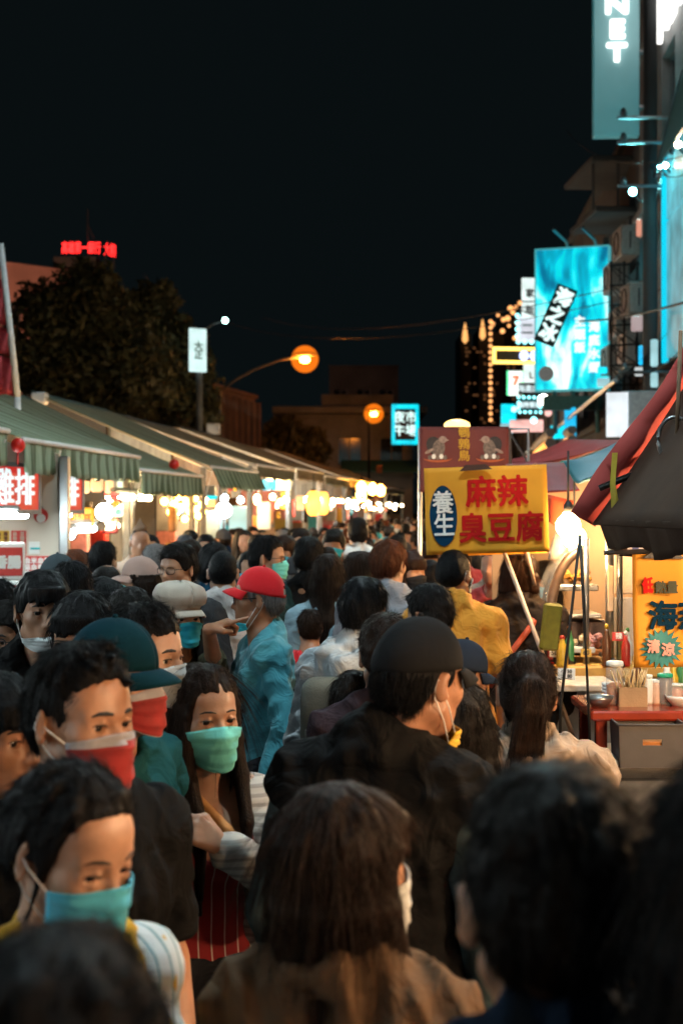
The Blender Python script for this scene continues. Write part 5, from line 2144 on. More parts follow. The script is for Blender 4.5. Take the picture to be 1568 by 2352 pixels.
MATS['bb'] = BB
e, Q = board('billboard', M, w, h, .25, BB, 'large cyan lit billboard with a tilted dark tag and pale characters', 'billboard', None, glow('billboard_rim', (.10, .55, .60), .5))
M3 = Q.to_3x3()
PALE = glow('pale_ink', (.85, .92, .85), .95)
tg = MB()
A4 = Matrix.Rotation(math.radians(-24), 4, 'Z')
tg.box((0, 0, 0), (.58 * kB, 1.62 * kB, .03), 0, .01)
tg.v = [tuple(M3 @ ((A4 @ Vector(v)) + Vector((-.42 * kB, .10 * kB, .035)))) for v in tg.v]
tg.build('dark_tag', mat('tag_dark', (.004, .03, .035), rough=.5), e)
text('lettering', '海\n之\n冰', .48 * kB, Q @ Matrix.Translation((-.42 * kB, .08 * kB, .055)) @ A4, glow('tag_ink', (.75, .98, .95), 1.0), e, bold=.02, space=1.05)
text('lettering', '主\n題\n飯', .30 * kB, on(Q, .22 * kB, -.45 * kB, .02), PALE, e, bold=.012, space=1.15)
text('lettering', '海\n底\n水\n鄉', .30 * kB, on(Q, .60 * kB, -.80 * kB, .02), PALE, e, bold=.012, space=1.2)
mb = MB()
mb.lathe([(.16, 0), (.16, .02)], (0, 0, 0), 20)
mb.v = [tuple(M3 @ (Vector(v) + Vector((-.68 * kB, -1.45 * kB, .012)))) for v in mb.v]
mb.build('round_seal', mat('seal_grey', (.16, .17, .17), rough=.6, emit=(.2, .22, .22), estr=.3), e)
mb = MB()
for sx in (-.1, .5):
    mb.tube([M3 @ Vector((sx, h / 2, -.1)), M3 @ Vector((sx, h / 2 + .12, .1)), M3 @ Vector((sx - .1, h / 2 + .2, 1.1))], .03, 6)
mb.build('lamp_arm', STEEL, e)
mb = MB()
mb.box(M3 @ Vector((0, -h / 2 - .28, -.1)), (w * .8, .2, .3))
for sx in (-.4, 0, .5):
    mb.tube([M3 @ Vector((sx, -h / 2, -.1)), M3 @ Vector((sx, -h / 2 - .9, -.3))], .05, 6)
mb.build('support', TEAL_TIN, e)

# cluster of small lit signs
BULBS_CY = glow('bulb_cyan', (.3, .95, 1.0), 2.5)


def rim_bulbs(e, Q, w, h, n, m, r=.07):
    b0 = None
    for i in range(n):
        t = i / n * 2 * (w + h)
        if t < w:
            p = (-w / 2 + t, h / 2)
        elif t < w + h:
            p = (w / 2, h / 2 - (t - w))
        elif t < 2 * w + h:
            p = (w / 2 - (t - w - h), -h / 2)
        else:
            p = (-w / 2, -h / 2 + (t - 2 * w - h))
        if b0 is None:
            q = MB()
            q.ball((0, 0, 0), r, 8, 5)
            b0 = q.build('rim_bulb', m, e, True)
            o = b0
        else:
            o = link(bpy.data.objects.new('rim_bulb', b0.data), e)
        o.location = Q.to_3x3() @ Vector((p[0], p[1], .07))


dd = 46
psign(1216, 664, 36, 52, 44, glow('white_box', (.80, .95, .92), .85, .2), 'white lit box sign, upper of two beside the cyan billboard', '\n家', .4, mat('grey_ink', (.2, .22, .22)))
psign(1216, 712, 36, 36, 44, glow('white_box', (1, 1, 1), 1), 'white lit box sign, lower of two beside the cyan billboard', '飯', .6, mat('grey_ink', (.2, .22, .22)))
e, Q = psign(1210, 756, 46, 58, 44.5, glow('lilac_box', (.72, .70, .78), .75, .2), 'lilac lit box sign rimmed with cyan bulbs', '二', .5, mat('grey_ink', (.2, .22, .22)))
rim_bulbs(e, Q, .66, .82, 14, BULBS_CY)
e, Q = psign(1182, 817, 106, 38, 45, DARK, 'wide sign framed in yellow neon with two blue white discs', '')
w, h = 106 / FPX * 45, 38 / FPX * 45
fm = MB()
for (cx, cy_, sx, sy) in ((0, h / 2 - .05, w, .10), (0, -h / 2 + .05, w, .10), (-w / 2 + .05, 0, .10, h - .2), (w / 2 - .05, 0, .10, h - .2)):
    fm.box((cx, cy_, .04), (sx, sy, .08), 0, .02)
fm.v = [tuple(Q.to_3x3() @ Vector(v)) for v in fm.v]
fm.build('neon_frame', glow('yellow_neon', (1.0, .62, .12), 2.6), e)
for i in range(2):
    b = MB()
    b.lathe([(.15, 0), (.15, .03)], (0, 0, 0), 16)
    b.v = [tuple(Q.to_3x3() @ (Vector(v) + Vector((.28 + i * .33, 0, .03)))) for v in b.v]
    b.build('lit_disc', glow('blue_disc', (.42, .50, 1.0), 2.6), e)
e, Q = psign(1183, 880, 36, 56, 47, glow('store_white', (.90, 1.0, .92), 1.2, .15), 'white store sign with green edges and an orange red 7', '')
for sx in (-.26, .26):
    b = MB()
    b.box((sx, 0, .01), (.06, .80, .03))
    b.v = [tuple(Q.to_3x3() @ Vector(v)) for v in b.v]
    b.build('green_stripe', GREEN_LIT, e)
text('lettering', '7', .42, on(Q, 0, .06, .02), glow('red_seven', (1.0, .12, .05), 1.6), e, bold=.03)
psign(1219, 862, 34, 50, 46, glow('white_box', (1, 1, 1), 1), 'plain white lit box sign right of the store sign', 'L', .4, mat('tan_ink', (.3, .25, .18)))
e, Q = psign(1213, 893, 46, 28, 45, DARK, 'black sign with white lettering, upper of two', '海產店', .62, WHITE_LIT)
e, Q = psign(1214, 930, 52, 36, 44.5, mat('deep_teal', (.01, .08, .09)), 'dark teal sign with white lettering and cyan bulbs, lower of two', '燒烤餐廳', .40, WHITE_LIT)
rim_bulbs(e, Q, .70, .46, 14, BULBS_CY, .05)
psign(1168, 950, 34, 44, 45, CYAN_LIT, 'bright cyan lit sign at the left of the cluster')
psign(1163, 985, 28, 24, 46, COOL_LIT, 'pale cyan lit sign low in the cluster')
psign(1208, 978, 76, 28, 43, PINK_LIT, 'wide pale pink lit sign above the grey tarpaulin roof', nrm=(-.2, -1, 0))
psign(1308, 970, 26, 70, 30, BLUE_LIT, 'blue lit vertical banner below the cyan billboard', nrm=(-.3, -1, 0))
psign(1280, 992, 34, 30, 33, CYAN_LIT, 'small cyan lit board left of the blue vertical banner', nrm=(-.3, -1, 0))
e = empty('street_bulb', at(1247, 918, 40), 0, 'large round white bulb under the cyan billboard', 'lamp')
b = MB()
b.ball((0, 0, 0), .15, 14, 9)
b.build('globe', glow('white_globe', (1.0, .97, .88), 14), e, True)
b = MB()
b.tube([(0, 0, .14), (.3, .3, .5)], .02, 5)
b.build('arm', STEEL, e)
for i, (px, py, m_, r) in enumerate(((1276, 930, glow('purple_lit', (.45, .25, .9), .9), .14), (1258, 948, PINK_LIT, .10), (1180, 940, BULBS_CY, .08), (1225, 965, BULBS_CY, .09))):
    e = empty('round_lamp', at(px, py, 38), 0, ['purple', 'pink', 'pale cyan left', 'pale cyan right'][i] + ' round lamp in the sign cluster', 'lamp')
    b = MB()
    b.ball((0, 0, 0), r, 12, 8)
    b.build('globe', m_, e, True)
    b = MB()
    b.tube([(0, 0, r), (.1, .4, r + .3)], .015, 5)
    b.build('arm', STEEL, e)
# lit box by the red canopy
e = empty('box_sign', at(1430, 955, 20), 0, 'box sign with a pinkish white lit face above the red canopies', 'sign')
Mx = Matrix.Rotation(-.28, 3, 'Z')
b = MB()
b.box((.30, .0, 0), (.62, .5, .66), 0, .02)
b.v = [tuple(Mx @ Vector(v)) for v in b.v]
b.build('casing', mat('grey_teal_casing', (.26, .33, .36), rough=.5), e)
b = MB()
b.box((-.015, -.03, 0), (.02, .5, .62))
b.box((-.06, -.26, 0), (.30, .02, .62))
b.v = [tuple(Mx @ Vector(v)) for v in b.v]
b.build('lit_face', glow('pinkish_white', (.75, .82, .86), .85, .25), e)
# long grey awning along the right facade
e = empty('facade_awning', st_r(3.4, 24, 4), 0, 'long grey tarpaulin awning running along the right facade', 'awning')
P = lambda s, d, z: st_r(s, d, z) - e.location
roof_sheet('sheet', [P(3.0, 43, 3.75), P(3.0, 22.5, 4.05), P(4.0, 22.5, 5.0), P(4.0, 43, 4.5)], mat('grey_tarp', (.14, .135, .125), rough=.7, vary=.25), e, .08)
mb = MB()
mb.tube([P(2.98, 43, 3.73), P(2.98, 22.5, 4.03)], .04, 6)
mb.build('front_rail', STEEL, e)
tube_lamp(st_r(2.6, 34, 3.3), st_r(2.6, 30, 3.4), glow('amber_strip', (1.0, .40, .08), 1.6), 'amber strip lamp under the grey tarpaulin awning, longer one', r=.10)
tube_lamp(st_r(2.7, 27.5, 3.3), st_r(2.7, 26.5, 3.3), glow('amber_strip', (1, .4, .1), 1), 'amber strip lamp under the grey tarpaulin awning, shorter one', r=.08)

# sodium street lamps
SOD = glow('sodium', (1.0, .30, .03), 300)


def halo_mat():
    """orange bloom around a lamp, put into a glowing see-through shell"""
    if 'amber_halo' in MATS:
        return MATS['amber_halo']
    m = bpy.data.materials.new('amber_halo')
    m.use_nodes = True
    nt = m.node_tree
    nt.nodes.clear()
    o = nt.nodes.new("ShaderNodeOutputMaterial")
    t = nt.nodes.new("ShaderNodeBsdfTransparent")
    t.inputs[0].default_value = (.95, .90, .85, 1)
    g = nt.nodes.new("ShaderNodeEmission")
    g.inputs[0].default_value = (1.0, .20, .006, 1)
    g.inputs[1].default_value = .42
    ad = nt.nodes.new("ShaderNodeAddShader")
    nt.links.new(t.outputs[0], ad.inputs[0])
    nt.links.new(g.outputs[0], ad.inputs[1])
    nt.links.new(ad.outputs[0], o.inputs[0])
    MATS['amber_halo'] = m
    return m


def street_lamp(px, py, d, pole_px, label, arm):
    hd = at(px, py, d)
    base = at(pole_px, 1176, d)
    e = empty('street_lamp', (base.x, d, 0), 0, label, 'street lamp')
    o = e.location
    mb = MB()
    if arm:
        pts = [Vector((0, 0, 0)), Vector((0, 0, hd.z - 1.1))]
        pts += [Vector(((hd.x - o.x) * t, 0, hd.z - 1.1 + 1.15 * math.sin(t * 1.5) ** .8)) for t in (.08, .2, .4, .7, .95)]
        mb.tube(pts, [.09, .06, .05, .045, .04, .04, .04], 8)
    else:
        mb.tube([(0, 0, 0), (0, 0, hd.z - .1), (hd.x - o.x, -.2, hd.z + .08)], [.07, .045, .04], 8)
    mb.build('pole', POST if arm else CABLE, e, True)
    h_ = hd - o
    mb = MB()
    mb.lathe([(.03, -.42), (.13, -.3), (.17, 0), (.13, .3), (.04, .42)], (0, 0, 0), 12, Matrix.Rotation(math.radians(90), 3, 'Y') @ Matrix.Diagonal((.55, 1, 1)))
    mb.v = [tuple(Vector(v) + h_ + Vector((0, 0, .12))) for v in mb.v]
    mb.build('lamp_head', POST, e, True)
    mb = MB()
    mb.ball((0, 0, 0), .12, 14, 9)
    mb.v = [(v[0] * 1.35, v[1], v[2] * .9) for v in mb.v]
    mb.v = [tuple(Vector(v) + h_ + Vector((0, 0, -.06))) for v in mb.v]
    mb.build('bulb', SOD, e, True)
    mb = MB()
    mb.ball((0, 0, 0), .43, 22, 13)  # bloom of the lamp made as an emissive ball, not a real glass part
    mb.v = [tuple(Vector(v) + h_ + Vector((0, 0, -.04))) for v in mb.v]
    mb.build('halo_globe', halo_mat(), e, True)
    return e


street_lamp(700, 822, 45, 505, 'orange sodium street lamp on a long curved arm, nearer of two', True)
street_lamp(118, 770, 83, 150, 'unseen orange lamp added behind the tall tree to light the far building', False).children[1].data.materials[0] = glow('sodium_fill', (1.0, .42, .24), 330)  # lamp added out of sight to brighten the far left building
e = street_lamp(858, 948, 62, 847, 'orange sodium street lamp in front of the dark building, farther of two', False)
mb = MB()
mb.box((.45, -.1, 3.8), (.25, .2, .3), 0, .02)
mb.box((-.35, -.1, 2.6), (.2, .2, .6), 0, .02)
mb.box((.35, -.1, 2.6), (.35, .2, .5), 0, .02)
mb.build('control_box', mat('orange_box', (.5, .16, .06), rough=.6), e)
LED_FILL = glow('led_fill', (.74, .96, 1.0), 1050)  # overhead fill, added out of view to light the awnings and the crowd
for i, (hx, hy, hz, bx, lab) in enumerate(((1.0, 3.9, 7.2, 3.6, 'unseen added street lamp lighting the crowd beside the red trimmed canopy'), (1.2, 12.0, 7.8, 4.2, 'unseen added street lamp lighting the middle of the crowd'))):
    e = empty('street_lamp', (bx, hy, 0), 0, lab, 'street lamp')  # added fill lamp with its pole, out of view
    mb = MB()
    mb.tube([(0, 0, 0), (0, 0, hz - .5), ((hx - bx) * .2, 0, hz + .05), (hx - bx, 0, hz + .12)], [.08, .06, .05, .04], 8)
    mb.build('pole', POST, e, True)
    mb = MB()
    mb.box((hx - bx, 0, hz + .06), (.62, .26, .08), 0, .03)
    mb.build('lamp_head', POST, e)
    mb = MB()
    mb.box((hx - bx, 0, hz + .01), (.44, .18, .02), 0, .004)
    mb.build('led_fill_panel', LED_FILL, e)
# white billboard with a lamp on the left
e, Q = psign(456, 804, 42, 100, 37.2, glow('pale_board', (.66, .90, .88), .85, .2), 'white lit billboard with faint writing above the trees', '大\n正', .22, mat('faint_ink', (.25, .5, .45)), nrm=(.55, -1, 0), cat='billboard', name='billboard', bold=.004)
mb = MB()
p0 = Vector((.2, 0, .55))
p1 = at(517, 736, 36.4) - e.location
mb.tube([p0, p0 + Vector((.2, -.1, .12)), p1], .03, 5)
mb.tube([Vector((0, .2, -.4)), Vector((0, .2, -6))], .09, 8)
mb.build('support', POST, e)
mb = MB()
mb.ball(p1, .075, 10, 7)
mb.build('lamp', glow('mint_lamp', (.5, 1.0, .85), 14), e, True)

# trees
LEAF = mat('leaf_dark', (.105, .092, .036), rough=.6, vary=.5, scale=1.5, bump=0)
BARK = mat('bark', (.07, .05, .035), rough=.9, vary=.3, scale=6, bump=.5, bscale=20)


def tree(base, lobes, trunk_h, n, label, size=.115, seed=1, r0=.22):
    e = empty('tree', base, 0, label, 'tree', 'trees behind the left stalls')
    r = np.random.default_rng(seed)
    mb = MB()
    mb.tube([(0, 0, 0), (.1, 0, trunk_h * .5), (0, .1, trunk_h)], [r0, r0 * .8, r0 * .6], 9)
    for (c, rad) in lobes:
        c = Vector(c)
        mb.tube([(0, .1, trunk_h * .9), (c.x * .5, c.y * .5, (trunk_h + c.z) * .5), c], [r0 * .45, r0 * .3, r0 * .12], 6)
    mb.build('trunk', BARK, e, True)
    C = np.array([l[0] for l in lobes])
    Rr = np.array([l[1] for l in lobes])
    w = Rr ** 2 / (Rr ** 2).sum()
    li = r.choice(len(lobes), n, p=w)
    u = r.normal(size=(n, 3))
    u /= np.linalg.norm(u, axis=1, keepdims=True)
    rad = Rr[li] * (r.random(n) ** .45) * (1 + .22 * np.sin(u[:, 0] * 7 + li) * np.sin(u[:, 2] * 6))
    ctr = C[li] + u * rad[:, None] * np.array((1, 1, .9))
    a = r.normal(size=(n, 3))
    a /= np.linalg.norm(a, axis=1, keepdims=True)
    b = np.cross(a, r.normal(size=(n, 3)))
    b /= np.linalg.norm(b, axis=1, keepdims=True)
    s = size * (.6 + .8 * r.random(n))[:, None]
    V = np.stack([ctr - a * s, ctr + b * s * .42, ctr + a * s, ctr - b * s * .42], 1).reshape(-1, 3)
    Fq = np.arange(4 * n).reshape(n, 4)
    o = mesh_obj('crown', V, Fq, LEAF, e)
    o['kind'] = 'stuff'
    return e


def lob(px, py, d, r, base):
    p = at(px, py, d)
    return ((p.x - base.x, p.y - base.y, p.z), r)


bs = at(165, 1176, 36)
bs.z = 0
tree(bs, [lob(*q, bs) for q in ((205, 655, 36, .75), (190, 720, 36, 1.25), (110, 770, 36, 1.1), (90, 690, 36.5, .6), (260, 790, 36, 1.25), (150, 860, 36, 1.4), (60, 850, 36, .9), (260, 890, 36, 1.2), (230, 690, 35.5, .7), (330, 850, 35.5, 1.0))], 3.6, 17000, 'broad dark tree behind the left stalls, tallest of the group', seed=3)
bs = at(370, 1176, 39)
bs.z = 0
tree(bs, [lob(*q, bs) for q in ((350, 700, 39, .75), (372, 668, 39, .35), (330, 760, 39, 1.0), (400, 800, 39, 1.0), (430, 860, 39, .9), (380, 890, 39, 1.3), (462, 925, 39, .55), (320, 900, 38.6, 1.1), (470, 970, 39, .5), (415, 775, 39, .4))], 3.4, 14000, 'dark tree right of the tallest one with a spiky top', seed=5)
for i, (px, pt, d, w_, lab) in enumerate(((650, 950, 68, .8, 'shadowy tree behind the curved lamp arm'), (712, 975, 68, .7, 'shadowy tree left of the dark building'))):
    bs = at(px, 1176, d)
    bs.z = 0
    p = at(px, pt, d)
    tree(bs, [((g2 * w_ * .7, 0, p.z - .4 - abs(g2) * .8), w_ * .8) for g2 in (-1, -.4, .3, 1)] + [((0, 0, p.z - 2), w_ * 1.2), ((.3, 0, p.z - 3.2), w_ * 1.2)], 2.5, 3200, lab, .2, 11 + i)
# leaning pole with red banners at the left edge
e = empty('banner_pole', at(22, 1176, 15) - Vector((0, 0, CAM_Z)), 0, 'leaning white pole with pinkish red banners at the left edge', 'banner')
o = e.location
mb = MB()
mb.tube([at(41, 912, 15) - o, at(2, 560, 15) - o], .035, 8)
mb.tube([at(41, 912, 15) - o, Vector((.12, 0, 0))], .035, 8)
mb.build('pole', PIPE, e, True)
RB = mat('red_banner', (.42, .045, .06), rough=.7, vary=.15)
for ya, yb in ((640, 745), (752, 815), (820, 908)):
    mb = MB()
    rows = []
    for j in range(6):
        y = ya + (yb - ya) * j / 5
        xr = 2 + (y - 560) / (912 - 560) * 39 - 4
        rows.append([at(xr - 60 + 60 * k / 8, y + 3 * math.sin(k), 15.02 + .05 * math.sin(k * 1.3 + j)) - o for k in range(9)])
    mb.sheet(rows, .004)
    mb.build('banner', RB, e, True)

# clutter on the right facades
AC = mat('ac_casing', (.30, .30, .29), rough=.5, vary=.15)
acsrc = None
for i, (px, py, d) in enumerate(((1412, 640, 27.2), (1436, 560, 26.0), (1424, 745, 27.2), (1455, 690, 25.0), (1405, 828, 28.5), (1448, 800, 25.6))):
    lab = 'air conditioner box on the dark right facade, ' + ['beside the billboard top', 'under the balcony', 'beside the billboard middle', 'left of the utility pole', 'beside the billboard foot', 'low beside the utility pole'][i]
    if acsrc is None:
        e = empty('air_conditioner', at(px, py, d), 0, lab, 'air conditioner', 'air conditioners on the right facade')
        b = MB()
        b.box((0, 0, 0), (.34, .80, .55), 0, .02)
        b.build('casing', AC, e)
        b = MB()
        b.tube([(-.18 - .01 * 0, .2 * math.cos(a), .2 * math.sin(a)) for a in np.linspace(0, 6.283, 18)], .012, 5, False)
        b.tube([(0, -.41, .15 * math.cos(a)) for a in (0, 3.14)], .012, 5)
        b.build('fan_ring', CABLE, e)
        acsrc = e
    else:
        e = acsrc.copy()
        COL.objects.link(e)
        e.location = at(px, py, d)
        e['label'] = lab
        for ch in acsrc.children:
            q = ch.copy()
            COL.objects.link(q)
            q.parent = e
e = empty('scaffold', at(1440, 700, 25.2), 0, 'dark steel lattice standing against the right facade beside the billboard', 'scaffold')
o = e.location
mb = MB()
for px in (1402, 1432, 1462):
    mb.tube([at(px, 600, 25.2) - o, at(px, 900, 25.2) - o], .022, 5)
for py in range(610, 900, 46):
    mb.tube([at(1398, py, 25.2) - o, at(1468, py - 4, 25.2) - o], .018, 5)
    mb.tube([at(1402, py, 25.2) - o, at(1462, py + 42, 25.2) - o], .012, 5)
    mb.tube([at(1432, py + 40, 25.2) - o, at(1402, py + 4, 25.2) - o], .012, 5)
mb.build('lattice', CABLE, e)
for px, py, w, h, d, m_, lab in ((1461, 742, 26, 36, 24.0, glow('dim_pink', (.55, .42, .42), .55), 'dim pinkish panel beside the utility pole'), (1466, 853, 20, 20, 24, glow('dim_white', (.7, .75, .75), .7), 'small pale lit square low beside the utility pole'),
                                 (1501, 810, 17, 62, 21.5, COOL_LIT, 'narrow pale lit strip right of the utility pole, upper one'), (1501, 872, 17, 34, 21.5, COOL_LIT, 'narrow pale lit strip right of the utility pole, lower one'), (1466, 522, 12, 40, 24, glow('salmon_lit', (.9, .36, .24), .6), 'thin salmon lit strip high beside the utility pole'),
                                 (1476, 815, 22, 44, 23.5, BLUE_LIT, 'small blue lit sign beside the utility pole'), (1382, 850, 22, 16, 27, CYAN_LIT, 'small cyan lit plate at the billboard foot'), (1385, 878, 30, 20, 26, COOL_LIT, 'pale lit plate below the billboard corner')):
    psign(px, py, w, h, d, m_, lab, nrm=(-.25, -1, 0))
e = empty('bright_pipe', at(1482, 690, 23.4), 0, 'pale vertical pipe catching the light beside the utility pole', 'pipe')
mb = MB()
mb.tube([at(1483, 560, 23.4) - e.location, at(1483, 870, 23.4) - e.location], .045, 8)
mb.build('pipe_run', PIPE, e, True)
# ------------------------------------------------------------------ right side stalls near the camera
RED_CAN = mat('red_canopy', (.40, .050, .042), rough=.7, vary=.25, scale=5, bump=.15, bscale=300)
BLACK_CAN = mat('black_canopy', (.036, .020, .013), rough=.85, spec=.1, vary=.45, scale=2.2, bump=.12, bscale=200)
MAROON = mat('maroon_canopy', (.20, .009, .010), rough=.7, vary=.15, scale=4)
TEALT = mat('teal_tarpaulin', (.006, .10, .145), rough=.6, vary=.15, scale=4)
YCLOTH = mat('yellow_banner', (.68, .30, .012), rough=.75, vary=.10, scale=5, bump=.1, bscale=300)
RED_INK = mat('banner_red_print', (.46, .012, .012), rough=.9, spec=.1, vary=.06, bump=0)
BLUE_INK = mat('banner_blue_print', (.003, .022, .050), rough=.9, spec=.05, vary=.06, bump=0)
PINK_INK = mat('banner_pink_print', (.50, .25, .24), rough=.7, vary=.08, bump=0)
WOOD_RED = mat('red_lacquer', (.27, .032, .013), rough=.22, vary=.15, coat=.4, bump=0)
SKEWER = mat('bamboo', (.55, .36, .16), rough=.6, vary=.2)
KRAFT = mat('kraft_box', (.34, .22, .12), rough=.7, vary=.1)

# near canopy: low corner at the street, far gable edge rising to the right
P1, P2 = at(1362, 1206, 5.0), at(1690, 690, 4.9)
e = empty('canopy', P1, 0, 'black lined stall canopy with a red trimmed edge at the right', 'canopy')
o = e.location
back = Vector((.02, -2.6, .0))
roof_sheet('canopy_sheet', [P1 + back - o, P1 - o, P2 - o, P2 + back - o], BLACK_CAN, e, .05, 20, 14, thick=.006)
mb = MB()
n = 16
rows = [[], [], []]
dirv = (P2 - P1)
perp = Vector((-dirv.z, 0, dirv.x)).normalized()
for k in range(n + 1):
    t = k / n
    p = P1 + dirv * t - o
    w_ = .050 + .008 * math.sin(t * 7)
    for r_ in range(3):
        rows[r_].append(p + perp * (w_ * (r_ - .25)) + Vector((0, .03 + .006 * math.sin(k * 1.7 + r_), 0)) + Vector((0, 0, -.05 * 4 * t * (1 - t) * .6)))
mb.sheet(rows[::-1], .004)
mb.build('red_edge', RED_CAN, e, True)
mb = MB()
L_ = 2.55
rows = []
for r_ in range(5):
    q = r_ / 4
    rows.append([P1 - o + Vector((.02 + .035 * q + .018 * q * math.sin(k * .9) + .012 * math.sin(k * 2.1), -L_ * k / 34, .02 - (.10 + .015 * math.sin(k * .7)) * q)) for k in range(35)])
mb.sheet(rows, .004)
mb.build('eave_valance', BLACK_CAN, e, True)
mb = MB()     # the far flap that hangs under the gable
rows = []
for r_ in range(6):
    q = r_ / 5
    rows.append([P1 - o + Vector((.10 + 1.5 * k / 24, .02 + .03 * math.sin(k * .8 + q * 2), .06 + .02 * math.sin(k * .4) - (.17 + .02 * math.sin(k * .6)) * q + .06 * (1 - q) * (k / 24))) for k in range(25)])
mb.sheet(rows[::-1], .004)
mb.build('far_flap', BLACK_CAN, e, True)
mb = MB()
mb.tube([at(1375, 1122, 4.95) - o, at(1575, 1040, 4.9) - o], .012, 7)
mb.tube([P2 - o, P2 - o + Vector((.1, 0, -.9))], .016, 7)
mb.build('pole', mat('black_pole', (.02, .02, .02), rough=.35, metal=.5), e, True)
mb = MB()
mb.tube([at(1548, 1010, 4.7) - o + Vector((.055 * math.cos(a), 0, .075 * math.sin(a))) for a in np.linspace(0, 2 * math.pi, 22)], .007, 6, False)
mb.build('ring', STEEL, e, True)
mb = MB()
mb.tube([at(1562, 760, 4.7) - o, at(1550, 1080, 4.65) - o], .007, 6)
mb.build('cord', mat('jute', (.20, .12, .07), rough=.9), e, True)
mb = MB()
for (xs, w_) in (((1410, 1040), (1405, 1110), (1408, 1165), (1424, 1205)), .008), (((1406, 1120), (1416, 1180), (1417, 1255)), .009):
    pts = [at(x, y, 4.86) for x, y in xs]
    mb.sheet([[p + Vector((-w_, 0, 0)) for p in pts], [p + Vector((w_, -.012, 0)) for p in pts]], .002)
thing_mb('yellow_ribbon', mb, mat('ribbon_yellow', (.52, .38, .02), rough=.6), 'yellow ribbon tied to the red canopy edge', 'ribbon')

# yellow banner of the condiment stall
dY = 4.6
c = at(1590, 1402, dY)
w, h = .385, (1532 - 1272) / FPX * dY


WAVES = {}


def drape(e, q):
    """lay flat print on the folds of the cloth"""
    Q, w, h, wav, ph = WAVES[e.name]
    n = len(q.data.vertices)
    co = np.zeros(n * 3, dtype=np.float32)
    q.data.vertices.foreach_get("co", co)
    L = co.reshape(-1, 3) @ np.array(Q)                # world axes -> sign axes
    i = (L[:, 0] + w / 2) / w * 20
    v = (L[:, 1] + h / 2) / h
    L[:, 2] += wav * (np.sin(i * .55 + ph + v * 2) * (1 - v * .6) + .6 * np.sin(v * 8 + i * .2)) - .007
    q.data.vertices.foreach_set("co", (L @ np.array(Q).T).astype(np.float32).ravel())
    q.data.update()


def print_shape(pts, M4, m, name, e, rings=7):
    """flat print with enough points to follow the folds"""
    mb = MB()
    n = len(pts)
    vs = [(0, 0, 0)] + [(p[0] * (r + 1) / rings, p[1] * (r + 1) / rings, 0) for r in range(rings) for p in pts]
    fs = [(0, 1 + i, 1 + (i + 1) % n) for i in range(n)]
    for r in range(rings - 1):
        for i in range(n):
            j = (i + 1) % n
            a = 1 + r * n
            fs.append((a + i, a + n + i, a + n + j, a + j))
    mb.add([tuple(M4 @ Vector(v)) for v in vs], fs)
    return mb.build(name, m, e)


def cloth_banner(name, w, h, M, label, m, cat='banner', wav=.008, seed=0, slack=.0):
    e = empty(name, M.translation, 0, label, cat)
    Q = M.to_3x3()
    rows = []
    r = random.Random(seed)
    ph = r.uniform(0, 6)
    for j in range(17):
        v = j / 16
        rows.append([Q @ Vector((-w / 2 + w * i / 20, -h / 2 + h * v, wav * (math.sin(i * .55 + ph + v * 2) * (1 - v * .6) + .6 * math.sin(v * 8 + i * .2)))) for i in range(21)])
    mb = MB()
    mb.sheet(rows, .003)
    mb.build('cloth', m, e, True)
    WAVES[e.name] = (Q, w, h, wav, ph)
    return e, Q.to_4x4()


M = frame(c, (-.06, -1, 0)) @ Matrix.Rotation(.012, 4, 'Z')
e, Q = cloth_banner('hanging_banner', w, h, M, 'yellow hanging banner with dark blue characters and a teal starburst', mat('yellow_banner_dull', (.52, .215, .010), rough=.75, vary=.12, scale=5, bump=.1, bscale=300), seed=1)
PXM = 1.0 / FPX * dY


def yx(px, py, z=.016):
    return Q @ Matrix.Translation(((px - 1590) * PXM, -(py - 1402) * PXM, z))


text('lettering', '低', .054, yx(1487, 1346), RED_INK, e, bold=.0022, depth=.0006, sx=.66)
text('lettering', '熱量', .042, yx(1530, 1350), mat('olive_ink', (.045, .05, .03), bump=0), e, bold=.0016, depth=.0006, sx=.85)
text('lettering', '海燕窩', .098, yx(1590, 1418), BLUE_INK, e, bold=.0034, depth=.0006, sx=.98)
mb = MB()
pts = []
for k in range(40):
    a = 2 * math.pi * k / 40
    r_ = (.070 if k % 2 == 0 else .050) * (1 + .06 * math.sin(k * 2.3))
    pts.append((r_ * math.cos(a) * 1.02, r_ * math.sin(a) * .95, 0))
print_shape(pts, yx(1517, 1489, .013), mat('teal_print', (.006, .13, .15), rough=.7, bump=0), 'starburst', e)
text('lettering', '清', .044, yx(1498, 1485, .019), PINK_INK, e, bold=.0018, depth=.0006)
text('lettering', '涼', .044, yx(1532, 1493, .019), PINK_INK, e, bold=.0018, depth=.0006)
for ch in list(e.children):
    if ch.name.split('.')[0] != 'cloth':
        drape(e, ch)
mb = MB()
mb.tube([Q.to_3x3() @ Vector((-w / 2 - .09, h / 2 + .006, .0)), Q.to_3x3() @ Vector((w / 2, h / 2 + .02, 0))], .008, 7)
for x in (-w / 2 + .10, .15):
    mb.poly([Q.to_3x3() @ Vector((x + dx, h / 2 + dz, .012)) for dx, dz in ((-.07, -.012), (.07, -.016), (.03, .014), (.012, .05), (-.022, .05), (-.03, .012))], (0, -1, 0), .006)
mb.build('clip_bar', mat('black_clip', (.015, .013, .013), rough=.4), e)
mb = MB()
mb.sheet([[at(1440 + 20 * k, 1262 + (3 if k % 2 else 0), 4.9) for k in range(8)], [at(1440 + 20 * k, 1246, 4.9) for k in range(8)]], .003)
thing_mb('bunting', mb, striped('bunting_print', (.5, .45, .5), (.08, .10, .25), 0, 22), 'patterned strip of cloth above the yellow hanging banner', 'bunting')

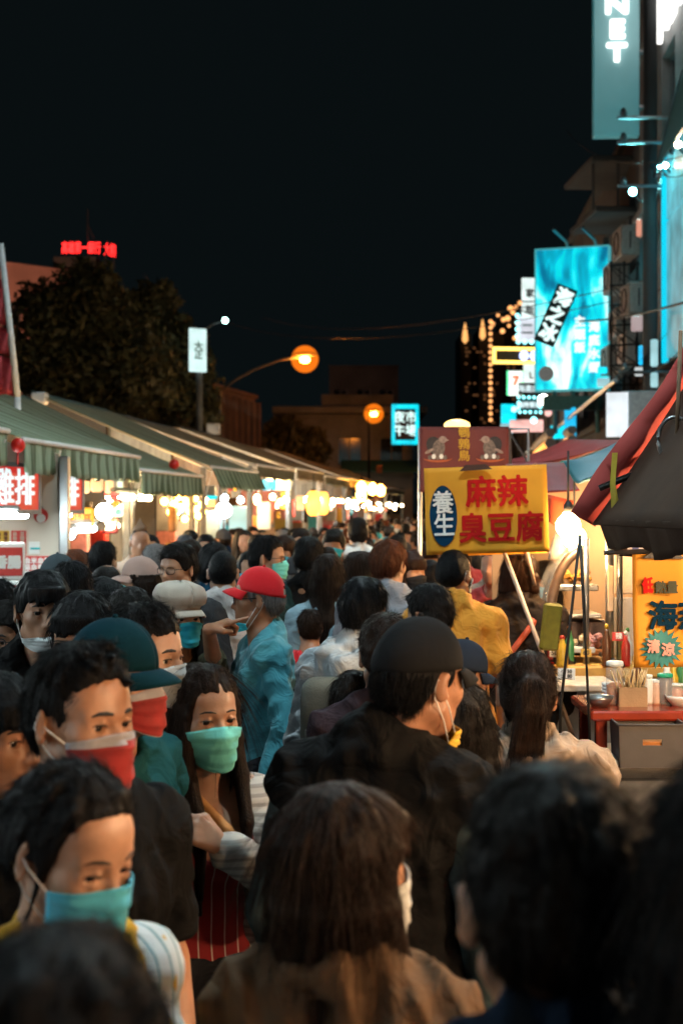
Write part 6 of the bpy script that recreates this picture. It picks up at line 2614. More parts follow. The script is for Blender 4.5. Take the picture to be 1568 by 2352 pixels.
# 麻辣臭豆腐 banner on its pole
dT = 7.0
c = at(1116, 1171, dT)
w, h = 280 / FPX * dT, 200 / FPX * dT
M = frame(c, (-.10, -1, 0)) @ Matrix.Rotation(.030, 4, 'Z')
e, Q = cloth_banner('sign_banner', w, h, M, 'large yellow cloth banner with red characters and a blue oval', YCLOTH, seed=4, wav=.006)
K = 1.0 / FPX * dT


def tx(px, py, z=.016):
    dx, dy = (px - 1116) * K, -(py - 1171) * K
    cs, sn = math.cos(-.030), math.sin(-.030)
    return Q @ Matrix.Translation((dx * cs - dy * sn, dx * sn + dy * cs, z))


text('lettering', '麻辣', .160, tx(1140, 1134), RED_INK, e, bold=.0042, depth=.0006, sx=.96)
text('lettering', '臭豆腐', .152, tx(1150, 1216), RED_INK, e, bold=.0040, depth=.0006, sx=.92)
mb = MB()
print_shape([(.067 * math.cos(a), .150 * math.sin(a)) for a in np.linspace(0, 2 * math.pi, 41)[:-1]], tx(1018, 1185, .013), mat('oval_blue', (.004, .036, .085), rough=.9, spec=.1, bump=0), 'blue_oval', e)
text('lettering', '養', .118, tx(1017, 1158, .018), WHITE_INK, e, bold=.0022, depth=.0006, sx=.9)
text('lettering', '生', .118, tx(1020, 1210, .018), WHITE_INK, e, bold=.0022, depth=.0006, sx=.9)
for ch in list(e.children):
    if ch.name.split('.')[0] != 'cloth':
        drape(e, ch)
mb = MB()
q = tx(1092, 1076, .02)
mb.poly([(-.08, -.012, 0), (.08, -.006, 0), (.05, .02, 0), (-.05, .018, 0)], (0, 0, 1), .01)
mb.v = [tuple(q @ Vector(v)) for v in mb.v]
mb.build('clip', mat('brown_clip', (.05, .02, .015), rough=.5), e)
mb = MB()
mb.sheet([[at(1075, 1276, 7.1) - e.location, at(1255, 1270, 7.1) - e.location], [at(1070, 1262, 7.1) - e.location, at(1255, 1255, 7.1) - e.location]], .003)
mb.build('lower_strip', YCLOTH, e)
mb = MB()
mb.tube([at(1155, 1262, 7.05) - e.location, at(1250, 1515, 6.9) - e.location, at(1330, 1730, 6.8) - e.location], .011, 7)
mb.tube([at(1208, 1262, 7.1) - e.location, at(1228, 1345, 7.1) - e.location], .009, 7)
mb.build('pole', mat('pale_stick', (.55, .40, .30), rough=.5), e, True)

# quail banner behind it
dQ = 9.0
c = at(1065, 1055, dQ)
w, h = 204 / FPX * dQ, 150 / FPX * dQ
BROWNB = mat('wine_banner', (.135, .028, .026), rough=.75, vary=.10, scale=4)
e, Q = cloth_banner('quail_banner', w, h, frame(c, (-.05, -1, 0)), 'wine red banner with two grey quails and three yellow characters', BROWNB, seed=7, wav=.004)
KQ = 1.0 / FPX * dQ
YI = mat('banner_yellow_print', (.62, .36, .03), rough=.7, bump=0, vary=.08)
text('lettering', '鵪\n鶉\n鳥', .074, Q @ Matrix.Translation((0, .092, .012)), YI, e, bold=.0008, depth=.0006, space=1.0, sx=1.05)
QG = [mat('quail_grey', (.16, .125, .11), rough=.8, vary=.4, scale=60), mat('quail_dark', (.035, .032, .034), rough=.8, vary=.3, scale=60), mat('quail_pale', (.30, .22, .19), rough=.8, vary=.3, scale=60)]
BASK = mat('basket_orange', (.42, .10, .03), rough=.7, bump=0)


def flat(e, Q, pts, m, name, z=.010):
    mb = MB()
    mb.poly([(p[0], p[1], 0) for p in pts], (0, 0, 1), .0015)
    mb.v = [tuple(Q.to_3x3() @ (Vector(v) + Vector((0, 0, z)))) for v in mb.v]
    return mb.build(name, m, e)


def oval(cx, cy_, rx, ry, a=0, n=20):
    return [(cx + rx * math.cos(t) * math.cos(a) - ry * math.sin(t) * math.sin(a), cy_ + rx * math.cos(t) * math.sin(a) + ry * math.sin(t) * math.cos(a)) for t in np.linspace(0, 2 * math.pi, n + 1)[:-1]]


for s in (-1, 1):
    cx = s * .165
    flat(e, Q, oval(cx + s * .020, .085, .050, .062, -s * .5), QG[1], 'quail_wing', .009)
    flat(e, Q, oval(cx - s * .005, .068, .040, .058, s * .15), QG[0], 'quail_body', .011)
    flat(e, Q, oval(cx - s * .030, .125, .026, .022, 0), QG[2], 'quail_head', .013)
    flat(e, Q, [(cx - s * .054, .128), (cx - s * .072, .121), (cx - s * .054, .116)], QG[2], 'quail_beak', .013)
    flat(e, Q, oval(cx + s * .055, .052, .030, .010, -s * .5), QG[2], 'quail_tail', .013)
    flat(e, Q, [(cx + .09 * math.cos(t), .008 - .026 * math.sin(t)) for t in np.linspace(0, math.pi, 12)] + [(cx + .09 * math.cos(t), .008 - .014 * math.sin(t)) for t in np.linspace(math.pi, 0, 12)], BASK, 'basket', .012)
    for k in range(5):
        flat(e, Q, oval(cx - .05 + .024 * k, .012 + .006 * (k % 2), .013, .016), WHITE_INK if k % 2 else QG[0], 'quail_egg', .014)
for ch in list(e.children):
    if ch.name.split('.')[0] != 'cloth':
        drape(e, ch)
b = MB()
b.ball((0, 0, 0), .05, 12, 8)
b.v = [(v[0] * 1.7, v[1], v[2] * .8) for v in b.v]
e2 = empty('dome_lamp', at(1049, 977, 9.1), 0, 'small amber and white lamp on top of the wine red banner', 'lamp')
b.build('dome', glow('amber_white', (1.0, .62, .18), 3), e2, True)
b = MB()
b.tube([(0, 0, -.04), (0, 0, -.22)], .012, 6)
b.build('stem', STEEL, e2)
mb = MB()
mb.tube([at(1168, 985, 9.1) - e.location, at(1176, 1300, 9.1) - e.location], .014, 7)
mb.tube([at(964, 985, 9.1) - e.location, at(964, 1300, 9.1) - e.location], .014, 7)
mb.build('pole', STEEL, e)

# canopies further along the right
e = empty('canopy', at(1260, 1176, 11), 0, 'maroon stall canopy beyond the quail banner', 'canopy')
o = e.location
roof_sheet('canopy_sheet', [at(1095, 1075, 12.6) - o, at(1110, 1062, 13.5) - o, at(1300, 1010, 13.5) - o, at(1440, 1012, 9.5) - o], MAROON, e, .10)
valance('valance', at(1165, 1060, 9.6) - o, at(1345, 1068, 9.0) - o, .20, MAROON, e)
mb = MB()
mb.tube([at(1165, 985, 10) - o, at(1213, 985, 10) - o, at(1213, 1060, 10) - o], .010, 6)
mb.tube([at(1165, 985, 10) - o, at(1210, 1060, 10) - o], .008, 6)
mb.build('frame_rod', STEEL, e)
e = empty('canopy', at(1240, 1176, 8.4), 0, 'dark red canopy flap hanging right of the large yellow banner', 'canopy')
o = e.location
roof_sheet('canopy_sheet', [at(1178, 1134, 7.9) - o, at(1330, 1125, 7.6) - o, at(1300, 1060, 8.6) - o, at(1160, 1066, 8.8) - o], MAROON, e, .04, 16, 10, .012)
mb = MB()
mb.poly([tuple(at(1222, 1080, 7.75) - o + Vector((dx, 0, dz))) for dx, dz in ((-.03, .02), (.02, .04), (.03, .0), (.07, -.07), (.05, -.09), (.0, -.02))], (0, -1, 0), .004)
mb.build('torn_print', mat('torn_paper', (.40, .20, .20)), e)
valance('orange_fringe', at(1258, 1136, 7.5) - o, at(1318, 1150, 7.4) - o, .15, mat('orange_cloth', (.40, .045, .008), rough=.8), e, amp=.02)
e = empty('tarpaulin', at(1360, 1060, 7.2), 0, 'teal tarpaulin draped over the red canopies', 'tarpaulin')
o = e.location
mb = MB()
rows = []
A_, B_, C_, D_ = at(1284, 1062, 7.2), at(1345, 1118, 7.0), at(1470, 1020, 6.6), at(1442, 1002, 7.4)
for j in range(13):
    v = j / 12
    rows.append([((A_ * (1 - u) + B_ * u) * (1 - v) + (D_ * (1 - u) + C_ * u) * v) - o + Vector((0, .04 * math.sin(u * 6 + v * 4), -.05 * math.sin(v * math.pi) + .03 * math.sin(u * 8 + v * 3))) for u in np.linspace(0, 1, 13)])
mb.sheet(rows, .004)
mb.build('sheet', TEALT, e, True)

# ropes
mb = MB()
top = at(1331, 1228, 5.0)
mb.tube([top, at(1312, 1400, 5.0), at(1288, 1610, 5.0), at(1284, 1720, 5.02)], .0055, 6)
mb.tube([top, at(1340, 1400, 4.98), at(1350, 1610, 4.98), at(1356, 1770, 5.0)], .0055, 6)
thing_mb('rope', mb, CABLE, 'pair of black ropes hanging from the low corner of the red trimmed canopy', 'rope', smooth=True)

# condiment table
dC = 5.9
e = empty('condiment_table', at(1470, 1176, dC) - Vector((0, 0, CAM_Z)), 0, 'red lacquered table carrying jars and a skewer box', 'table')
o = e.location
zt = at(0, 1614, dC).z
xl = at(1332, 0, dC).x
mb = MB()
mb.box((xl + .62 - o.x, .0, zt - .02), (1.24, .50, .04), 0, .008)
mb.build('table_top', WOOD_RED, e)
for sx, sy in ((.05, -.19), (.05, .19), (1.18, -.19), (1.18, .19)):
    mb = MB()
    mb.box((xl + sx - o.x, sy, (zt - .04) / 2), (.045, .045, zt - .04), 0, .005)
    mb.build('leg', WOOD_RED, e)
zs = at(0, 1735, dC - .1).z
mb = MB()
mb.box((xl + .62 - o.x, .0, zs - .015), (1.18, .44, .03), 0, .005)
mb.build('shelf', STEEL, e)
mb = MB()
mb.box((xl + .66 - o.x, .05, zs / 2 - .04), (1.06, .34, zs - .10), 0, .01)
mb.build('cabinet', mat('cabinet_steel', (.22, .23, .25), rough=.35, metal=.7, vary=.2), e)


def item(name, px, py, d, label, cat, group=None):
    p = at(px, py, d)
    return empty(name, p, 0, label, cat, group)


def jar(px, w_px, h, label, body, content, lid, frac=.6, d=dC - .05):
    r = w_px / 2 / FPX * d
    p = at(px, 0, d)
    e = empty('jar', (p.x, d, zt), 0, label, 'jar')
    mb = MB()
    mb.lathe([(r * .9, 0), (r, .01), (r, h * .82), (r * .85, h * .9)], (0, 0, 0), 18)
    mb.build('glass_wall', body, e, True)
    if content:
        mb = MB()
        mb.lathe([(r * .88, .006), (r * .9, .02), (r * .9, h * frac), (r * .4, h * frac + .012)], (0, 0, 0), 16)
        mb.build('filling', content, e, True)
    mb = MB()
    mb.lathe([(r * .92, h * .9), (r * .95, h * .91), (r * .95, h * 1.0), (r * .8, h * 1.02)], (0, 0, 0), 18)
    mb.build('lid', lid, e, True)
    return e


GLASS = bpy.data.materials.new('clear_jar')
GLASS.use_nodes = True
nt = GLASS.node_tree
b = nt.nodes["Principled BSDF"]
b.inputs["Base Color"].default_value = (.75, .72, .68, 1)
b.inputs["Roughness"].default_value = .08
b.inputs["Alpha"].default_value = .30
MATS['clear_jar'] = GLASS
WLID = mat('white_lid', (.66, .70, .70), rough=.35, bump=0)
jar(1411, 42, .175, 'clear jar half full of orange sauce with a white lid', GLASS, mat('orange_sauce', (.45, .12, .02), rough=.5, vary=.35, scale=60), WLID, .45)
jar(1526, 38, .125, 'dark jar of blue black sauce with a green lid', GLASS, mat('dark_sauce', (.015, .014, .035), rough=.25, vary=.3, scale=40), mat('green_lid', (.01, .34, .20), rough=.4, bump=0), .88)
jar(1488, 20, .12, 'narrow white bottle between the skewer box and the dark jar', WHITEP, None, WLID)
jar(1506, 22, .10, 'printed paper cup beside the dark jar', mat('peach_paper', (.62, .42, .32), rough=.6), None, WLID)
jar(1552, 36, .085, 'low tub of orange pickles right of the dark jar', GLASS, mat('pickle', (.5, .15, .05), rough=.5, vary=.3, scale=60), WLID, .7)
p = at(1448, 0, dC - .08)
e = empty('skewer_box', (p.x, dC - .08, zt), 0, 'kraft paper box full of bamboo skewers on the red table', 'box')
mb = MB()
wB, hB = .112, .078
for (cx, cy_, sx, sy) in ((0, -.045, wB, .004), (0, .045, wB, .004), (-wB / 2, 0, .004, .09), (wB / 2, 0, .004, .09)):
    mb.box((cx, cy_, hB / 2), (sx, sy, hB))
mb.box((0, 0, .003), (wB, .09, .004))
mb.build('carton', KRAFT, e)
sk = None
for i in range(26):
    a, b_ = RNG.uniform(-.35, .35), RNG.uniform(-.25, .25)
    if sk is None:
        mb = MB()
        mb.tube([(0, 0, 0), (0, 0, .145)], [.0035, .0028], 5)
        q = mb.build('skewer', SKEWER, e, True)
        sk = q.data
    else:
        q = link(bpy.data.objects.new('skewer', sk), e)
    q.location = (RNG.uniform(-.04, .04), RNG.uniform(-.03, .03), .008)
    q.rotation_euler = (b_, a, 0)
# grey bin on the lower shelf
p = at(1488, 0, dC - .32)
e = empty('storage_bin', (p.x, dC - .30, zs), 0, 'grey plastic bin with a handle slot on the steel shelf', 'bin')
BIN = mat('grey_plastic', (.085, .075, .072), rough=.55, vary=.06, bump=.05)
mb = MB()
wb, db_, hb_ = .262, .19, .168
for s in (-1, 1):
    mb.poly([(s * wb * .47, -db_ * .45, 0), (s * wb * .47, db_ * .45, 0), (s * wb * .5, db_ * .5, hb_), (s * wb * .5, -db_ * .5, hb_)], (-s, 0, 0), .004)
mb.poly([(-wb * .47, db_ * .45, 0), (wb * .47, db_ * .45, 0), (wb * .5, db_ * .5, hb_), (-wb * .5, db_ * .5, hb_)], (0, -1, 0), .004)
mb.box((0, 0, .002), (wb * .94, db_ * .9, .004))
# front with a rounded slot
hx, hz0, hz1 = .038, .088, .112
F0 = lambda x, z: (x * (.94 + .06 * z / hb_), -db_ * (.45 + .05 * z / hb_), z)
for (x0, x1, z0, z1) in ((-wb / 2, wb / 2, 0, hz0), (-wb / 2, wb / 2, hz1, hb_), (-wb / 2, -hx, hz0, hz1), (hx, wb / 2, hz0, hz1)):
    mb.poly([F0(x0, z0), F0(x1, z0), F0(x1, z1), F0(x0, z1)], (0, 1, 0), .004)
mb.build('body', BIN, e)
mb = MB()
mb.tube([(-wb / 2, -db_ / 2, hb_), (wb / 2, -db_ / 2, hb_), (wb / 2, db_ / 2, hb_), (-wb / 2, db_ / 2, hb_), (-wb / 2, -db_ / 2, hb_)], .005, 6)
mb.build('rim', BIN, e, True)
mb = MB()
mb.box((0, 0, .06), (wb * .86, db_ * .8, .11), 0, .02)
mb.build('contents', mat('orange_goods', (.48, .18, .04), vary=.3, scale=30), e)
p = at(1390, 0, dC - .2)
e = empty('paper_tray', (p.x, dC - .28, zs), 0, 'flat tray of printed paper beside the grey bin', 'tray')
mb = MB()
mb.box((0, 0, .012), (.105, .15, .024), 0, .004)
mb.build('tray_body', WHITEP, e)
for i in range(3):
    mb = MB()
    mb.box((-.03 + .03 * i, 0, .026 + i * .002), (.04, .12, .002))
    mb.build('paper', [mat('paper_pink', (.6, .4, .38)), WHITEP, mat('paper_blue', (.45, .55, .6))][i], e)

# cooking stall behind the ropes
dK = 7.2
e = empty('cooking_stall', at(1330, 1176, dK) - Vector((0, 0, CAM_Z)), 0, 'brightly lit cooking stall with a glass hood and food trays', 'stall')
o = e.location
zk = at(0, 1520, dK).z
mb = MB()
x0, x1 = at(1245, 0, dK).x - o.x, at(1560, 0, dK).x - o.x
mb.box(((x0 + x1) / 2, .45, zk - .03), (x1 - x0, 1.3, .06), 0, .01)
mb.build('counter_top', mat('counter_yellow', (.58, .32, .07), rough=.5, vary=.15), e)
mb = MB()
mb.box(((x0 + x1) / 2, .5, (zk - .06) / 2), (x1 - x0 - .1, 1.1, zk - .06), 0, .01)
mb.build('counter_body', STEEL, e)
mb = MB()
mb.box((at(1330, 0, dK - .4).x - o.x, -.42, zk - .06), (.30, .38, .03), 0, .005)
mb.build('front_ledge', mat('grid_paper', (.62, .52, .42), rough=.6, vary=.2, scale=25), e)
mb = MB()
mb.box((at(1330, 0, dK).x - o.x, .15, zk + .12), (.28, .30, .18), 0, .01)
mb.build('fryer', mat('fryer_dark', (.06, .04, .035), rough=.4, metal=.5), e)
mb = MB()
mb.box((at(1312, 0, dK).x - o.x, .15, at(0, 1415, dK).z), (.30, .34, .02), 0, .005)
mb.build('shelf', STEEL, e)
# curved glass hood rim
mb = MB()
pts = []
for t in np.linspace(0, 1, 16):
    pts.append(at(1262 + 85 * t ** 1.6, 1412 - 150 * math.sin(t * math.pi / 2), dK) - o)
mb.tube(pts, .026, 8)
mb.build('hood_rim', mat('hood_steel', (.20, .15, .13), rough=.35, metal=.6), e, True)
mb = MB()
rows = [[p + Vector((0, yy, 0)) for p in pts] for yy in (0, .5)]
mb.sheet(rows, .004)
mb.build('hood_glass', GLASS, e, True)
for i, px in enumerate((1345, 1399, 1422)):
    mb = MB()
    q = at(px, 0, dK - (.0 if i else .1)) - o
    mb.tube([(q.x, q.y, zk - .05), (q.x, q.y, at(0, 1236, dK).z)], .016 + .006 * (i == 1), 8)
    mb.build('post', STEEL, e, True)
mb = MB()
mb.box(at(1401, 1352, dK - .06) - o, (.030, .02, .23), 0, .004)
mb.build('label_strip', mat('label_cream', (.70, .50, .34), rough=.5), e)
for px, py, wp, hp, m_ in ((1442, 1318, 70, 96, mat('mottled_board', (.58, .46, .38), rough=.6, vary=.2, scale=12)), (1440, 1440, 74, 140, mat('grey_board', (.40, .38, .38), rough=.6, vary=.06))):
    mb = MB()
    mb.box(at(px, py, dK + .3) - o, (wp / FPX * dK, .02, hp / FPX * dK), 0, .004)
    mb.build('back_panel', m_, e)
mb = MB()
mb.box(at(1385, 1360, dK + 1.1) - o, (1.3, .03, 1.3))
mb.build('rear_wall', mat('warm_wall', (.34, .22, .13), rough=.6, vary=.15, scale=3), e)
mb = MB()
mb.tube([at(1378, 1502, dK - .1) - o, at(1430, 1530, dK - .3) - o], .012, 6)
mb.build('ladle', mat('ladle_dark', (.03, .025, .025), rough=.4, metal=.5), e, True)
for i, (px, py, w_, dy) in enumerate(((1318, 1330, .20, .2), (1318, 1472, .17, .0), (1355, 1478, .10, -.02))):
    base = at(px, py + 14, dK + dy)
    q = empty('food_heap', base, 0, ['heap of golden fried tofu behind the curved hood', 'tray of pale yellow food on the cooking stall counter', 'small tray of pink food beside the pale yellow one'][i], 'food')
    b = MB()
    b.box((0, 0, -.01), (w_ * 1.1, w_ * .9, .03), 0, .005)
    b.build('tray_base', [STEEL, mat('white_tray', (.7, .66, .6)), mat('orange_tray', (.6, .2, .05))][i], q)
    g_ = random.Random(i)
    pm = None
    for k in range(14):
        b_ = (g_.uniform(-.4, .4) * w_, g_.uniform(-.35, .35) * w_, .02 + g_.uniform(0, .05))
        if pm is None:
            b = MB()
            b.box((0, 0, 0), (.045, .04, .034), 0, .008)
            f_ = b.build('food_piece', [GOODS[1], GOODS[0], mat('pink_food', (.62, .30, .26), vary=.2)][i], q)
            pm = f_.data
        else:
            f_ = link(bpy.data.objects.new('food_piece', pm), q)
        f_.location = b_
        f_.rotation_euler = (g_.uniform(-.5, .5), g_.uniform(-.5, .5), g_.uniform(0, 3))
# lamps of the right stalls
BULB_K = glow('bulb_kitchen', (1.0, .60, .26), 150)
src = bulb_lamp(at(1304, 1208, 7.0), BULB_K, 'glaring warm bulb hanging left of the red trimmed canopy corner', r=.06)
for i, (p, lab) in enumerate(((at(1318, 1235, 7.3), 'second warm bulb right under the glaring one'), (at(1425, 1215, 7.9), 'warm bulb hidden above the cooking stall posts'), (at(1290, 1268, 8.6), 'warm bulb further back behind the glaring one'))):
    bulb_lamp(p, None, lab, src=src)
q = at(1285, 1250, 7.6)
e = empty('bulb_shade', q, 0, 'crumpled bright reflector hanging by the glaring bulb', 'reflector')
mb = MB()
mb.lathe([(.065, -.08), (.055, -.03), (.035, .04), (.015, .08)], (0, 0, 0), 14)
mb.build('reflector', mat('white_enamel', (.40, .37, .33), rough=.3), e, True)
BULB_N = glow('bulb_near', (1.0, .64, .34), 640)
sN = bulb_lamp(Vector((1.75, 4.1, 1.98)), BULB_N, 'warm bulb under the black lined canopy', 'bulbs under the near right canopies', r=.055)
for p in ((1.5, 1.9, 2.0), (1.95, 2.7, 2.1), (2.05, 1.2, 2.1), (2.1, -.4, 2.15), (2.2, -2.0, 2.2)):
    bulb_lamp(Vector(p), None, 'warm bulb under the black lined canopy', 'bulbs under the near right canopies', src=sN)
# stalls continue along the right beside the camera and beyond
for i, (d0, d1, lab) in enumerate(((-2.5, 2.2, 'right hand stall beside the camera with a red canopy'), (9.2, 13.5, 'right hand stall under the maroon canopy'), (13.8, 19, 'right hand stall beyond the maroon canopy'), (19.3, 26, 'right hand stall under the grey awning'), (26.3, 38, 'far right hand stall near the end of the street'))):
    s0 = 1.75 if i == 0 else 1.35
    e = empty('market_stall', st_r(s0, d0), 0, lab, 'stall', 'food stalls along the right side of the street')
    P = lambda s, d, z: st_r(s, d, z) - e.location
    roof_sheet('roof', [P(s0, d1, 2.35), P(s0, d0, 2.35), P(s0 + 2.2, d0, 2.9), P(s0 + 2.2, d1, 2.9)], RED_CAN if i % 2 == 0 else MAROON, e, .06)
    c_ = (P(s0 + .5, d0, 0) + P(s0 + .5, d1, 0)) / 2
    mb = MB()
    mb.box((c_.x, c_.y, .5), (.7, d1 - d0 - .3, 1.0), -.06, .01)
    mb.build('counter', STEEL, e)
    for d in (d0 + .1, d1 - .1):
        mb = MB()
        q = P(s0 + .08, d, 1.17)
        mb.box(q, (.05, .05, 2.34), 0, .006)
        mb.build('post', POST, e)
    mb = MB()
    mb.sheet([[P(s0 + 2.2, d1, 0), P(s0 + 2.2, d0, 0)], [P(s0 + 2.2, d1, 2.85), P(s0 + 2.2, d0, 2.85)]], .04)
    mb.build('back_wall', CREAM, e)
    if i:
        d = d0 + .8
        while d < d1:
            bulb_lamp(st_r(s0 + .25, d, 2.05), None, 'warm bare bulb under the right hand canopies', 'bare bulbs under the right canopies', src=srcW)
            d += 1.3

# more things on the counters of the right hand stalls
gq = random.Random(9)
BOT = [mat('sauce_red', (.42, .03, .02), rough=.3, bump=0), mat('sauce_brown', (.10, .035, .012), rough=.3, bump=0), mat('bottle_white', (.66, .66, .64), rough=.35, bump=0), mat('bottle_yellow', (.60, .36, .03), rough=.35, bump=0), mat('bottle_green', (.05, .22, .08), rough=.3, bump=0)]
names = ['red sauce', 'dark brown sauce', 'white', 'yellow', 'green']
wh = ['left of the curved hood', 'at the foot of the steel post', 'below the grey panel', 'beside the pale yellow food', 'in front of the fryer', 'right of the ladle', 'behind the skewer box', 'behind the dark jar', 'right of the pickles', 'at the end of the red table']
for i in range(10):
    on_table = i >= 6
    px = (1260, 1392, 1440, 1290, 1306, 1436, 1462, 1530, 1545, 1566)[i]
    d = dC + .12 if on_table else dK - .1 - .1 * (i % 2)
    p = at(px, 0, d)
    k = i % 5
    e = empty('bottle', (p.x, d, zt if on_table else zk), 0, '%s bottle standing %s' % (names[k], wh[i]), 'bottle', 'bottles on the right hand counters')
    r_, h_ = .022 + .008 * gq.random(), .14 + .07 * gq.random()
    b = MB()
    b.lathe([(r_ * .95, 0), (r_, .006), (r_, h_ * .62), (r_ * .45, h_ * .80), (r_ * .40, h_ * .92)], (0, 0, 0), 12)
    b.build('bottle_body', BOT[k], e, True)
    b = MB()
    b.lathe([(r_ * .45, h_ * .92), (r_ * .45, h_), (r_ * .2, h_ * 1.04)], (0, 0, 0), 10)
    b.build('bottle_cap', BOT[(k + 2) % 5], e, True)
for i, (px, py, w_, h_, m_, s_, lab) in enumerate(((1272, 1500, 22, 18, WHITEP, '50', 'small white price card left of the fryer'), (1345, 1500, 24, 18, CLUTTER[1], '60', 'small yellow price card under the pink food'), (1300, 1548, 40, 26, WHITEP, '小 50\n大 80', 'white price card on the front ledge'), (1420, 1462, 30, 20, REDP, '辣', 'small red card on the grey panel'))):
    d = dK - .62 if i == 2 else dK - .16
    e, Q = board('price_card', frame(at(px, py, d), (-.15, -1, .25)), w_ / FPX * d, h_ / FPX * d, .004, m_, lab, 'card', None, None, .001)
    text('lettering', s_, h_ / FPX * d * (.8 if '\n' not in s_ else .42), on(Q, 0, 0, .003), WHITE_INK if m_ is REDP else INK, e, bold=.0008, depth=.0004)
for i, (px, py, d) in enumerate(((1432, 1590, dC - .1), (1560, 1600, dC - .1), (1375, 1606, dC - .12))):
    e = empty('bowl', (at(px, 0, d).x, d + (.0 if i else .18), zt), 0, ['stack of white bowls behind the orange jar', 'white bowl at the far end of the red table', 'small steel dish at the near corner of the red table'][i], 'bowl')
    b = MB()
    for k in range(3 if i == 0 else 1):
        b.lathe([(.03, k * .014), (.055, .03 + k * .014), (.060, .045 + k * .014), (.052, .040 + k * .014), (.026, .008 + k * .014)], (0, 0, 0), 16)
    b.build('bowl_body', STEEL if i == 2 else WHITEP, e, True)
# ------------------------------------------------------------------ the people one can tell apart
C_ = cloth
MASK_B = cloth('mask_blue', (.08, .46, .66), vary=.06)
MASK_C = cloth('mask_cyan', (.03, .47, .64), vary=.06)
MASK_M = cloth('mask_mint', (.14, .56, .54), vary=.06)
MASK_W = cloth('mask_white', (.46, .48, .49), vary=.06)
MASK_K = cloth('mask_black', (.02, .02, .022), vary=.1)
MASK_R = mat('mask_red', (.27, .013, .013), rough=.8, vary=.30, scale=26, bump=.08, bscale=400, sheen=.1)
MASK_G = cloth('mask_grey_band', (.33, .32, .35), vary=.06)
MASK_Y = cloth('mask_yellow', (.60, .38, .03), vary=.08)
BLK = C_('black', (.0065, .0065, .007))
NAVY = C_('navy', (.010, .022, .045))
CHAR = C_('charcoal', (.035, .036, .040))
DTEAL = C_('deep_teal', (.006, .050, .062))
WHT = C_('white', (.54, .50, .49))
GRY = C_('grey', (.26, .27, .31))
LBLU = C_('light_blue', (.25, .38, .46))
OLV = C_('olive', (.045, .042, .026))
BEIGE = C_('beige', (.25, .19, .145))
MUST = C_('mustard', (.62, .27, .032))
TEALS = C_('teal_sweat', (.055, .25, .31))
TAUPE = C_('taupe', (.085, .052, .031))
BROWNJ = C_('dark_brown', (.030, .022, .018))
ROSE = striped('rose_rib', (.34, .15, .17), (.24, .09, .11), 0, 130)
PALE = C_('pale_denim', (.36, .39, .42))


def strap(name, m, w=.018):
    def f(o, T, J, sh, el, wr):
        mb = MB()
        pts = [J(.13, .11, 1.10), J(.09, .140, 1.20), J(.03, .128, 1.32), J(-.07, .05, 1.435), J(-.10, -.02, 1.455), J(-.07, -.13, 1.36), J(.05, -.15, 1.2), J(.14, -.12, 1.05)]
        rows = [[p + np.array((-w * .8, 0, -w * .3)) for p in pts], [p + np.array((w * .8, 0, w * .3)) for p in pts]]
        mb.sheet(rows, .004)
        mb.build(name, m, o, True)
    return f


def backpack(owner, label, m, rel=(0, .17, 1.16), size=(.28, .14, .40)):
    """a bag that hangs from its wearer: its own thing"""
    M = Matrix.Translation(owner.location) @ Matrix.Rotation(owner.rotation_euler.z, 4, 'Z')
    e = empty('backpack', M @ Vector(rel), owner.rotation_euler.z, label, 'backpack')
    F = Field([axis(-.2, .2, .012), axis(-.2, .2, .012), axis(-.3, .3, .012)])
    x, y, z = F.grid()
    q = np.sqrt(np.maximum(np.abs(x) - size[0] / 2 + .05, 0) ** 2 + np.maximum(np.abs(y) - size[1] / 2 + .05, 0) ** 2 + np.maximum(np.abs(z) - size[2] / 2 + .05, 0) ** 2) - .05
    F.d = (q + .006 * wob(x, y, z, 3, 40, 4)).astype(np.float32)
    v, f = F.mesh()
    mesh_obj('bag', v, f, m, e, True)
    p = MB()
    p.box((0, size[1] / 2 + .01, -.05), (size[0] * .7, .05, size[2] * .45), 0, .02)
    p.build('pocket', m, e)
    for s in (-1, 1):
        b = MB()
        pts = [Vector((s * .09, -size[1] / 2, .17)), Vector((s * .105, -.16, .26)), Vector((s * .11, -.27, .22)), Vector((s * .115, -.30, .05)), Vector((s * .12, -.22, -.15))]
        b.sheet([[a + Vector((-.022, 0, 0)) for a in pts], [a + Vector((.022, 0, 0)) for a in pts]], .006)
        b.build('shoulder_strap', mat('strap_dark', (.03, .03, .032), rough=.7), e, True)
    return e


# --- nearest row
person('man with short black hair and a navy jacket, seen from behind at the lower right', 1276, 1768, 1.42, 186, 'm', 'fade', 'soft', 1, 'jacket', NAVY, hyaw=-4, wide=1.08, hs=1.0, seed=11)
person('woman with long brown hair in a taupe coat, back turned in the lower centre', 786, 1792, 2.12, 166, 'f', 'bangs', 'chest', 0, 'jacket', TAUPE, hyaw=-44, mask=MASK_W, seed=21, hs=1.02, wide=1.05)
person('dark haired figure cut off at the lower left corner', 140, 2112, 1.12, 190, 'f', 'updo', 'black', 0, 'tee', BLK, hyaw=-20, seed=31, hs=1.02)
person('man in a red mask and black t shirt at the left', 178, 1478, 2.60, 40, 'm', 'fade', 'black', 0, 'tee', BLK, hyaw=14, pitch=3, mask=MASK_R, mask_top=MASK_G, seed=51, detail=1.25, wide=1.02)
person('figure with long dark hair at the right edge, nearest to the camera', 1735, 1685, 1.28, 178, 'f', 'long', 'black', 1, 'jacket', BLK, seed=61)


def tube_top_extra(o, T, J, sh, el, wr):
    strap('bag_strap', mat('tan_leather', (.34, .16, .05), rough=.5))(o, T, J, sh, el, wr)
    open_front('cardigan', striped('cream_knit', (.50, .46, .42), (.30, .27, .25), 2, 48, .4), o, J, sh, el, wr)


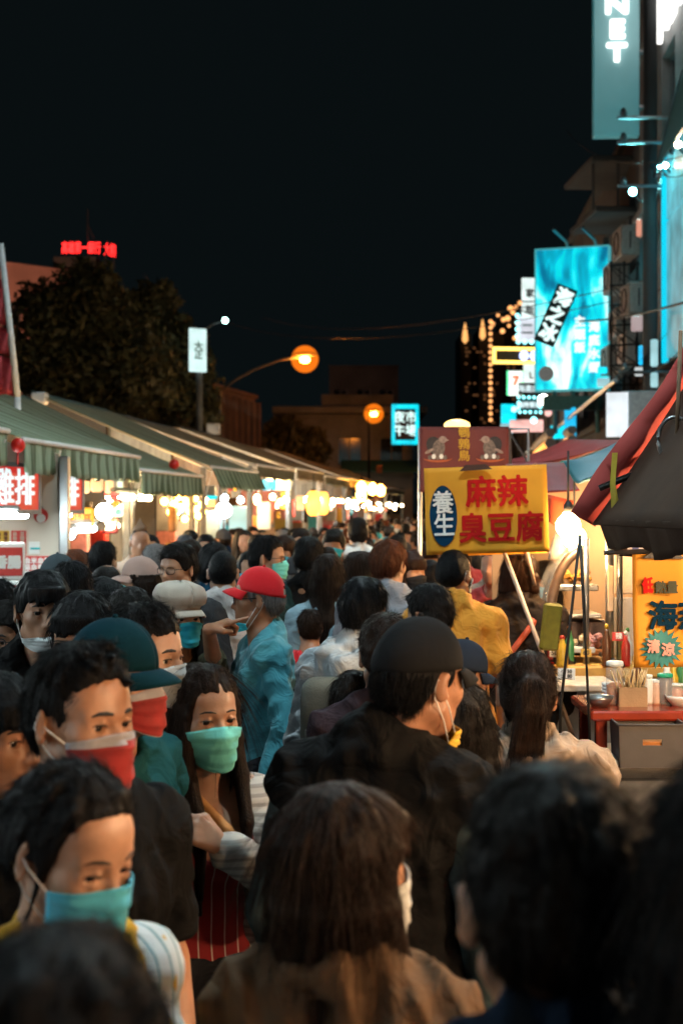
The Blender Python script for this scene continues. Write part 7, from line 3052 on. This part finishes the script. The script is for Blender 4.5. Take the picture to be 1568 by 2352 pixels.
def shirt_extra(o, T, J, sh, el, wr):
    open_front('overshirt', striped('white_stripe', (.60, .64, .66), (.20, .33, .37), 0, 34, .22), o, J, sh, el, wr, .001, .016)


def open_front(nm, CARD, o, J, sh, el, wr, rib=.0022, gr=0.0):
    F = Field([axis(-.45, .45, .011), axis(-.4, .3, .011), axis(.8, 1.6, .011)])
    G, S_ = [], []
    for s in (-1, 1):
        S_ += [cone(sh[s] + np.array((-s * .02, 0, .0)), el[s], .066, .056, .03), cone(el[s], el[s] + (wr[s] - el[s]) * .88, .058, .050, .02)]
        G += [cone(sh[s] + np.array((-s * .045, .01, .028)), sh[s], .036, .062, .03),
              cone(sh[s] + np.array((-s * .05, -.03, .0)), J(s * .155, .05, 1.05), .045, .060, .03), cone(J(s * .155, .0, 1.2), J(s * .15, .0, .92), .08, .085, .03)]
    G.append(cone(J(-.1, -.07, 1.30), J(.1, -.07, 1.30), .09, .09, .05))
    F.put(G)
    F.d -= gr
    x, y, z = F.grid()
    F.cut(np.where((y < -.02) & (np.abs(x) < J(.105, 0, 0)[0]) & (z > 1.0), J(.105, 0, 0)[0] - np.abs(x), -1), .01)
    F.put(S_)
    F.d += (.006 * np.abs(wob(x, y, z, 77, 60, 5)) + rib * np.sin(z * 210 + 6 * x)).astype(np.float32)
    v, f = F.mesh()
    mesh_obj(nm, v, f, CARD, o, True)


person('woman in a blue mask and an open white shirt with striped edges over yellow', 150, 1738, 2.10, 48, 'f', 'updo', 'black', 2, 'tee', C_('yellow', (.62, .33, .01)), extra=shirt_extra, hyaw=6, pitch=16, mask=MASK_B, seed=41, hs=1.0, eye_open=.0046, detail=1.2)
person('smiling eyed woman in a mint mask, red striped top and cream cardigan', 462, 1516, 3.50, 22, 'f', 'long', 'chest', 2, 'tank', striped('red_top', (.30, .022, .025), (.62, .50, .46), 0, 30, .10), hyaw=12, pitch=2, mask=MASK_M, seed=71,
       detail=1.35, eye_open=.0050, extra=tube_top_extra,
       arms={1: dict(to=(-.02, -.22, 1.18), pole=(1, .3, -.6), nrm=(-.3, .6, -.3), fwd=(-.75, -.3, .55), pose='hold', show=True), -1: dict(to=(-.24, -.16, 1.34), pole=(-.6, .4, -1), fwd=(.1, -.2, 1), nrm=(1, .2, 0), pose='hold', show=True)})
person('man in a dark teal cap and red mask behind the man in black', 252, 1412, 3.15, 62, 'm', 'short', 'black', 1, 'jacket', DTEAL, hyaw=14, mask=MASK_R, mask_top=MASK_G, hat='cap', hatm=cloth('cap_teal', (.002, .022, .033)), seed=81, hatpitch=6)
person('large man in a black cap and padded vest with grey blue sleeves, back turned', 880, 1408, 3.05, 160, 'm', 'short', 'black', 1, 'vest', BLK, sleeves=C_('slate_teal', (.055, .085, .098)), hyaw=-28, shift=-.078, mask=MASK_Y, mask_drop=.05, hat='cap', hatm=cloth('cap_black', (.010, .010, .011)), seed=91, build=1.02, wide=1.03, hs=.99, pitch=6)
U_ = PEOPLE[-1]
person('woman with a ponytail in a beige hooded top, seen from behind', 1208, 1494, 4.0, 174, 'f', 'pony', 'chest', 1, 'hoodie', BEIGE, seed=101, build=1.22, hyaw=4, roll=-4)
person('person in a dark cap hidden behind the large man in the vest', 1050, 1462, 4.7, 120, 'm', 'short', 'black', 1, 'jacket', BLK, hat='cap', hatm=cloth('cap_navy', (.010, .016, .03)), seed=111, hatpitch=16, hyaw=-10)
person('person in a rose ribbed top between the vest and the beige hood', 1050, 1560, 3.45, 170, 'f', 'bob', 'soft', 1, 'long', ROSE, seed=121)

# --- the group around the red cap


def raglan(o, T, J, sh, el, wr):
    pass


person('elderly man in a red cap, spectacles and teal sweater with his mask under his chin', 608, 1296, 5.75, -76, 'm', 'fade', 'grey', 1, 'long', TEALS, hyaw=-18, mask=MASK_C, mask_drop=.05, glasses=True, hat='cap', hatm=cloth('cap_red', (.62, .010, .016), vary=.06),
       seed=131, hole=True, detail=1.25, hatpitch=-6, lean=.05, build=.97, arms={1: dict(to=(.27, -.06, .86), pole=(.4, 1, 0)), -1: dict(to=(-.27, -.10, .88), pole=(-.4, 1, 0))})
person('woman in a beige newsboy cap and cyan mask pointing to the right', 412, 1330, 5.8, 28, 'f', 'long', 'soft', 1, 'tee', OLV, hyaw=4, mask=MASK_C, hat='newsboy', hatm=cloth('cap_beige', (.44, .37, .31), vary=.10), seed=141, detail=1.3, hatpitch=4,
       arms={1: dict(to=(-.055, -.44, 1.512), pole=(.3, -.3, -1), fwd=(.84, -.30, .34), nrm=(.1, .1, -1), pose='point', show=True, g=1.12)})
person('young man with fluffy hair and spectacles looking left', 412, 1240, 7.1, -28, 'm', 'fluffy', 'soft', 0, 'shirt', CHAR, hyaw=-6, glasses=True, seed=151, detail=1.5)
person('man with cropped hair in a plain white t shirt, back turned', 512, 1264, 7.4, 182, 'm', 'buzz', 'black', 0, 'tee', WHT, seed=161, detail=1.3, build=1.1)
person('man in a dark jacket and mint mask in profile, facing right', 610, 1229, 7.9, 66, 'm', 'short', 'black', 0, 'jacket', C_('ink_teal', (.010, .030, .036)), hyaw=14, mask=MASK_M, glasses=True, seed=171, detail=1.3, build=1.1)
person('person with full black hair in a black top left of the light blue top', 708, 1230, 8.1, 172, 'm', 'bowl', 'black', 0, 'tee', BLK, seed=181)
person('woman with long wavy brown hair in a light blue top, back turned', 752, 1268, 7.5, 176, 'f', 'long', 'chest', 0, 'long', LBLU, seed=191, detail=1.3)
person('woman with long hair and a white mask turned to the right', 826, 1262, 8.3, 128, 'f', 'long', 'chest', 0, 'long', CHAR, hyaw=-20, mask=MASK_W, seed=201)
person('person with short reddish brown hair in a grey t shirt, back turned', 893, 1238, 7.2, 170, 'm', 'fringe', 'red', 2, 'tee', GRY, hyaw=-22, seed=211, detail=1.3, build=1.05)
person('girl in a black mask peering out beside the reddish haired person', 936, 1262, 8.0, 40, 'f', 'bangs', 'brown', 0, 'tee', CHAR, mask=MASK_K, seed=221)
person('person with thick black hair, black mask and a pale hooded jacket', 832, 1322, 5.2, 152, 'm', 'bowl', 'black', 0, 'hoodie', PALE, hyaw=8, mask=MASK_K, seed=231, detail=1.3)
backpack(PEOPLE[-1], 'grey green backpack worn over the pale hooded jacket', mat('canvas_grey', (.115, .115, .095), rough=.8, vary=.15))
person('man with wavy black hair left of the mustard shirt', 986, 1333, 5.9, 196, 'm', 'fluffy', 'black', 1, 'shirt', CHAR, hyaw=26, seed=241, detail=1.2)
person('person with dark brown curls half hidden by the black cap', 884, 1398, 4.4, 172, 'm', 'curly', 'chest', 1, 'tee', C_('dark_plum', (.03, .02, .026)), hyaw=14, seed=251)
person('low dark haired person beside the grey green backpack', 818, 1536, 4.5, 178, 'f', 'bob', 'soft', 1, 'tee', CHAR, seed=261)
person('small boy in a red shirt with dark backpack straps', 712, 1396, 7.0, 186, 'm', 'short', 'chest', 1, 'tee', C_('red_tee', (.55, .012, .02)), hs=.80, seed=271, build=.85)
backpack(PEOPLE[-1], 'small black backpack of the boy in red', BLK, (0, .15, .98), (.24, .12, .32))
person('man in a mustard yellow t shirt, back turned under the large banner', 1042, 1262, 6.7, 172, 'm', 'buzz', 'black', 1, 'tee', MUST, hyaw=-24, mask=MASK_W, seed=281, detail=1.3, build=.98)
person('woman with bobbed brown hair in a dark jacket with a red shoulder strap', 1192, 1262, 7.2, 170, 'f', 'bob', 'brown', 0, 'jacket', BROWNJ, hyaw=-10, seed=291, detail=1.3, build=1.1,
       extra=strap('bag_strap', mat('red_strap', (.42, .07, .03), rough=.5)))
person('masked customer right of the woman with the red strap', 1250, 1285, 8.2, -60, 'f', 'bangs', 'black', 0, 'shirt', CHAR, mask=MASK_B, seed=301)
b = MB()
b.box((0, 0, 0), (.10, .03, .23), 0, .012)
q = thing_mb('paper_bag', b, mat('lime_paper', (.15, .14, .010), rough=.6, vary=.15, scale=40), 'lime yellow bag held at the side of the dark jacket', 'bag')
q.location = at(1264, 1440, 6.9)
q.rotation_euler = (0, .12, .3)

# --- left block
person('tall man with a low fringe and a white mask pulled down at the left', 100, 1306, 4.4, 14, 'm', 'bowl', 'black', 0, 'jacket', BLK, hyaw=8, mask=MASK_W, mask_drop=.012, strands=900, seed=311, detail=1.4, wide=1.04)
person('man with a bowl cut and spectacles right of the tall man', 190, 1356, 4.1, 4, 'm', 'bowl', 'black', 0, 'shirt', CHAR, hyaw=-12, glasses=True, seed=321, detail=1.3, pitch=8)
person('curly haired man in spectacles at the left edge', 30, 1368, 4.7, -20, 'm', 'curly', 'soft', 1, 'shirt', C_('dark_red', (.10, .015, .015)), hyaw=-8, glasses=True, seed=331, detail=1.2)
person('man with a white mask between the teal cap and the newsboy cap', 322, 1384, 3.5, 52, 'm', 'short', 'black', 2, 'jacket', BLK, hyaw=16, mask=MASK_W, seed=341, detail=1.2)
person('girl with a full fringe and a cyan mask in the left crowd', 238, 1324, 6.0, 24, 'f', 'bangs', 'black', 0, 'tee', CHAR, mask=MASK_C, hyaw=10, pitch=8, glasses=True, seed=351, detail=1.2)
person('balding man seen from behind in the left crowd', 244, 1298, 7.4, 150, 'm', 'bald', 'soft', 0, 'tee', LBLU, seed=361)
person('person in a pinkish beige cap looking left', 326, 1274, 7.3, -62, 'm', 'bob', 'chest', 0, 'jacket', DTEAL, hyaw=-12, mask=MASK_M, hat='cap', hatm=cloth('cap_pink', (.42, .27, .23)), seed=371, detail=1.2)
person('black haired person seen from behind above the tall man', 166, 1288, 5.7, 190, 'm', 'short', 'black', 1, 'jacket', DTEAL, seed=381)
person('dark capped head behind the left crowd near the grey post', 132, 1268, 7.2, 150, 'm', 'short', 'soft', 1, 'jacket', CHAR, hat='cap', hatm=cloth('cap_slate', (.05, .065, .075)), seed=391)
person('man with cropped black hair near the left stall counter', 236, 1242, 8.8, 160, 'm', 'short', 'black', 0, 'shirt', C_('pale_pink', (.55, .42, .38)), seed=401)
person('grey haired person with a teal collar in the left crowd', 358, 1248, 8.8, 200, 'f', 'short', 'grey', 0, 'jacket', C_('aqua', (.03, .28, .34)), hyaw=-10, seed=411)
person('person with big black curly hair in a navy top', 492, 1240, 8.4, 176, 'm', 'afro', 'black', 0, 'tee', C_('blue_navy', (.008, .045, .085)), seed=421, hs=1.05)
person('masked woman facing the camera right of the cropped haired man', 573, 1262, 9.2, 8, 'f', 'long', 'black', 0, 'jacket', CHAR, mask=MASK_B, seed=431)
person('person with black hair low in the left crowd by the newsboy cap', 300, 1345, 5.0, 175, 'f', 'bob', 'soft', 1, 'tee', BLK, seed=441)
person('dark haired head at the left edge beside the curly haired man', -10, 1330, 5.4, 165, 'm', 'short', 'black', 1, 'jacket', DTEAL, seed=451)
person('person in a dark teal jacket at the left edge behind the red masked man', -20, 1540, 2.9, 60, 'm', 'fringe', 'black', 1, 'jacket', DTEAL, seed=461)


def strap_cord(o, T, J, sh, el, wr):
    mb = MB()
    mb.lathe([(.058, .10), (.042, .13), (.016, .165), (.004, .195)], tuple(T(0, -.01, 0)), 12)
    mb.build('pointed_hat', mat('hat_tan', (.16, .09, .05)), o, True)
    strap('strap', mat('dark_strap', (.03, .02, .02)))(o, T, J, sh, el, wr)


person('performer in a pointed hat standing above the crowd at the dark stall', 322, 1212, 11.0, 12, 'm', 'buzz', 'soft', 1, 'tee', C_('peach_tee', (.62, .46, .36)), seed=471, extra=strap_cord)
print('people', len(PEOPLE), round(time.time() - T0, 1))

# ------------------------------------------------------------------ the crowd further down the street
TNAME = {}
TOPS = [BLK, CHAR, NAVY, WHT, GRY, LBLU, DTEAL, OLV, BEIGE, C_('crowd_red', (.30, .03, .03)), C_('crowd_rose', (.38, .22, .22)), BROWNJ, WHT, LBLU, C_('crowd_cream', (.5, .42, .34)), C_('crowd_aqua', (.05, .30, .36)), C_('crowd_orange', (.5, .16, .03))]
N0 = len(PEOPLE)
TW = dict(zc=1.70, px=0, py=0)
TEMPL = []
for i, kw in enumerate((dict(yaw=0, sex='m', hair='short', top='tee', tcol=CHAR), dict(yaw=0, sex='f', hair='long', top='long', tcol=GRY), dict(yaw=0, sex='m', hair='bowl', top='jacket', tcol=BLK),
                        dict(yaw=0, sex='f', hair='bob', top='tee', tcol=LBLU), dict(yaw=0, sex='m', hair='fluffy', top='hoodie', tcol=CHAR), dict(yaw=0, sex='f', hair='bangs', top='jacket', tcol=NAVY),
                        dict(yaw=0, sex='m', hair='short', top='shirt', tcol=WHT, mask=MASK_B), dict(yaw=0, sex='f', hair='long', top='tee', tcol=BLK, mask=MASK_W), dict(yaw=0, sex='m', hair='fringe', top='tee', tcol=GRY, mask=MASK_C),
                        dict(yaw=0, sex='f', hair='bangs', top='hoodie', tcol=BEIGE, mask=MASK_B), dict(yaw=0, sex='m', hair='short', top='jacket', tcol=NAVY, hat='cap', hatm=cloth('cap_crowd', (.05, .05, .055))))):
    person('template', d=12.0, loc=(0, 0, 0), seed=500 + i * 7, hcol=['black', 'chest', 'black', 'soft', 'soft', 'chest', 'black', 'black', 'soft', 'brown', 'black'][i], **TW, **kw)
    TEMPL.append(PEOPLE.pop())
taken = [(o.location.x, o.location.y) for o in PEOPLE]
SPOTS = []
cr_ = random.Random(12)
d = 8.4
while d < 64:
    lo_, hi_ = -2.45, (1.0 if d < 18 else 1.0 + .01 * (18 - d))
    s = lo_ + cr_.uniform(0, .3)
    while s < hi_:
        p = st(s + cr_.uniform(-.12, .12), d + cr_.uniform(-.22, .22))
        if p.x > .06 * p.y + 1.0:
            s += .5
            continue
        if all((p.x - x) ** 2 + (p.y - y) ** 2 > .42 ** 2 for x, y in taken):
            SPOTS.append(p)
            taken.append((p.x, p.y))
        s += cr_.uniform(.50, .74) * (1 + max(0, d - 30) / 90)
    d += .66 if d < 30 else .95
used = set()


def copy_person(src, p, yaw, scale, label, group, topm):
    hm_ = hairm(cr_.choice(('black', 'black', 'soft', 'chest', 'chest', 'brown', 'red', 'grey'))) if cr_.random() < .6 else None
    o = src.copy()
    COL.objects.link(o)
    o.location = p
    o.rotation_euler = (0, 0, yaw)
    o.scale = (scale,) * 3
    o['label'], o['group'] = label, group
    for ch in src.children:
        c = ch.copy()
        COL.objects.link(c)
        c.parent = o
        if topm is not None and c.name.split('.')[0] in ('t_shirt', 'sweater', 'jacket', 'shirt', 'hooded_top'):
            c.material_slots[0].link = 'OBJECT'
            c.material_slots[0].material = topm
        if c.name.split('.')[0] == 'hair' and hm_ is not None:
            c.material_slots[0].link = 'OBJECT'
            c.material_slots[0].material = hm_
        for g_ in ch.children:
            q = g_.copy()
            COL.objects.link(q)
            q.parent = c
    return o


PLACED = []
HAIRW = ['short haired shopper', 'long haired shopper', 'bowl cut shopper', 'bob haired shopper', 'ruffled haired shopper', 'fringed shopper', 'short haired masked shopper', 'long haired masked shopper', 'fringed masked shopper', 'long fringed masked shopper', 'capped shopper']
for i, p in enumerate(SPOTS[:270]):
    facing = cr_.random() < .48
    src = TEMPL[cr_.choice((6, 7, 8, 9, 0, 1))] if facing else TEMPL[cr_.choice((0, 1, 2, 3, 4, 5, 10, 2, 0))]
    yaw = math.radians((cr_.uniform(-40, 40)) if facing else 180 + cr_.uniform(-50, 50))
    H = cr_.uniform(1.56, 1.78)
    tm = cr_.choice(TOPS)
    tn = tm.name.replace('cloth_', '').replace('crowd_', '').replace('_', ' ')
    ti = TEMPL.index(src)
    lab = '%s in %s, %s %s' % (HAIRW[ti], tn, 'face to the camera,' if facing else 'seen from behind,', 'in the near crowd' if p.y < 15 else ('midway down the street' if p.y < 30 else 'far down the street'))
    PLACED.append(copy_person(src, (p.x, p.y, 0), yaw, H / 1.70, lab, 'crowd down the street', tm))
# a few of the crowd that stand out
for px, py, d, yaw, t, m_, lab, H in ((822, 1184, 12.6, 184, 4, C_('crowd_white', (.72, .70, .68)), 'broad shouldered shopper in a white hooded top far down the street', 1.9), (690, 1212, 10.6, 6, 0, GRY, 'bare faced man looking at the camera in the middle distance', 1.84),
                                      (767, 1212, 11.0, -10, 8, CHAR, 'man in a cyan mask facing the camera in the middle distance', 1.83), (655, 1226, 10.0, -20, 9, BEIGE, 'woman in beige facing the camera left of the bare faced man', 1.80)):
    p = at(px, py, d)
    PLACED.append(copy_person(TEMPL[t], (p.x, d, 0), math.radians(yaw), p.z / 1.70, lab, 'crowd down the street', m_))
for t in TEMPL:
    for ch in list(t.children):
        for g_ in list(ch.children):
            bpy.data.objects.remove(g_)
        bpy.data.objects.remove(ch)
    bpy.data.objects.remove(t)
print('crowd', len(PLACED), round(time.time() - T0, 1))
